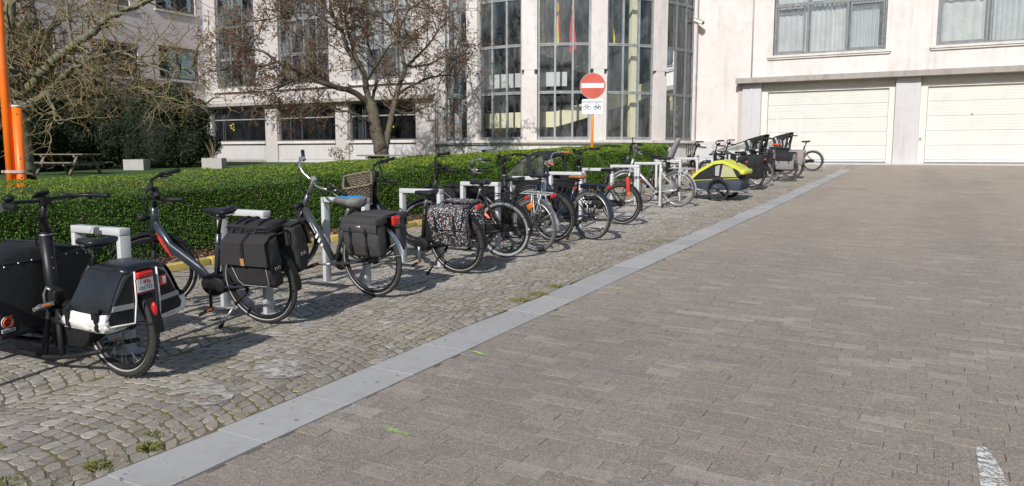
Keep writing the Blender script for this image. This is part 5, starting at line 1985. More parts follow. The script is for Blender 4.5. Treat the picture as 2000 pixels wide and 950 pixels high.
def wheel(parent, hub, r, tw, mat4=None, tyre=RUB, rim=BLK, spoke=ALU, wall=None, hubm=DKM, hubr=0.032, gears=False, nsp=28, rot=0.0, stripe=False):
    """A wheel whose axle lies along y; its own Empty is the part, tyre, rim, spokes and hub its sub-parts."""
    e = bpy.data.objects.new("wheel", None)
    COL.objects.link(e)
    e.parent = parent
    m = Matrix.Translation(hub) if mat4 is None else mat4 @ Matrix.Translation(hub)
    e.matrix_local = m @ Matrix.Rotation(rot, 4, 'Y')
    ax = (0, 1, 0)

    def tyre_mesh():
        b = MB()
        b.ring((0, 0, 0), ax, r - tw / 2, tw / 2, 52, 9)
        if tw > 0.05:      # lugs
            for i in range(52):
                t = 2 * PI * i / 52
                for s in (-1, 1):
                    q = t + (0.03 if s > 0 else 0)
                    c = Vector(((r - 0.002) * cos(q), s * tw * .17, (r - 0.002) * sin(q)))
                    b.box(c, (0.006, tw * .28, r * 2 * PI / 52 * 0.62), Matrix.Rotation(-q, 3, 'Y'))
        return b.mesh("tyre", tyre)
    link("tyre", cached(("t", r, tw, tyre.name), tyre_mesh), e)

    def rim_mesh():
        b = MB()
        R = r - tw - 0.006
        n = 48
        prof = [(-tw * .33, .008), (-tw * .36, -.006), (-.006, -.018), (.006, -.018), (tw * .36, -.006), (tw * .33, .008)]
        rings = []
        for i in range(n + 1):
            t = 2 * PI * i / n
            rings.append([((R + d) * cos(t), y_, (R + d) * sin(t)) for y_, d in prof])
        b.loft(rings, True, 0, False)
        return b.mesh("rim", rim)
    link("rim", cached(("r", r, tw, rim.name), rim_mesh), e)
    if wall or stripe:
        def wall_mesh():
            b = MB()
            ri, ro = (r - tw * 0.92, r - tw * 0.30) if wall else (r - tw * 0.86, r - tw * 0.74)
            n = 52
            for s in (-1, 1):
                vs = []
                for i in range(n):
                    t = 2 * PI * i / n
                    for R in (ri, (ri + ro) / 2, ro):
                        dd = R - (r - tw / 2)
                        yy = math.sqrt(max(1e-6, (tw / 2) ** 2 - dd * dd)) + 0.0013
                        vs.append((R * cos(t), s * yy, R * sin(t)))
                b.add(vs, [(i * 3 + k, i * 3 + k + 1, ((i + 1) % n) * 3 + k + 1, ((i + 1) % n) * 3 + k) for i in range(n) for k in (0, 1)], True)
            return b.mesh("sidewall", wall or REFL)
        link("sidewall", cached(("w", r, tw, bool(wall)), wall_mesh), e)

    def spoke_mesh():
        b = MB()
        R = r - tw - 0.018
        for i in range(nsp):
            t = 2 * PI * i / nsp
            s = 1 if i % 2 else -1
            q = t + (0.95 if (i // 2) % 2 else -0.95)
            b.tube([(hubr * .9 * cos(q), s * .028, hubr * .9 * sin(q)), (R * cos(t), s * .003, R * sin(t))], 0.0013, 3, caps=False)
        return b.mesh("spokes", spoke)
    link("spokes", cached(("s", r, tw, hubr, nsp, spoke.name), spoke_mesh), e)

    def hub_mesh():
        b = MB()
        b.tube([(0, -.062, 0), (0, -.05, 0), (0, -.034, 0), (0, -.028, 0), (0, .028, 0), (0, .034, 0), (0, .05, 0), (0, .062, 0)], [.008, .012, hubr, hubr * .8, hubr * .8, hubr, .012, .008], 14)
        if gears:
            for k, rr in enumerate((.055, .048, .041, .034, .028)):
                b.cyl((0, -.036 - k * .0045, 0), (0, -.0385 - k * .0045, 0), rr, 18)
        return b.mesh("hub", hubm)
    link("hub", cached(("h", hubr, gears, hubm.name), hub_mesh), e)
    return e


def arc(c, R, a0, a1, n):
    return [(c[0] + R * cos(rad(a0 + (a1 - a0) * i / n)), c[1], c[2] + R * sin(rad(a0 + (a1 - a0) * i / n))) for i in range(n + 1)]


def saddle(parent, x, z, m, L=0.27, Wd=0.19, cover=None, post=ALU, seat_foot=None, flap=True):
    b = MB()
    rings = []
    # nose to tail cross sections: x offset, half width, top height, thickness
    for dx, hw, top, th in ((.155, .012, -.012, .018), (.15, .020, -.004, .030), (.11, .025, .002, .036), (.05, .034, .003, .040), (-.01, .062, .004, .044), (-.06, .092, .012, .048), (-.10, .097, .018, .050), (-.125, .078, .016, .044), (-.135, .045, .008, .030)):
        s = L / 0.29
        hw = hw * Wd / 0.19
        r_ = []
        for k in range(14):
            t = 2 * PI * k / 14
            cx_, sz = cos(t), sin(t)
            zz = top + (0.010 * sz if sz > 0 else th * sz)
            zz -= 0.010 * abs(cx_) ** 3
            if dx < -.05:
                zz -= 0.006 * (1 - min(1, abs(cx_) * 2.0)) * (sz > 0)
            r_.append((x + dx * s, hw * cx_ * (0.82 if sz < -.5 else 1), z + zz))
        rings.append(r_)
    b.loft(rings)
    sd = b.build("saddle", m, parent)
    r = MB()
    for s in (-1, 1):
        r.tube([(x + .13, s * .008, z - .03), (x + .06, s * .022, z - .062), (x - .05, s * .024, z - .062), (x - .10, s * .05, z - .035)], .0038, 5)
    r.build("rails", DKM, sd)
    if seat_foot is not None:
        MB().cyl((x, 0, z - .06), seat_foot, .0145, 10).build("seatpost", post, parent)
        MB().box((x, 0, z - .06), (.05, .05, .03)).build("seat_clamp", DKM, parent)
    if cover:
        c = MB()
        rings = []
        for dx, hw, top, bot in ((.17, .02, .0, -.04), (.12, .035, .012, -.055), (.03, .055, .014, -.07), (-.05, .10, .022, -.085), (-.11, .112, .028, -.085), (-.15, .08, .018, -.07), (-.16, .03, 0, -.05)):
            rr = []
            for k in range(16):
                t = 2 * PI * k / 16
                q = 1 + .05 * sin(5 * t + dx * 40)
                rr.append((x + dx, hw * cos(t) * q, z + (top if sin(t) > 0 else -bot) * sin(t) * q + .004))
            rings.append(rr)
        c.loft(rings)
        co = c.build("saddle_cover", cover[0], sd)
        c = MB()
        pts = [(x + .16, 0, z + .010), (x + .10, .0, z + .020), (x + .0, .0, z + .022), (x - .08, 0, z + .030), (x - .13, 0, z + .028)]
        c.strip(pts, (0, 1, 0), [.03, .06, .10, .12, .09], .006)
        c.build("cover_stripe", cover[1], sd)
    return sd


def handlebar(parent, S, T, bar, grip, width=.30, sweep=.17, rise=.05, stemm=None, bell=False, display=False, levers=True, mirror=False, cables=None, neck=None, grip_r=.0165):
    """T turns the bar with the steering; S is the clamp point."""
    b = MB(T)
    hx, _, hz = S
    pts = []
    for s in (-1, 1):
        half = [(0, 0, 0), (.012, .05, .003), (.028, .10, rise * .55), (.02, .17, rise), (-.03, .235, rise), (-.09, .275, rise * .8), (-sweep, width, rise * .55)]
        half = [(hx + p[0], s * p[1] * width / .30, hz + p[2]) for p in half]
        pts.append(half)
    path = pts[0][::-1] + pts[1][1:]
    b.tube(path, .0115, 8)
    hb = b.build("handlebar", bar, parent)
    if neck:
        MB(T).tube(neck, [.017, .016, .016], 10).build("stem", stemm or bar, parent)
    MB(T).box((hx - .006, 0, hz), (.05, .055, .05)).build("stem_clamp", stemm or DKM, hb)
    for half in pts:
        g_ = MB(T)
        p1, p2 = Vector(half[-1]), Vector(half[-2])
        d = (p1 - p2).normalized()
        a_ = p1 - d * .105
        g_.tube([a_, a_ + d * .02, a_ + d * .07, p1 + d * .012, p1 + d * .02], [grip_r * .95, grip_r * 1.1, grip_r, grip_r * 1.15, grip_r * .9], 10)
        g_.build("grip", grip, hb)
        if levers:
            l = MB(T)
            q = a_ - d * .03
            l.box(q, (.035, .032, .032))
            fwd = Vector((1, 0, -.25)).normalized()
            l.tube([q + fwd * .012, q + fwd * .04 + d * .02 - Vector((0, 0, .01)), a_ + fwd * .045 + d * .06 - Vector((0, 0, .02)), p1 + fwd * .05 - Vector((0, 0, .02))], [.006, .006, .0055, .005], 6)
            l.build("brake_lever", MBLK if bar is not CHROME else ALU, hb)
    if bell:
        p = Vector(pts[1][4])
        MB(T).ball(p + Vector((.0, 0, .035)), (.034, .034, .024), 12, 8).build("bell", MBLK, hb)
    if display:
        MB(T).box((hx + .03, 0, hz + .04), (.075, .085, .018), Matrix.Rotation(.5, 3, 'Y')).build("display", MBLK, hb, bev=.004)
    if mirror:
        p = Vector(pts[1][5])
        mm = MB(T)
        mm.tube([p, p + Vector((.02, .05, .08)), p + Vector((.02, .05, .15))], .006, 6)
        mm.box(p + Vector((.02, .05, .19)), (.014, .075, .12))
        mm.build("mirror", MBLK, hb)
    if cables:
        c = MB(T)
        for k, s in enumerate((-1, 1, -1)):
            a_ = Vector(pts[0 if s < 0 else 1][4])
            c.tube([a_ + Vector((.02, 0, -.01)), Vector((hx + .11, s * .06 + .02 * k, hz - .02 - .02 * k)), Vector((hx + .10, s * .03, hz - .14)), Vector((hx + cables, .0 + .012 * k, hz - .30))], .0030, 5)
        c.build("cable", MBLK, hb)
    return hb


def steer_matrix(S, H, deg):
    ax = (Vector(S) - Vector(H)).normalized()
    return Matrix.Translation(S) @ Matrix.Rotation(rad(deg), 4, ax) @ Matrix.Translation(-Vector(S))


def mudguard(parent, c, r, a0, a1, m, w=.052, T=None, stays=None, name="mudguard", flap=None):
    b = MB(T)
    b.strip(arc(c, r + .018, a0, a1, 26), (0, 1, 0), w, .006)
    o = b.build(name, m, parent)
    if stays is not None:
        s = MB(T)
        for a in stays[1]:
            for sd in (-1, 1):
                s.tube([(c[0], sd * .06, c[2]), (c[0] + (r + .014) * cos(rad(a)), sd * w * .5, c[2] + (r + .014) * sin(rad(a)))], .0026, 5)
        s.build("mudguard_stay", stays[0], o)
    if flap:
        f = MB(T)
        q = arc(c, r + .018, a0, a0 - flap[1], 4)
        f.strip(q, (0, 1, 0), [w * 1.02, w * 1.08, w * 1.15, w * 1.2, w * 1.22], .008)
        f.build("mud_flap", flap[0], o)
    return o


def carrier(parent, m, x0, x1, z, r, w=.13, style="tube", legs=None):
    b = MB()
    for s in (-1, 1):
        b.tube([(x0, s * w * .35, z - .005), (x0 - .03, s * w / 2, z), (x1 + .03, s * w / 2, z), (x1, s * w * .4, z)], .0065, 7)
    b.tube([(x1, -w * .4, z), (x1, w * .4, z)], .0065, 7)
    n = 6
    for k in range(n):
        x = x0 - .03 + (x1 - x0 + .05) * k / (n - 1)
        b.tube([(x, -w / 2, z - .002), (x, w / 2, z - .002)], .0045, 6)
    o = b.build("luggage_carrier", m, parent)
    l = MB()
    for s in (-1, 1):
        l.tube([(0, s * .066, r + .005), (x1 + .10, s * w / 2, z)], .0055, 6)
        l.tube([(0, s * .066, r + .005), ((x0 + x1) / 2 + .02, s * w / 2, z)], .0055, 6)
        if style == "loop":
            l.tube([(x1 + .16, s * w * .52, z - .01), (x1 + .11, s * w * .62, z - .17), (x1 + .16, s * w * .65, z - .24), (x1 + .22, s * w * .62, z - .22), ((x0 + x1) / 2, s * w * .52, z - .01)], .005, 6)
    l.build("carrier_leg", m, o)
    return o


def drive(parent, bb, r, style="case", crank_a=-78, motor=None, alloy=ALU, pedal=MBLK):
    bx_, bz = bb
    if style == "case":
        b = MB()
        P = []
        for a in range(60, 301, 20):
            P.append((0 + .05 * cos(rad(a)), -.048, r + .05 * sin(rad(a))))
        for a in range(-90, 91, 20):
            P.append((bx_ + .085 * cos(rad(a)), -.048, bz + .085 * sin(rad(a))))
        b.poly(P, (0, -1, 0), .03)
        b.build("chain_case", MBLK, parent, bev=.006)
    else:
        b = MB()
        b.cyl((bx_, -.047, bz), (bx_, -.051, bz), .085, 26)
        b.strip([(bx_, -.049, bz + .085), (0, -.045, r + .04)], (0, 1, 0), .006, .006)
        b.strip([(bx_, -.049, bz - .085), (0, -.045, r - .035)], (0, 1, 0), .006, .006)
        b.build("chain", DKM, parent)
    if motor:
        b = MB()
        P = [(bx_ + motor * cos(rad(a)) * (1.25 if cos(rad(a)) < 0 else 1), 0, bz + .02 + motor * .85 * sin(rad(a))) for a in range(0, 360, 20)]
        b.poly([(x, .062, z) for x, _, z in P], (0, -1, 0), .124)
        mo = b.build("motor", MBLK, parent, bev=.014)
        MB().cyl((bx_, .063, bz), (bx_, .072, bz), .05, 20).build("motor_cap", BLK, mo)
    ca = rad(crank_a)
    for s, a in ((1, ca), (-1, ca + PI)):
        c = MB()
        e = Vector((bx_ + .17 * cos(a), s * .085, bz + .17 * sin(a)))
        c.tube([(bx_, s * .07, bz), (bx_ + .05 * cos(a), s * .078, bz + .05 * sin(a)), e], [.017, .013, .012], 8)
        cr = c.build("crank", alloy, parent)
        p = MB()
        pc = e + Vector((0, s * .06, 0))
        Rp = Matrix.Rotation(rad(25), 3, 'Y')
        p.cyl(e, e + Vector((0, s * .11, 0)), .008, 8)
        for dx in (-.032, .032):
            p.box(pc + Rp @ Vector((dx, 0, 0)), (.016, .095, .026), Rp)
        for dy in (-.042, .042):
            p.box(pc + Vector((0, dy, 0)), (.064, .012, .022), Rp)
        p.box(pc, (.03, .085, .018), Rp)
        po_ = p.build("pedal", pedal, cr)
        MB().box(pc + Rp @ Vector((-.0415, 0, 0)), (.003, .05, .012), Rp).build("pedal_reflector", AMBER, cr)


def kickstand(parent, x, z, lean, m=ALU, back=-.13, out=.25):
    zg = out * math.tan(rad(lean)) + .012
    b = MB()
    b.tube([(x, .04, z), (x - .01, .075, z - .02), (x - back * .4, .075 + (out - .075) * .4, z - (z - zg) * .4)], [.018, .015, .012], 8)
    k = b.build("kickstand", MBLK, parent)
    MB().tube([(x - back * .38, .075 + (out - .075) * .38, z - (z - zg) * .38), (x - back * .9, out * .94, zg + .03)], .0095, 8).build("kickstand_leg", m, k)
    MB().tube([(x - back * .85, out * .92, zg + .045), (x - back, out, zg + .003), (x - back + .015, out + .015, zg + .002)], [.012, .016, .017], 8).build("kickstand_foot", MBLK, k)


def bike(label, x, y, a, lean, r=.345, wb=1.10, tw=.040, steer=0., sad=(.26, .93), stem=(.85, 1.08), frame="wave", col=BLK, rim=BLK, tyre=RUB, wall=None, stripe=True,
         bar=BLK, grip=MBLK, sadm=SADB, cover=None, fender=MBLK, fstay=MBLK, flap=True, rack=MBLK, rack_style="tube", rack_span=(.16, -.30), rack_z=None, motor=None, casing="case", crank=-78, alloy=ALU, fork="rigid", kick=True, kickm=ALU,
         light=True, taillight=True, display=False, bell=True, mirror=False, spoke=ALU, hubr=.032, gears=False, ft=.021, group="parked bicycles", name="bicycle", front_fender=True, width=.30, sweep=.17, rise=.05, battery=None, spec=None):
    mat = frame_at(x, y, a, lean)
    t = thing(name, label, "bicycle", group=group, mat4=mat)
    sx, sz = sad
    hx, hz = stem
    bb = (.445, .285)
    H = Vector((wb, 0, r))
    S = Vector((hx, 0, hz))
    T = steer_matrix(S, H, steer)
    ax = (H - S)
    P = lambda z: S + ax * ((hz - z) / (hz - r))          # point on the steering line at height z
    # wheels
    wheel(t, (0, 0, r), r, tw, None, tyre, rim, spoke, wall, DKM, hubr, gears, 28, random.random() * 6, stripe)
    wheel(t, (wb, 0, r), r, tw, T, tyre, rim, spoke, wall, DKM, .022 if hubr < .05 else .03, False, 28, random.random() * 6, stripe)
    # frame
    b = MB()
    top, low = P(min(hz - .16, .90)), P(.70)
    b.tube([P(min(hz - .13, .93)), low - (top - low).normalized() * .03], ft * 1.15, 12)
    bbv = Vector((bb[0], 0, bb[1]))
    seat_top = Vector((sx, 0, sz)) + (bbv - Vector((sx, 0, sz))) * .30
    b.tube([bbv, seat_top], ft * .85, 10)
    b.cyl((bb[0], -.04, bb[1]), (bb[0], .04, bb[1]), .028, 14)
    if frame == "wave":
        m1 = P(.80)
        b.tube([m1, m1 + Vector((-.11, 0, -.20)), Vector((.60, 0, .43)), Vector((.53, 0, .345)), Vector((.44, 0, .315)), Vector((.36, 0, .32))], [ft * 1.45, ft * 1.6, ft * 1.6, ft * 1.6, ft * 1.5, ft * 1.2], 14, flat=.72, side=(1, 0, .5))
    elif frame == "straight":
        m1 = P(.80)
        b.tube([m1, m1 + (bbv - m1) * .5, bbv + Vector((.03, 0, .02))], [ft * 1.55, ft * 1.6, ft * 1.35], 14, flat=.8, side=(0, 1, 0))
    elif frame == "low":
        m1 = P(.80)
        b.tube([m1, m1 + Vector((-.08, 0, -.17)), Vector((.72, 0, .46)), Vector((.66, 0, .37)), Vector((.58, 0, .335)), Vector((.35, 0, .32))], [ft * 1.5, ft * 1.5, ft * 1.5, ft * 1.5, ft * 1.7, ft * 1.7], 14, flat=.8, side=(0, 1, 0))
    elif frame == "diamond":
        b.tube([P(.86), seat_top + Vector((0, 0, .0))], ft * .9, 10)
        b.tube([P(.76), bbv], ft * 1.15, 12)
    elif frame == "swoop":
        m1 = P(.84)
        b.tube([m1, m1 + Vector((-.08, 0, -.04)), Vector((.60, 0, .62)), Vector((.50, 0, .42)), bbv], [ft * .9, ft, ft, ft, ft], 12)
        b.tube([P(.76), Vector((.66, 0, .50)), bbv + Vector((.04, 0, 0))], [ft * 1.6, ft * 1.9, ft * 1.9], 12, flat=.7, side=(1, 0, .6))
    for s in (-1, 1):
        b.tube([bbv + Vector((-.03, s * .035, 0)), Vector((.2, s * .055, (bb[1] + r) / 2 - .005)), Vector((0, s * .066, r))], [.013, .011, .010], 8)
        st = Vector((sx, 0, sz)) + (bbv - Vector((sx, 0, sz))) * .42
        b.tube([st + Vector((0, s * .02, 0)), st + (Vector((0, 0, r)) - st) * .3 + Vector((0, s * .045, 0)), Vector((0, s * .066, r))], [.010, .009, .009], 8)
    fr = b.build("frame", col, t)
    # fork
    f = MB(T)
    cr = P(.70)
    d = ax.normalized()
    for s in (-1, 1):
        if fork == "sus":
            f.tube([cr + Vector((0, s * .055, .0)), cr + d * .14 + Vector((0, s * .055, 0))], .013, 10)
            f.tube([cr + d * .12 + Vector((0, s * .055, 0)), H + Vector((0, s * .055, 0))], [.021, .018], 10, mi=1)
        else:
            f.tube([cr + Vector((0, s * .045, 0)), cr + d * .2 + Vector((0, s * .055, 0)), H + Vector((0, s * .056, 0))], [.016, .015, .010], 8)
    f.box(cr + Vector((0, 0, -.005)), (.05, .15, .04))
    f.tube([P(hz - .10), cr], .0155, 8)
    f.build("fork", [col if fork != "sus" else MBLK, ALU if bar is CHROME else MBLK], t)
    # bar
    neck = [P(.92), P(hz - .03), S]
    handlebar(t, S, T, bar, grip, width, sweep, rise, alloy if bar is CHROME else BLK, bell, display, True, mirror, .16, neck)
    saddle(t, sx, sz, sadm, cover=cover, post=alloy, seat_foot=seat_top)
    if fender:
        mudguard(t, (0, 0, r), r, 168 if flap is False else 186, 35, fender, max(.05, tw + .014), None, (fstay, (150, 186 if flap is not False else 168)), flap=(fender, 16) if flap is True else None)
        if front_fender:
            mudguard(t, (wb, 0, r), r, 40, 205, fender, max(.05, tw + .014), T, (fstay, (200,)))
    if rack:
        carrier(t, rack, rack_span[0], rack_span[1], rack_z or (2 * r + .075), r, style=rack_style)
    if taillight:
        MB().box((-.335, 0, (rack_z or 2 * r + .075) - .02), (.03, .09, .04)).build("tail_light", REDL, t, bev=.006)
    if light:
        p = P(.84) + Vector((.085, 0, .02))
        MB(T).tube([p + Vector((-.05, 0, -.01)), p, p + Vector((.03, 0, .0)), p + Vector((.035, 0, 0))], [.018, .03, .032, .026], 12).build("headlight", MBLK, t)
    drive(t, bb, r, casing, crank, motor, alloy)
    if kick:
        kickstand(t, .10, .30, lean, kickm)
    if battery == "rack":
        MB().box((-.05, 0, 2 * r + .045), (.38, .11, .055)).build("battery", MBLK, t, bev=.012)
    elif battery == "seat":
        bt = MB()
        bt.poly([(bb[0] - .20, -.045, bb[1] + .055), (bb[0] - .065, -.045, bb[1] + .05), (sx + .015, -.045, sz - .25), (sx - .075, -.045, sz - .25)], (0, 1, 0), .09)
        bt.build("battery", MBLK, t, bev=.016)
    elif battery == "tube":
        pass
    return t, mat, dict(T=T, P=P, S=S, H=H, bb=bb, r=r)


def pannier(label, mat, side, xs, zs, th, m, style, group="bags hanging on the bicycles", yin=.075, name="pannier_bag"):
    """A bag hanging beside a bike's rear wheel; side +1 is the bike's left."""
    t = thing(name, label, "bike bag", group=group, mat4=mat)
    x0, x1 = xs
    z0, z1 = zs
    s = side
    b = MB()
    rings = []
    R = random.Random(hash(label) % 999)
    nz = 13
    w1, w2, w3 = R.uniform(0, 6), R.uniform(0, 6), R.uniform(0, 6)
    soft = 0.25 if style == 'box' else 1.0
    for k in range(nz + 1):
        q = k / nz
        z = z0 + (z1 - z0) * q
        bul = th * (0.88 + 0.22 * sin(PI * q))
        sh = 0.012 * sin(PI * q)
        tp_ = 0.05 * (1 - q) if style in ("messenger", "shopper") else 0.0
        xa, xb = x0 + tp_ * .6 - sh, x1 - tp_ * .2 + sh
        r_ = []
        n = 36
        for i in range(n):
            a = 2 * PI * i / n
            ca, sa = cos(a), sin(a)
            e = 0.32
            ux = abs(ca) ** e * (1 if ca > 0 else -1)
            uy = abs(sa) ** e * (1 if sa > 0 else -1)
            j = 1 + soft * (.030 * sin(3 * a + q * 9 + w1) * sin(q * 7 + w2) + .022 * sin(7 * a - q * 13 + w3)) * sin(PI * min(1, q * 1.1))
            r_.append(((xa + xb) / 2 + (xb - xa) / 2 * ux * j, s * (yin + bul / 2 + bul / 2 * uy * (j * 2 - 1)), z + soft * .006 * sin(4 * a + w2)))
        rings.append(r_)
    b.loft(rings)
    b.build("bag_body", m, t)
    yo = s * (yin + th * 1.06)
    if style == "buckle":          # roll flap with one long strap and a tan tab
        f = MB()
        pts = [((x0 + x1) / 2, s * (yin - .0), z1 + .015), ((x0 + x1) / 2, s * (yin + th * .6), z1 + .022), ((x0 + x1) / 2, yo + s * .010, z1 - .02), ((x0 + x1) / 2, yo + s * .022, z1 - .12), ((x0 + x1) / 2, yo + s * .030, z1 - .185)]
        f.strip(pts, (1, 0, 0), [x1 - x0 - .02, x1 - x0, x1 - x0, x1 - x0 + .02, x1 - x0 + .03], .012)
        fl = f.build("flap", m, t)
        st = MB()
        st.strip([(p[0], p[1] + s * .012, p[2] + (.01 if i < 2 else 0)) for i, p in enumerate(pts[:4])], (1, 0, 0), .026, .005)
        st.build("strap", MBLK, fl)
        MB().box(((x0 + x1) / 2, yo + s * .042, z1 - .155), (.032, .006, .055)).build("buckle_tab", TAN, fl)
        pi_ = MB()
        pi_.tube([(x0 + .03, yo + s * .004, z0 + .20), (x0 + .02, yo + s * .004, z0 + .03), (x0 + .06, yo + s * .003, z0 + .016), (x1 - .14, yo + s * .003, z0 + .016), (x1 - .10, yo + s * .004, z0 + .05), (x1 - .04, yo + s * .002, z0 + .20)], .0028, 5)
        pi_.build("reflective_piping", REFL, t)
        e = MB()
        for dx in (-.018, .018):
            e.ring((x0 - .012, s * (yin + th * .5 + dx), z0 + .14), (1, 0, 0), .012, .0022, 12, 4)
        e.build("side_emblem", REFL, t)
    elif style == "box":           # stiff box bag with a lid and four clips
        f = MB()
        f.bx(x0 - .012, x1 + .012, s * (yin - .012), s * (yin + th * 1.10), z1 - .035, z1 + .022)
        f.bx(x0 - .012, x1 + .012, s * (yin + th * 1.07), s * (yin + th * 1.12), z1 - .10, z1 - .03)
        fl = f.build("lid", m, t, bev=.008)
        for dx in (.28, .75):
            xx = x0 + (x1 - x0) * dx
            for zz in (z1 - .11, z1 - .24):
                c = MB()
                c.box((xx, yo + s * .012, zz), (.028, .018, .035))
                c.strip([(xx, yo + s * .008, zz + .05), (xx, yo + s * .010, zz), (xx, yo + s * .007, zz - .085)], (1, 0, 0), .022, .005)
                c.build("clip_strap", MBLK, t)
        MB().tube([((x0 + x1) / 2 - .03, yo + s * .008, z1 - .055), ((x0 + x1) / 2 + .03, yo + s * .008, z1 - .055)], .014, 10, flat=.35, side=(0, 0, 1)).build("badge", ALU, fl)
    elif style in ("messenger", "floral", "twotone"):
        f = MB()
        w2 = x1 - x0
        xm = (x0 + x1) / 2
        pts = [(xm, s * (yin - .02), z1 + .018), (xm, s * (yin + th * .7), z1 + .022), (xm, yo + s * .012, z1 - .03), (xm, yo + s * .022, z1 - .12), (xm, yo + s * .020, z1 - (.20 if style != "twotone" else .17))]
        f.strip(pts, (1, 0, 0), [w2 * .96, w2 * 1.0, w2 * 1.02, w2 * 1.0, w2 * .86], .010)
        fl = f.build("flap", BLKF if style == "twotone" else m, t)
        b2 = MB()
        for dx in (-.28, .28):
            b2.strip([(xm + dx * w2, yo + s * .034, z1 - .06), (xm + dx * w2, yo + s * .034, z1 - .23)], (1, 0, 0), .022, .006)
        b2.build("strap", MBLK, fl)
    return t


def cargo(label, x, y, a, lean, r=.34, stem=(.70, 1.10), sad=(.18, .88), boxw=.64, boxl=.85, boxz=(.16, .70), hood=False, tilt_hood=False, steer=0, rivets=False, tarp=None, fat=False, rack=True, col=BLK, tall_bar=True, group="parked cargo bikes", trike=False, strap=False, rise=.045, barw=.33, sweep=.13, crank=-70, bow=.07, hood_off=0.0):
    mat = frame_at(x, y, a, lean)
    t = thing("cargo_bike", label, "cargo bike", group=group, mat4=mat)
    hx, hz = stem
    sx, sz = sad
    tw = .056 if fat else .046
    wheel(t, (0, 0, r), r, tw, None, RUB, BLK, ALU, None, DKM, .045, False, 28, 1.0, True)
    wbx = hx + .10 + boxl * (.5 if trike else 1.0) + (.0 if trike else .28)
    fr_ = .26
    if trike:
        for s in (-1, 1):
            wheel(t, (wbx, s * (boxw / 2 + .05), fr_), fr_, .046, None, RUB, BLK, ALU, None, DKM, .03, False, 24, .4)
    else:
        wheel(t, (wbx, 0, fr_), fr_, .046, None, RUB, BLK, ALU, None, DKM, .03, False, 24, .4)
    bb = (.42, .30)
    b = MB()
    b.tube([(hx, 0, .12), (hx, 0, hz - .20)], .041 if tall_bar else .028, 16)
    b.tube([(hx, 0, .30), (.55, 0, .27), bb[:1] + (0, bb[1]), (.28, 0, .33)], .034, 12)
    b.tube([(hx, 0, .42), (.58, 0, .40), (.44, 0, .41), (.34, 0, .47), (sx + .11, 0, .62), (sx + .04, 0, sz - .16)], [.04, .042, .042, .04, .032, .024], 14)
    for s in (-1, 1):
        b.tube([(.34, s * .04, .32), (.15, s * .07, .33), (0, s * .075, r)], .013, 8)
        b.tube([(sx + .07, s * .02, .66), (sx + .0, s * .06, .60), (0, s * .072, r)], .010, 8)
        b.tube([(hx, s * .05, .16), (hx + boxl + .1, s * .10, .13)], .018, 8)
        if not trike:
            b.tube([(hx + boxl + .1, s * .10, .13), (wbx, s * .06, fr_)], .016, 8)
    if trike:
        b.cyl((wbx, -boxw / 2 - .03, fr_), (wbx, boxw / 2 + .03, fr_), .014, 8)
    b.build("frame", col, t)
    S = Vector((hx - .035, 0, hz))
    T = Matrix.Translation(S) @ Matrix.Rotation(rad(steer), 4, 'Z') @ Matrix.Translation(-S)
    MB(T).tube([(hx, 0, hz - .24), (hx, 0, hz - .14), (hx - .005, 0, hz - .10), S], [.030, .030, .019, .018], 12).build("stem", BLK, t)
    MB().ring((hx, 0, hz - .22), (0, 0, 1), .038, .006, 20, 6).build("stem_collar", ALU, t)
    hb = handlebar(t, S, T, BLK, MBLK, barw, sweep, rise, BLK, True, True, True, False, .12, None)
    if fat:
        MB(T).tube([(hx + .02, .27, hz + .0), (hx - .015, .275, hz - .01), (hx - .04, .28, hz - .015)], [.026, .030, .020], 12).build("bar_light", ALU, hb)
    saddle(t, sx, sz, SADB, .28, .21, post=BLK, seat_foot=(sx + .04, 0, sz - .2))
    mudguard(t, (0, 0, r), r, 181 if fat else 196, 60, MBLK, .066 if fat else .062, None, (MBLK, (170,)), flap=None)
    drive(t, bb, r, "case", crank, .085, BLK if fat else ALU, ALU if fat else MBLK)
    bx0 = hx + .045
    z0, z1 = boxz
    # cargo box: bowed rear panel, sides and front
    def panel(nm, pts, tk, m=MBLK):
        return MB().poly(pts, tk, 1.0, m and 0).build(nm, m, bo)
    b = MB()
    b.bx(bx0, bx0 + boxl, -boxw / 2, boxw / 2, z0 - .025, z0)
    bo = b.build("cargo_box", BLK, t)
    BOXM = M("black_box_panel", (0.010, 0.010, 0.011), 0.6, var=0.2, vscale=5, bmp=0.2, bscale=60, dirt=0.2, dirtcol=(0.05, 0.048, 0.045))
    n = 14
    up, lo = [], []
    for i in range(n + 1):
        q = -1 + 2 * i / n
        bow = .035 * q * q
        up.append((bx0 + bow, q * boxw / 2, z1 + bow - bow * abs(q) ** 2.2))
        lo.append((bx0 + bow, q * boxw / 2, z0))
    rings = [[lo[i], (lo[i][0] + .018, lo[i][1], lo[i][2]), (up[i][0] + .018, up[i][1], up[i][2]), up[i]] for i in range(n + 1)]
    MB().loft(rings, False).build("rear_panel", BOXM, bo)
    for s in (-1, 1):
        p = [(bx0 + .055, s * boxw / 2, z0), (bx0 + boxl, s * boxw / 2 * .9, z0), (bx0 + boxl + .08, s * boxw / 2 * .92, z1 + .01), (bx0 + boxl * .55, s * boxw / 2 * .97, z1 + .02), (bx0 + .055, s * boxw / 2, z1)]
        MB().poly(p, (0, -s, 0), .018).build("side_panel", BOXM, bo)
    MB().poly([(bx0 + boxl, -boxw / 2 * .9, z0), (bx0 + boxl, boxw / 2 * .9, z0), (bx0 + boxl + .08, boxw / 2 * .92, z1 + .01), (bx0 + boxl + .08, -boxw / 2 * .92, z1 + .01)], (-1, 0, 0), .018).build("front_panel", BOXM, bo)
    rim_pts = [(p[0] + .008, p[1], p[2] + .006) for p in up]
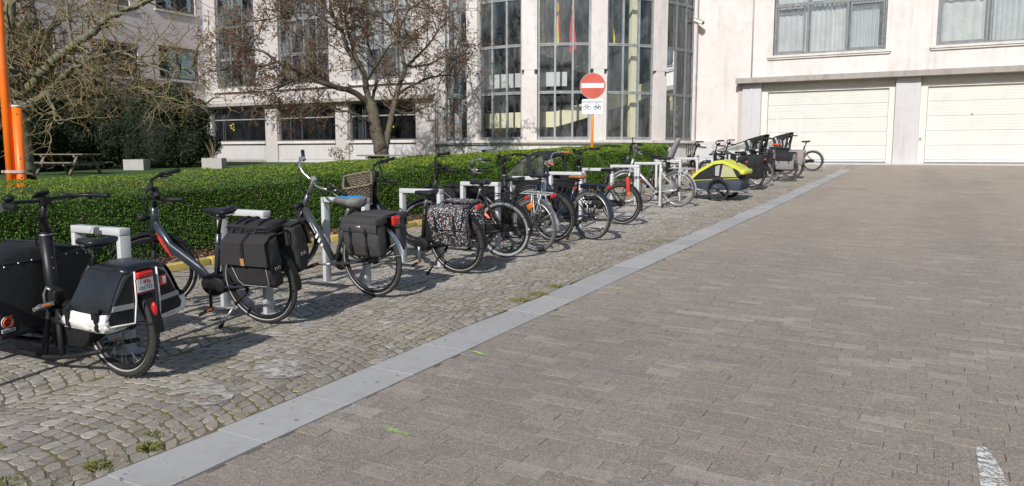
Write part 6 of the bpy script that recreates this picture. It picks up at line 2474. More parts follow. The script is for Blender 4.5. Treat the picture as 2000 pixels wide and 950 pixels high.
    MB().tube(rim_pts, .013, 8).build("box_rim", SADB, bo)
    if not hood or True:
        for s in (-1, 1):
            rr = MB()
            rr.tube([(bx0 + .045, s * boxw / 2, z1 + .005), (bx0 + boxl * .55, s * boxw / 2 * .97, z1 + .026), (bx0 + boxl + .08, s * boxw / 2 * .92, z1 + .015)], .012, 8)
            rr.build("box_rim", SADB, bo)
    if rivets:
        v = MB()
        for q in (-.92, -.7, -.45, -.2, .25, .5, .75):
            v.ball((bx0 - .004 + .035 * q * q, q * boxw / 2, z1 + bow - .015 - bow * abs(q) ** 2.2 - .005), .0075, 8, 6)
        for zz in (z1 + .02, z1 - .05, z1 - .20, z1 - .28):
            v.ball((hx - .037, .0, zz), .006, 8, 6)
        v.build("rivets", CHROME, bo)
    if tarp:
        b = MB()
        rings = []
        for i in range(9):
            q = i / 8
            xx = bx0 + .03 + (boxl + .02) * q
            h = .055 * sin(PI * min(1, q * 1.2 + .1)) + bow * (1 - q) ** 3
            ww = boxw / 2 * (1 - .08 * q) + .008
            rings.append([(xx, ww * (-1 + 2 * k / 10), z1 + .018 + h * (1 - (-1 + 2 * k / 10) ** 2) + .006 * sin(k * 2 + i)) for k in range(11)] + [(xx, ww * (1 - 2 * k / 10), z1 - .01) for k in range(11)])
        b.loft(rings)
        b.build("tarp_cover", tarp, bo)
    if hood:
        CL = glass("clear_rain_foil", tint=(0.80, 0.83, 0.82), bias=0.10, rough=0.08, dirt=0.35)
        hd = MB()
        w2 = boxw / 2
        zt = z1 + (.46 if not hood_off else .40)
        e = bpy.data.objects.new("rain_hood", None)
        COL.objects.link(e)
        e.parent = t
        xA, xB, xC = bx0 + .04 + hood_off, bx0 + .40 + hood_off, bx0 + boxl + .08 + hood_off * .35
        ridge = [(xA, z1 + (.38 if not hood_off else .34)), (xA + .10, zt), (xB, zt - .01), (xB + .22, zt - .14), (xC, z1 + .04)]
        if tilt_hood:
            ridge = [(xA - .12, zt + .08), (xA + .12, zt + .02), (xB + .05, zt - .06), (xB + .45, zt - .20), (xC, z1 + .06)]
        fab = MB()
        for s in (-1, 1):
            fab.strip([(xA, s * w2, z1 + .01), (ridge[0][0], s * w2 * .9, ridge[0][1]), (ridge[1][0], s * w2 * .8, ridge[1][1])], (1, 0, 0.3), .07, .008)
            fab.strip([(xB - .05, s * w2 * .98, z1 + .02), (xB - .02, s * w2 * .92, z1 + .25), (ridge[2][0], s * w2 * .8, ridge[2][1])], (1, 0, 0.2), .09, .008)
            if tilt_hood:
                fab.poly([(ridge[0][0], s * w2 * .88, ridge[0][1]), (ridge[1][0] + .22, s * w2 * .88, ridge[1][1] - .03), (xA + .13, s * w2 * .94, z1 + .33), (xA + .04, s * w2 * .94, z1 + .30)], (0, -s, 0), .008)
                fab.strip([(xA + .09, s * w2 * .94, z1 + .33), (xA + .06, s * w2 * .96, z1 + .15), (xA + .12, s * w2 * .97, z1 + .0)], (1, 0, 0), .06, .008)
        roof = []
        for q_, (xx, zz) in enumerate(ridge[:3]):
            roof.append([(xx, w2 * .84 * (-1 + 2 * k / 6), zz + .03 * (1 - (-1 + 2 * k / 6) ** 2)) for k in range(7)] + [(xx, w2 * .82 * (1 - 2 * k / 6), zz - .012) for k in range(7)])
        fab.loft(roof)
        link("fabric", fab.mesh("fabric", BLKF), e)
        wnd = MB()
        for s in (-1, 1):
            wnd.add([(xA + .05, s * w2 * .97, z1 + .03), (xB - .09, s * w2 * .97, z1 + .03), (xB - .07, s * w2 * .86, zt - .05), (xA + .08, s * w2 * .88, zt - .05)], [(0, 1, 2, 3)])
            wnd.add([(xB, s * w2 * .97, z1 + .03), (xC, s * w2 * .92, z1 + .05), (xB + .22, s * w2 * .86, ridge[3][1]), (xB + .02, s * w2 * .84, ridge[2][1] - .02)], [(0, 1, 2, 3)])
        wnd.add([(ridge[2][0] + .02, -w2 * .84, ridge[2][1]), (ridge[2][0] + .02, w2 * .84, ridge[2][1]), (ridge[3][0], w2 * .86, ridge[3][1]), (ridge[3][0], -w2 * .86, ridge[3][1])], [(0, 1, 2, 3)])
        wnd.add([(ridge[3][0], -w2 * .86, ridge[3][1]), (ridge[3][0], w2 * .86, ridge[3][1]), (xC, w2 * .92, z1 + .05), (xC, -w2 * .92, z1 + .05)], [(0, 1, 2, 3)])
        link("clear_window", wnd.mesh("clear_window", CL), e)
        ed = MB()
        for s in (-1, 1):
            ed.tube([(ridge[2][0], s * w2 * .85, ridge[2][1]), (ridge[3][0], s * w2 * .87, ridge[3][1]), (xC, s * w2 * .93, z1 + .05)], .012, 6)
        link("hood_edge", ed.mesh("hood_edge", BLKF), e)
    if rack:
        carrier(t, MBLK, .02, -.34, 2 * r + .09, r, .15)
        MB().box((-.36, 0, 2 * r + .06), (.025, .07, .03)).build("tail_light", REDL, t, bev=.005)
    if strap:
        s_ = MB()
        s_.strip([(-.16, .082, 2 * r + .10), (-.16, .088, 2 * r + .02), (-.17, .088, 2 * r - .10), (-.17, .085, 2 * r - .20)], (1, 0, 0), .05, .012)
        s_.build("strap", REDP, t)
        MB().box((-.18, .09, 2 * r - .16), (.04, .015, .05)).build("strap_buckle", AMBER, t)
    # centre stand plates
    if fat:
        for s in (-1, 1):
            MB().tube([(hx + .12, s * .20, .13), (hx - .1, s * .16, .10), (.30, s * .13, .13), (.02, s * .12, .20)], .016, 8).build("side_rail", MBLK, t)
    for s in (() if fat else (-1, 1)):
        k = MB()
        gz_ = s * .20 * math.tan(rad(lean)) + .02
        k.tube([(hx - .02, s * .07, .18), (hx - .06, s * .20, max(.03, gz_ + .03))], .014, 8)
        k.box((hx - .08, s * .20, max(.022, gz_ + .012)), (.30, .035, .016))
        k.build("centre_stand", MBLK, t)
    return t, mat


# ---- 1: black cargo trike, nearest
c1, m1 = cargo("nearest black cargo bike, with covered front box and a plate reading OSTD", -4.44, 2.94, -2.4, 2.4, r=.335, stem=(.64, 1.09), sad=(.165, .86), boxw=.66, boxl=.85, boxz=(.27, .70), rivets=True, tarp=MBLK, fat=True, rack=False, rise=.01, barw=.30, sweep=.19, crank=52, bow=.045, group="parked cargo bikes")
# battery pack, warning sticker and maker's sticker on the box
bo = [o for o in c1.children if o.name.startswith("cargo_box")][0]
b = MB().box((.55, .05, .46), (.10, .075, .15), Matrix.Rotation(rad(-12), 3, 'Y'))
b.build("battery_dock", MBLK, c1, bev=.012)
MB().tube([(.50, .07, .40), (.46, .10, .28), (.40, .14, .12)], .020, 8).build("stand_leg", MBLK, c1)
MB().tube([(.60, .06, .40), (.60, .10, .25), (.57, .15, .11)], .020, 8).build("stand_leg", MBLK, c1)
b = MB()
b.poly([(.34 + .13 * cos(2 * PI * k / 20), .075, .28 + .12 * sin(2 * PI * k / 20)) for k in range(20)], (0, -1, 0), .13)
b.build("motor_cover", MBLK, c1, bev=.014)
MB().tube([(.62, .05, .36), (.50, .09, .33), (.36, .10, .33)], .022, 8).build("frame_brace", BLK, c1)
MB().tube([(.58, .095, .40), (.575, .10, .50), (.545, .095, .545), (.51, .09, .53)], .010, 8).build("dock_handle", ALU, c1)
MB().box((.60, .058, .375), (.02, .035, .05)).build("warning_sticker", M("yellow_sticker", (0.70, 0.52, 0.12), 0.5), c1)
stk = MB()
sc = Vector((.64 + .045 - .008 + .026, .275, .345))
stk.ring(sc, (1, 0, 0), .026, .010, 20, 6, flat=.35)
stk.ring(sc, (1, 0, 0), .010, .008, 14, 6, flat=.35)
stk.box(sc + Vector((-.003, -.02, .03)), (.004, .016, .03), Matrix.Rotation(.5, 3, 'X'))
so = stk.build("maker_sticker", M("flame_red_sticker", (0.72, 0.10, 0.03), 0.5), c1)
w_ = MB()
w_.ring(sc + Vector((.001, 0, 0)), (1, 0, 0), .037, .004, 20, 5, flat=.4)
w_.box(sc + Vector((.0, 0, -.052)), (.004, .085, .022))
w_.build("sticker_border", WHITEP, so)
d_ = MB()
for k in range(6):
    d_.box(sc + Vector((-.003, .032 - k * .0125, -.052)), (.003, .006, .012 if k % 2 else .015))
d_.build("sticker_letters", BLK, so)

# its double tarpaulin bags
pb = thing("double_pannier", "glossy black and white tarpaulin double bag on the nearest cargo bike", "bike bag", group="bags hanging on the bicycles", mat4=m1)
b = MB()
x0, x1 = -.285, .045
top = .735
for_ = []
for q in range(7):
    u = -1 + 2 * q / 6
    for_.append((u, top + .012 * (1 - u * u)))
rings = []
for xx, dz in ((x1, -.01), (x1 - .05, .005), ((x0 + x1) / 2, .0), (x0 + .05, .004), (x0, -.012)):
    rings.append([(xx, .14 * u, z + dz) for u, z in for_] + [(xx, .14 * u, z + dz - .02) for u, z in for_[::-1]])
b.loft(rings)
top_o = b.build("top_cover", TARP, pb)
for s in (1, -1):
    bag = MB()
    R0 = random.Random(5 + s)
    rings = []
    for q in range(8):
        u = q / 7
        z = top - .015 - .33 * u
        yi, yo = .075, .125 + .155 * u ** .8
        xa, xb = x0 + .01 + .03 * u, x1 - .02 + .09 * u
        rings.append([(xa, s * yi, z), (xa + .0, s * (yi + yo) / 2, z), (xa, s * yo, z), ((xa + xb) / 2, s * (yo + .022 * sin(PI * u)), z), (xb, s * yo, z), (xb, s * yi, z)])
    bag.loft(rings, False)
    ba = bag.build("bag", GTARP, pb)
    fl = MB()
    fw_ = []
    for q in range(8):
        u = q / 7 * .80
        z = top - .01 - .325 * u
        yo = .133 + .155 * u ** .8 + .004
        fw_.append([((x0 + .0) + .03 * u, s * (yo + .003), z), ((x0 + x1) / 2 - .05, s * (yo + .020 * sin(PI * u) + .008 * R0.random()), z), ((x0 + x1) / 2 + .05 + .04 * u, s * (yo + .024 * sin(PI * u)), z), (x1 - .01 + .09 * u, s * (yo + .003), z)])
    vs = [p for r_ in fw_ for p in r_]
    fl.add(vs, [(q * 4 + k, q * 4 + k + 1, q * 4 + 5 + k, q * 4 + 4 + k) for q in range(7) for k in range(3)], True)
    fl.build("flap", TARP, ba)
    lo = MB()
    zz = [.495, .45, .405, .375]
    rr = []
    for q, z in enumerate(zz):
        e = (0, .012, .004, -.04)[q]
        rr.append([(x0 + .02 + (.03 if q == 3 else 0), s * (.27 + e), z), ((x0 + x1) / 2 - .04, s * (.285 + e), z - .006), ((x0 + x1) / 2 + .06, s * (.288 + e), z - .006), (x1 + .085 - (.05 if q == 3 else 0), s * (.27 + e), z), (x1 + .05, s * .12, z), (x0 + .06, s * .12, z)])
    rr2 = []
    for q in range(10):
        f = q / 9 * 3
        i0 = min(int(f), 2)
        t_ = f - i0
        ring_ = []
        for m_ in range(6):
            a_, b_ = rr[i0][m_], rr[i0][(m_ + 1) % 6]
            c_, d_ = rr[i0 + 1][m_], rr[i0 + 1][(m_ + 1) % 6]
            for w in range(5):
                u_ = w / 5
                p_ = [(a_[k] + (b_[k] - a_[k]) * u_) * (1 - t_) + (c_[k] + (d_[k] - c_[k]) * u_) * t_ for k in range(3)]
                cr = .009 * sin(p_[0] * 55 + q * 1.3) * sin(q * 1.7 + p_[0] * 31) + .006 * R0.uniform(-1, 1)
                ring_.append((p_[0], p_[1] + s * cr, p_[2] + .004 * R0.uniform(-1, 1)))
        rr2.append(ring_)
    lo.loft(rr2, True)
    lo.build("white_bottom", WTARP, ba)
    # rear gusset: black triangle cloth, light piping, reflective band
    re = MB()
    re.poly([(x0 + .004, s * .085, top - .03), (x0 + .006, s * .135, top - .06), (x0 + .035, s * .27, .425), (x0 + .035, s * .09, .405)], (-1, 0, 0), .006)
    re.build("rear_gusset", BLKF, ba)
    pp = MB()
    pp.tube([(x0 - .004, s * .075, top - .02), (x0 + .0, s * .08, top - .2), (x0 + .022, s * .088, .40), (x0 + .03, s * .28, .42)], .006, 6)
    pp.build("piping", WTARP, ba)
    rb = MB()
    rb.poly([(x0 + .016, s * .09, .525), (x0 + .016, s * .222, .535), (x0 + .018, s * .234, .505), (x0 + .018, s * .09, .495)], (-1, 0, 0), .006)
    rb.build("reflective_band", REFL, ba)
    st = MB()
    for dx in (.08, .34):
        st.strip([(x0 + dx, s * .275, .53), (x0 + dx, s * .296, .47), (x0 + dx + .01, s * .29, .40)], (1, 0, 0), .03, .008)
        st.box((x0 + dx, s * .298, .49), (.04, .02, .04))
    st.build("strap", MBLK, ba)
MB().box((x0 + .0, -.115, .625), (.006, .05, .06)).build("red_tag", REDP, pb)
MB().box((x0 - .004, -.12, .625), (.004, .022, .04)).build("tag_print", WHITEP, pb)
# lamp, plate and low red light on the bike itself
MB().box((x0 - .015, .02, .690), (.03, .105, .036)).build("tail_light", REDL, c1, bev=.008)
pl = MB().box((x0 - .012, .02, .622), (.006, .125, .095)).build("number_plate", M("plate_dark_red_edge", (0.22, 0.02, 0.03), 0.5), c1, bev=.003)
MB().box((x0 - .016, .02, .627), (.003, .112, .078)).build("plate_face", WHITEP, pl)
PM = lambda yy, zz: Matrix.Translation((x0 - .0185, yy, zz)) @ Matrix.Rotation(-PI / 2, 4, 'Z') @ Matrix.Rotation(PI / 2, 4, 'X')
text("OSTD", .034, PM(.02, .609), INK, "lettering", pl, .0008)
text("I", .034, PM(.052, .645), INK, "lettering", pl, .0008)
sb = MB()
for yy in (.025, -.005):
    sb.ring((x0 - .019, yy, .641), (1, 0, 0), .009, .0022, 16, 4)
sb.tube([(x0 - .019, .025, .641), (x0 - .019, .018, .653), (x0 - .019, .002, .653), (x0 - .019, -.005, .641)], .0022, 4)
sb.build("bicycle_symbol", REDP, pl)
MB().ball((-.330, 0, .47), (.022, .018, .048), 12, 8).build("mudguard_light", REDL, c1)

# ---- 2: slate e-bike with black panniers
b2, m2, i2 = bike("slate grey electric bike with a red stripe on its curved frame", -4.69, 4.335, -8, 9.5, r=.35, steer=45, sad=(.275, .93), stem=(.90, 1.06), frame="wave", col=SLATE, motor=.105, ft=.027, kick=True, fork="sus", display=True, crank=-84, alloy=BLK, rim=BLK, width=.31, sweep=.19, rise=.03, tw=.044, taillight=False)
rs = MB()
P = i2["P"]
q0 = P(.80)
pts = [q0 + Vector((-.04, 0, -.075)), q0 + Vector((-.075, 0, -.135)), q0 + Vector((-.11, 0, -.20)), q0 + Vector((-.165, 0, -.28))]
for s in (-1, 1):
    rs.strip([p + Vector((.012, s * .0335, -.006)) for p in pts], (.87, 0, -.48), [.006, .034, .030, .006], .004)
rs.build("red_stripe", REDP, b2)
MB(i2["T"]).box(P(.50) + Vector((0, .078, 0)), (.014, .003, .018)).build("fork_badge", REDP, b2)
pannier("black roll flap pannier with a tan buckle tab on the slate electric bike", m2, 1, (-.31, .09), (.40, .77), .15, GREYF, "buckle")
pannier("black pannier on the far side of the slate electric bike", m2, -1, (-.33, .07), (.42, .79), .15, GREYF, "buckle")
rt_ = thing("folded_rain_cape", "folded black straps and cloth lying on top of the black panniers", "bag", group=None, mat4=m2)
b = MB()
R = random.Random(3)
for k in range(4):
    rings = []
    for q in range(7):
        xx = -.25 + .37 * q / 6
        rings.append([(xx, (.12 + .02 * R.random()) * cos(2 * PI * j / 10), .80 + k * .012 + (.012 + .01 * R.random()) * sin(2 * PI * j / 10)) for j in range(10)])
    b.loft(rings)
b.build("cloth", BLKF, rt_)
b = MB()
for xx in (-.15, -.02, .06):
    b.strip([(xx, -.15, .79), (xx + .01, -.08, .865), (xx, .08, .865), (xx, .16, .79)], (1, 0, 0), .024, .006)
b.build("strap", MBLK, rt_)

# ---- 3: grey bike with silver handlebar and saddle cover
b3, m3, i3 = bike("grey city bike with silver handlebar and a blue and grey saddle cover", -4.565, 5.53, 1, 4.5, r=.35, steer=80, sad=(.21, .90), stem=(.64, 1.06), wb=1.06, frame="straight", col=GUNM, bar=CHROME, grip=MBLK, rim=BLK, fork="sus", casing="chain", crank=-5, gears=True, ft=.024, fender=CHROME, fstay=ALU, flap=False, kick=False, alloy=ALU,
                  cover=(M("grey_saddle_cover", (0.17, 0.17, 0.17), 0.8, var=0.25, vscale=18, bmp=0.4), M("bright_blue_cloth", (0.02, 0.26, 0.62), 0.6)), bell=True, width=.33, sweep=.12, rise=.06, rack=MBLK, taillight=False)
P = i3["P"]
a_, c_ = P(.80), Vector((.475, 0, .305))
w_ = MB()
for k in range(6):
    t_ = .30 + k * .032
    p = a_ + (c_ - a_) * t_
    w_.box(p + Vector((0, .0375, 0)), (.014, .003, .010), Matrix.Rotation(-.9, 3, 'Y'))
for k, L_ in enumerate((.05, .045, .03)):
    p = a_ + (c_ - a_) * (.53 + k * .085)
    w_.box(p + Vector((0, .038, 0)), (L_, .003, .024), Matrix.Rotation(.95, 3, 'Y'))
w_.build("white_frame_print", WHITEP, b3)
MB().box((-.315, 0, .735), (.03, .10, .085)).build("tail_light", REDL, b3, bev=.012)
BURG = M("charcoal_coated_fabric", (0.046, 0.043, 0.0445), 0.75, var=0.15, vscale=20, bmp=0.25, bscale=200)
pannier("square charcoal box pannier with four clips below the blue saddle cover", m3, 1, (-.26, .12), (.43, .755), .135, BURG, "box")
pannier("square charcoal box pannier on the far side of the grey city bike", m3, -1, (-.26, .12), (.43, .755), .135, BURG, "box")
br = thing("pannier_bridge", "flat charcoal bridge joining the two square box panniers over the carrier", "bike bag", group=None, mat4=m3)
MB().bx(-.255, .115, -.10, .10, .775, .79).build("bridge_cloth", BURG, br, bev=.004)

# ---- 4: black step-through with wicker basket and floral bags
b4, m4, i4 = bike("black low step electric bike with a wicker basket in front", -4.513, 6.888, 0, 9.6, r=.35, steer=40, sad=(.315, .885), stem=(.955, 1.06), wb=1.18, frame="low", col=BLK, motor=.09, ft=.027, battery="seat", mirror=True, bell=False, kickm=BLK, crank=-88, width=.32, sweep=.20, rise=.03, tw=.046, spoke=CHROME)
T = i4["T"]
bs_ = MB(T)
bx_, bz_ = 1.17, .78
lv = 13
ring_at = lambda k: [(bx_ + (.10 + .055 * k / lv) * max(-1, min(1, 1.32 * cos(2 * PI * j / 40))), (.135 + .05 * k / lv) * max(-1, min(1, 1.32 * sin(2 * PI * j / 40))), bz_ + .25 * k / lv) for j in range(40)]
for k in range(lv + 1):
    rg = ring_at(k)
    n = len(rg)
    off = .0045 if k % 2 else -.0045
    pts = []
    for j, p in enumerate(rg):
        c = Vector((bx_, 0, p[2]))
        dv = (Vector(p) - c).normalized()
        pts.append(Vector(p) + dv * (off if j % 2 else -off))
    bs_.tube(pts, .0085 if k < lv else .014, 5, closed=True)
for j in range(0, 40, 2):
    bs_.tube([ring_at(k)[j] for k in (0, 7, lv)], .005, 4)
bs_.bx(bx_ - .11, bx_ + .11, -.14, .14, bz_ - .006, bz_ + .006)
bs_.build("wicker_basket", WICK, b4)


def m_floral():
    m, nt, bs = new_mat("floral_cloth")
    v = coords(nt, kind="obj")
    cols = [(0.55, 0.55, 0.52), (0.62, 0.60, 0.58), (0.42, 0.06, 0.06), (0.10, 0.16, 0.40), (0.20, 0.30, 0.22), (0.55, 0.30, 0.25)]
    c = None
    base = (0.012, 0.012, 0.016)
    cur = base
    for sc_, lo_ in ((50, .20), (88, .16)):
        vo = nt.nodes.new("ShaderNodeTexVoronoi")
        vo.inputs["Scale"].default_value = sc_
        vo.inputs["Randomness"].default_value = 1.0
        nz = nt.nodes.new("ShaderNodeTexNoise")
        nz.inputs["Scale"].default_value = 60
        nt.links.new(v, nz.inputs["Vector"])
        vm = nt.nodes.new("ShaderNodeVectorMath")
        vm.operation = 'MULTIPLY_ADD'
        vm.inputs[1].default_value = (0.03, 0.03, 0.03)
        nt.links.new(nz.outputs["Color"], vm.inputs[0])
        nt.links.new(v, vm.inputs[2])
        nt.links.new(vm.outputs[0], vo.inputs["Vector"])
        mask = ramp(nt, vo.outputs["Distance"], [(0.34, 1), (0.42, 0)])
        sep = nt.nodes.new("ShaderNodeSeparateColor")
        nt.links.new(vo.outputs["Color"], sep.inputs[0])
        r = nt.nodes.new("ShaderNodeValToRGB")
        r.color_ramp.interpolation = 'CONSTANT'
        el = r.color_ramp.elements
        while len(el) < 6:
            el.new(.5)
        for i, (p, q) in enumerate(zip((0, .34, .62, .72, .82, .92), cols)):
            el[i].position = p
            el[i].color = (*q, 1)
        nt.links.new(sep.outputs[0], r.inputs[0])
        pres = ramp(nt, sep.outputs[1], [(.42, 0), (.44, 1)])
        cur = mixc(nt, mathn(nt, 'MULTIPLY', mask, pres), cur, r.outputs[0])
    nt.links.new(cur, bs.inputs["Base Color"])
    bs.inputs["Roughness"].default_value = 0.6
    bump(nt, bs, noise(nt, v, 9, 4, .6), .4, .02)
    return m


FLO = m_floral()
pannier("black pannier with a small floral print on the near side of the basket bike", m4, 1, (-.25, .16), (.37, .755), .13, FLO, "floral")
pannier("floral print pannier on the far side of the basket bike", m4, -1, (-.25, .16), (.37, .755), .13, FLO, "floral")

# ---- 5: black e-bike with white walled tyres
b5, m5, i5 = bike("black electric bike with white walled tyres and salmon bands on the frame", -4.593, 8.034, -2.8, 7.5, r=.345, steer=42, sad=(.275, .915), stem=(.835, 1.09), frame="swoop", col=BLK, wall=WALLW, motor=.095, ft=.024, kick=True, kickm=BLK, display=True, crank=-100, tw=.048, spoke=MBLK)
for s in (-1, 1):
    b = MB()
    st = Vector((.275, 0, .915)) + (Vector((.445, 0, .285)) - Vector((.275, 0, .915))) * .42
    e_ = Vector((0, s * .066, .345))
    a_ = st + (e_ - st) * .3 + Vector((0, s * .03, 0))
    b.tube([a_ + (e_ - a_) * .05, a_ + (e_ - a_) * .36], .0175, 8)
    b.build("salmon_band", PEACH, b5)
b = MB()
b.tube([Vector((.27, 0, .80)), Vector((.16, .05, .62)), Vector((.0, .066, .345))], [.018, .016, .014], 8)
b.build("seat_stay", BLK, b5)
MB().box((-.345, .0, .37), (.012, .06, .02)).build("white_sticker", WHITEP, b5)
crt = thing("front_crate", "dark cloth front bag on the carrier beside the white walled bike", "bag", group=None, mat4=frame_at(-5.62, 8.62, 10, 0))
MB().bx(-.18, .16, -.17, .17, .52, .80).build("bag_body", BLKF, crt, bev=.03)
MB().bx(-.19, .17, -.18, .18, .77, .80).build("bag_rim", MBLK, crt, bev=.008)

# ---- 6: old black bike with silver carrier
b6, m6, i6 = bike("older black bike with a silver luggage carrier and silver handlebar", -4.453, 8.581, 11.5, 8.0, r=.345, steer=35, sad=(.262, .92), stem=(.96, 1.0), frame="diamond", col=BLK, bar=CHROME, rack=SILV, rack_style="loop", fender=CHROME, fstay=ALU, rim=ALU, tw=.034, casing="case", alloy=ALU, width=.27, sweep=.20, rise=.09, flap=(MBLK, 10), stripe=True, rack_z=.755, tyre=RUB_G)
b = MB()
for k in range(5):
    xx = .1 - k * .08
    b.tube([(xx, -.06, .752), (xx - .04, .06, .752)], .004, 5)
b.build("carrier_brace", SILV, b6)
b = MB().box((-.02, .07, .60), (.10, .03, .07), Matrix.Rotation(.6, 3, 'Y'))
b.build("orange_strap", M("orange_strap_cloth", (0.62, 0.17, 0.03), 0.7), b6, bev=.008)

# ---- 7: black cargo bike with low open box
c7, m7 = cargo("black open box cargo bike with its box behind the white walled wheel", -4.66, 9.48, 5, 4.5, r=.345, stem=(.775, 1.11), sad=(.19, .905), boxw=.64, boxl=.85, boxz=(.18, .66), steer=8)

# ---- 8: navy bike with brown saddle
b8, m8, i8 = bike("navy electric bike with tan saddle, tan grips and a battery in its carrier", -4.263, 9.876, 15, 4.0, r=.35, steer=22, sad=(.225, .875), stem=(.71, 1.07), wb=1.08, frame="straight", col=NAVY, bar=CHROME, grip=BROWN, sadm=BROWN, rack=NAVY, fender=NAVY, rim=ALU, battery="rack", ft=.026, gears=True, width=.31, sweep=.16, rise=.07, kick=True, casing="chain", crank=20, spoke=CHROME, tw=.042)

# ---- 9: cargo bike with rain hood, red strap on the carrier
c9, m9 = cargo("black cargo bike with a clear windowed rain hood and a red strap on its carrier", -4.52, 11.66, 2, 5.0, r=.34, stem=(.73, 1.14), sad=(.19, .89), boxw=.66, boxl=1.0, boxz=(.2, .735), hood=True, strap=True, steer=-4, hood_off=.34)

# ---- 10: silver bike
b10, m10, i10 = bike("silver framed bike with silver luggage carrier before the lime trailer", -4.55, 14.77, 1.3, 5.5, r=.345, steer=30, sad=(.26, .955), stem=(.87, 1.09), frame="straight", col=SILV, bar=CHROME, rack=SILV, rack_style="loop", fender=SILV, fstay=ALU, rim=ALU, tyre=RUB_G, tw=.038, gears=True, casing="chain", crank=-60, kickm=ALU, flap=(MBLK, 10), spoke=CHROME)

# ---- 11: bike with child seat, pulling the trailer
b11, m11, i11 = bike("dark bike with a grey child seat parked in front of the lime trailer", -5.35, 16.45, 4, 3.0, r=.345, steer=20, sad=(.24, .93), stem=(.82, 1.1), frame="wave", col=GUNM, rim=BLK, ft=.025, mirror=True, kick=True)
cs = thing("child_seat", "grey plastic child seat on the bike ahead of the lime trailer", "child seat", group=None, mat4=m11)
SEATG = M("grey_seat_plastic", (0.24, 0.245, 0.26), 0.5, var=0.1)
b = MB()
rings = []
for q in range(8):
    u = q / 7
    z, xx, w = .86 + .46 * u, -.12 - .20 * u, .135 - .05 * u * u
    rings.append([(xx, -w, z), (xx + .06, -w * 1.02, z), (xx + .03, -w * .8, z), (xx + .01, 0, z), (xx + .03, w * .8, z), (xx + .06, w * 1.02, z), (xx, w, z), (xx - .025, 0, z)])
b.loft(rings, True)
b.build("seat_back", SEATG, cs)
MB().bx(-.17, .10, -.14, .14, .84, .88).build("seat_pan", SEATG, cs, bev=.02)
for s in (-1, 1):
    MB().bx(-.05, .02, s * .13 - .02, s * .13 + .02, .50, .85).build("leg_guard", SEATG, cs, bev=.012)
MB().bx(-.13, .09, -.12, .12, .882, .91).build("cushion", BLKF, cs, bev=.012)

# ---- lime child trailer
tr = thing("bike_trailer", "lime yellow and dark blue two wheeled child trailer with a mesh window", "trailer", group=None, mat4=frame_at(-4.18, 16.35, 3, 0))
LIME = M("lime_yellow_cloth", (0.56, 0.58, 0.06), 0.6, var=0.08, vscale=6, bmp=0.3, bscale=10)
BLUEC = M("dark_blue_cloth", (0.034, 0.040, 0.066), 0.75, var=0.15, vscale=6, bmp=0.4, bscale=14)
MESHC = M("khaki_mesh_window", (0.40, 0.40, 0.22), 0.8, var=0.08)
# axle along y at x = 0, wheel on the near (left) side first
rw = .245
for yy in (0.0, -.78):
    wheel(tr, (0, yy, rw), rw, .040, None, RUB, BLK, ALU, None, DKM, .035, False, 20, .2)
w2 = -.39
hw = .31
lowp = [(-.42, .20), (.28, .18), (.62, .22), (.70, .34), (.62, .40), (-.38, .48), (-.47, .40)]
b = MB()
b.poly([(x_, w2 + hw, z_) for x_, z_ in lowp], (0, -1, 0), 2 * hw)
b.build("tub_cloth", BLUEC, tr, bev=.03)
upp = [(-.38, .48), (-.48, .62), (-.36, .70), (-.05, .82), (.15, .80), (.45, .62), (.66, .42), (.60, .40)]
b = MB()
b.poly([(x_, w2 + hw - .015, z_) for x_, z_ in upp], (0, -1, 0), 2 * hw - .03)
b.build("cabin_cloth", BLKF, tr, bev=.03)
top_l = [(-.49, .60), (-.36, .71), (-.05, .835), (.15, .812), (.46, .63), (.68, .42)]
b = MB()
b.strip([(x_, w2, z_ + .006) for x_, z_ in top_l[:4]], (0, 1, 0), 2 * hw * .98, .02)
b.build("roof_cloth", LIME, tr)
b = MB()
for s in (-1, 1):
    b.strip([(x_, w2 + s * (hw - .005), z_ - .02) for x_, z_ in top_l], (.5, 0, .86), [.03, .05, .055, .06, .06, .06], .015)
b.build("side_band", LIME, tr)
b = MB()
b.bx(-.52, -.40, w2 - hw, w2 + hw, .56, .66)
b.build("rear_bumper_cloth", LIME, tr, bev=.03)
for s in (-1, 1):
    b = MB().poly([(-.36, w2 + s * (hw + .002), .51), (-.02, w2 + s * (hw + .002), .50), (-.06, w2 + s * (hw + .002), .76), (-.26, w2 + s * (hw + .002), .70)], (0, s, 0), .006)
    b.build("mesh_window", MESHC, tr)
    b = MB().poly([(.02, w2 + s * (hw + .001), .52), (.10, w2 + s * (hw + .001), .53), (.10, w2 + s * (hw + .001), .72), (.0, w2 + s * (hw + .001), .76)], (0, s, 0), .006)
    b.build("side_window", M("pale_window_foil", (0.36, 0.37, 0.34), 0.3), tr)
    MB().strip([(-.40, w2 + s * (hw + .012), .485), (.62, w2 + s * (hw + .012), .41)], (0, 0, 1), .012, .005).build("yellow_seam", LIME, tr)
    MB().box((-.40, w2 + s * (hw - .05), .285), (.012, .05, .04)).build("rear_reflector", REDL, tr)
b = MB()
b.tube([(-.42, w2 - hw - .03, .21), (.30, w2 - hw - .03, .21)], .018, 8)
b.tube([(-.42, w2 + hw + .03, .21), (.30, w2 + hw + .03, .21)], .018, 8)
b.tube([(-.44, w2 - hw - .03, .21), (-.44, w2 + hw + .03, .21)], .02, 8)
b.tube([(.30, w2 + hw + .03, .21), (.60, w2 + hw + .02, .24), (.95, -.1, .36)], .016, 8)
b.cyl((0, .0, rw), (0, -.78, rw), .012, 8)
b.build("chassis", ALU, tr)
b = MB().tube([(-.30, w2 - .18, .80), (-.44, w2 - .18, .90), (-.46, w2, .915), (-.44, w2 + .18, .90), (-.30, w2 + .18, .80)], .014, 8)
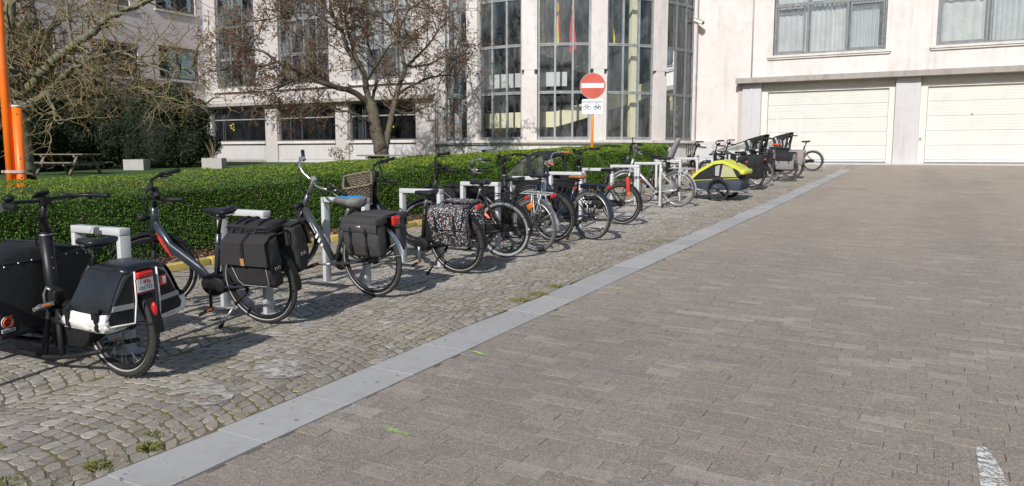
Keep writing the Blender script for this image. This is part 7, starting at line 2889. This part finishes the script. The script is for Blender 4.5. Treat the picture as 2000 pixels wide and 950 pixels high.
b.build("push_handle", MBLK, tr)

# ---- far group
b12, m12, i12 = bike("black city bike with bulging black panniers right behind the lime trailer", -4.20, 19.6, 6, 5.0, r=.35, steer=25, sad=(.27, .93), stem=(.86, 1.1), frame="straight", col=BLK, ft=.025, kick=True)
pannier("bulging black pannier behind the lime trailer", m12, 1, (-.34, .24), (.32, .82), .20, BLKF, "messenger")
pannier("bulging black pannier on the far side of the bike behind the trailer", m12, -1, (-.34, .24), (.32, .82), .20, BLKF, "messenger")
b13, m13, i13 = bike("plain black bike half hidden behind the bulging black panniers", -4.25, 20.95, 3, 5.0, r=.345, steer=20, sad=(.27, .95), stem=(.86, 1.1), frame="diamond", col=BLK, tyre=RUB_G, rim=ALU, bar=BLK)
b14, m14, i14 = bike("black bike with two tone black and grey bags near the far end", -3.96, 22.78, 4, 5.0, r=.35, steer=20, sad=(.30, .96), stem=(.86, 1.1), frame="diamond", col=BLK, motor=.08, rim=BLK)
TAUPE = M("taupe_grey_cloth", (0.26, 0.245, 0.245), 0.85, var=0.12, vscale=12, bmp=0.3)
pannier("grey pannier with a black flap, nearer one on the last black bike", m14, 1, (-.27, .20), (.36, .79), .15, TAUPE, "twotone")
pannier("grey pannier with a black flap, on the hidden side of the last black bike", m14, -1, (-.27, .20), (.36, .79), .15, TAUPE, "twotone")
c15, m15 = cargo("black cargo bike with its dark rain hood before the white wall corner", -3.98, 24.0, 4, 4.0, r=.34, stem=(.80, 1.13), sad=(.2, .90), boxw=.66, boxl=1.40, boxz=(.22, .74), hood=True, tilt_hood=True)
pannier("light grey cloth bag on the carrier of the hooded cargo bike", m15, 1, (-.36, .06), (.42, .84), .12, TAUPE, "shopper")
pannier("light grey cloth bag on the far side of the hooded cargo bike", m15, -1, (-.36, .06), (.42, .84), .12, TAUPE, "shopper")
bx15, mx15, _ = bike("black bike with upright front carrier between trailer and hooded cargo bikes", -4.35, 18.25, 2, 4.0, r=.345, steer=25, sad=(.27, .93), stem=(.84, 1.1), frame="wave", col=BLK, ft=.025)
fcr = MB()
for yy in (-.14, 0, .14):
    fcr.tube([(1.0, yy, .72), (1.04, yy, .95), (1.05, yy, 1.14)], .009, 6)
for zz in (.74, .88, 1.0, 1.14):
    fcr.tube([(1.0 + (zz - .72) * .12, -.15, zz), (1.0 + (zz - .72) * .12, .15, zz)], .009, 6)
fcr.build("front_carrier", MBLK, bx15)
c16, m16 = cargo("black hooded cargo bike at the far end, in front of the garage door", -3.98, 28.0, 3, 4.0, r=.35, stem=(.76, 1.15), sad=(.22, 1.02), boxw=.66, boxl=1.35, boxz=(.22, .76), hood=True, tilt_hood=True, rack=False)
b17, m17, i17 = bike("dark bike with an orange saddle squeezed between the two hooded cargo bikes", -4.5, 25.9, 2, 4.0, r=.345, steer=15, sad=(.27, .97), stem=(.86, 1.12), frame="diamond", col=GUNM, sadm=M("orange_saddle_cover", (0.60, 0.10, 0.03), 0.6))
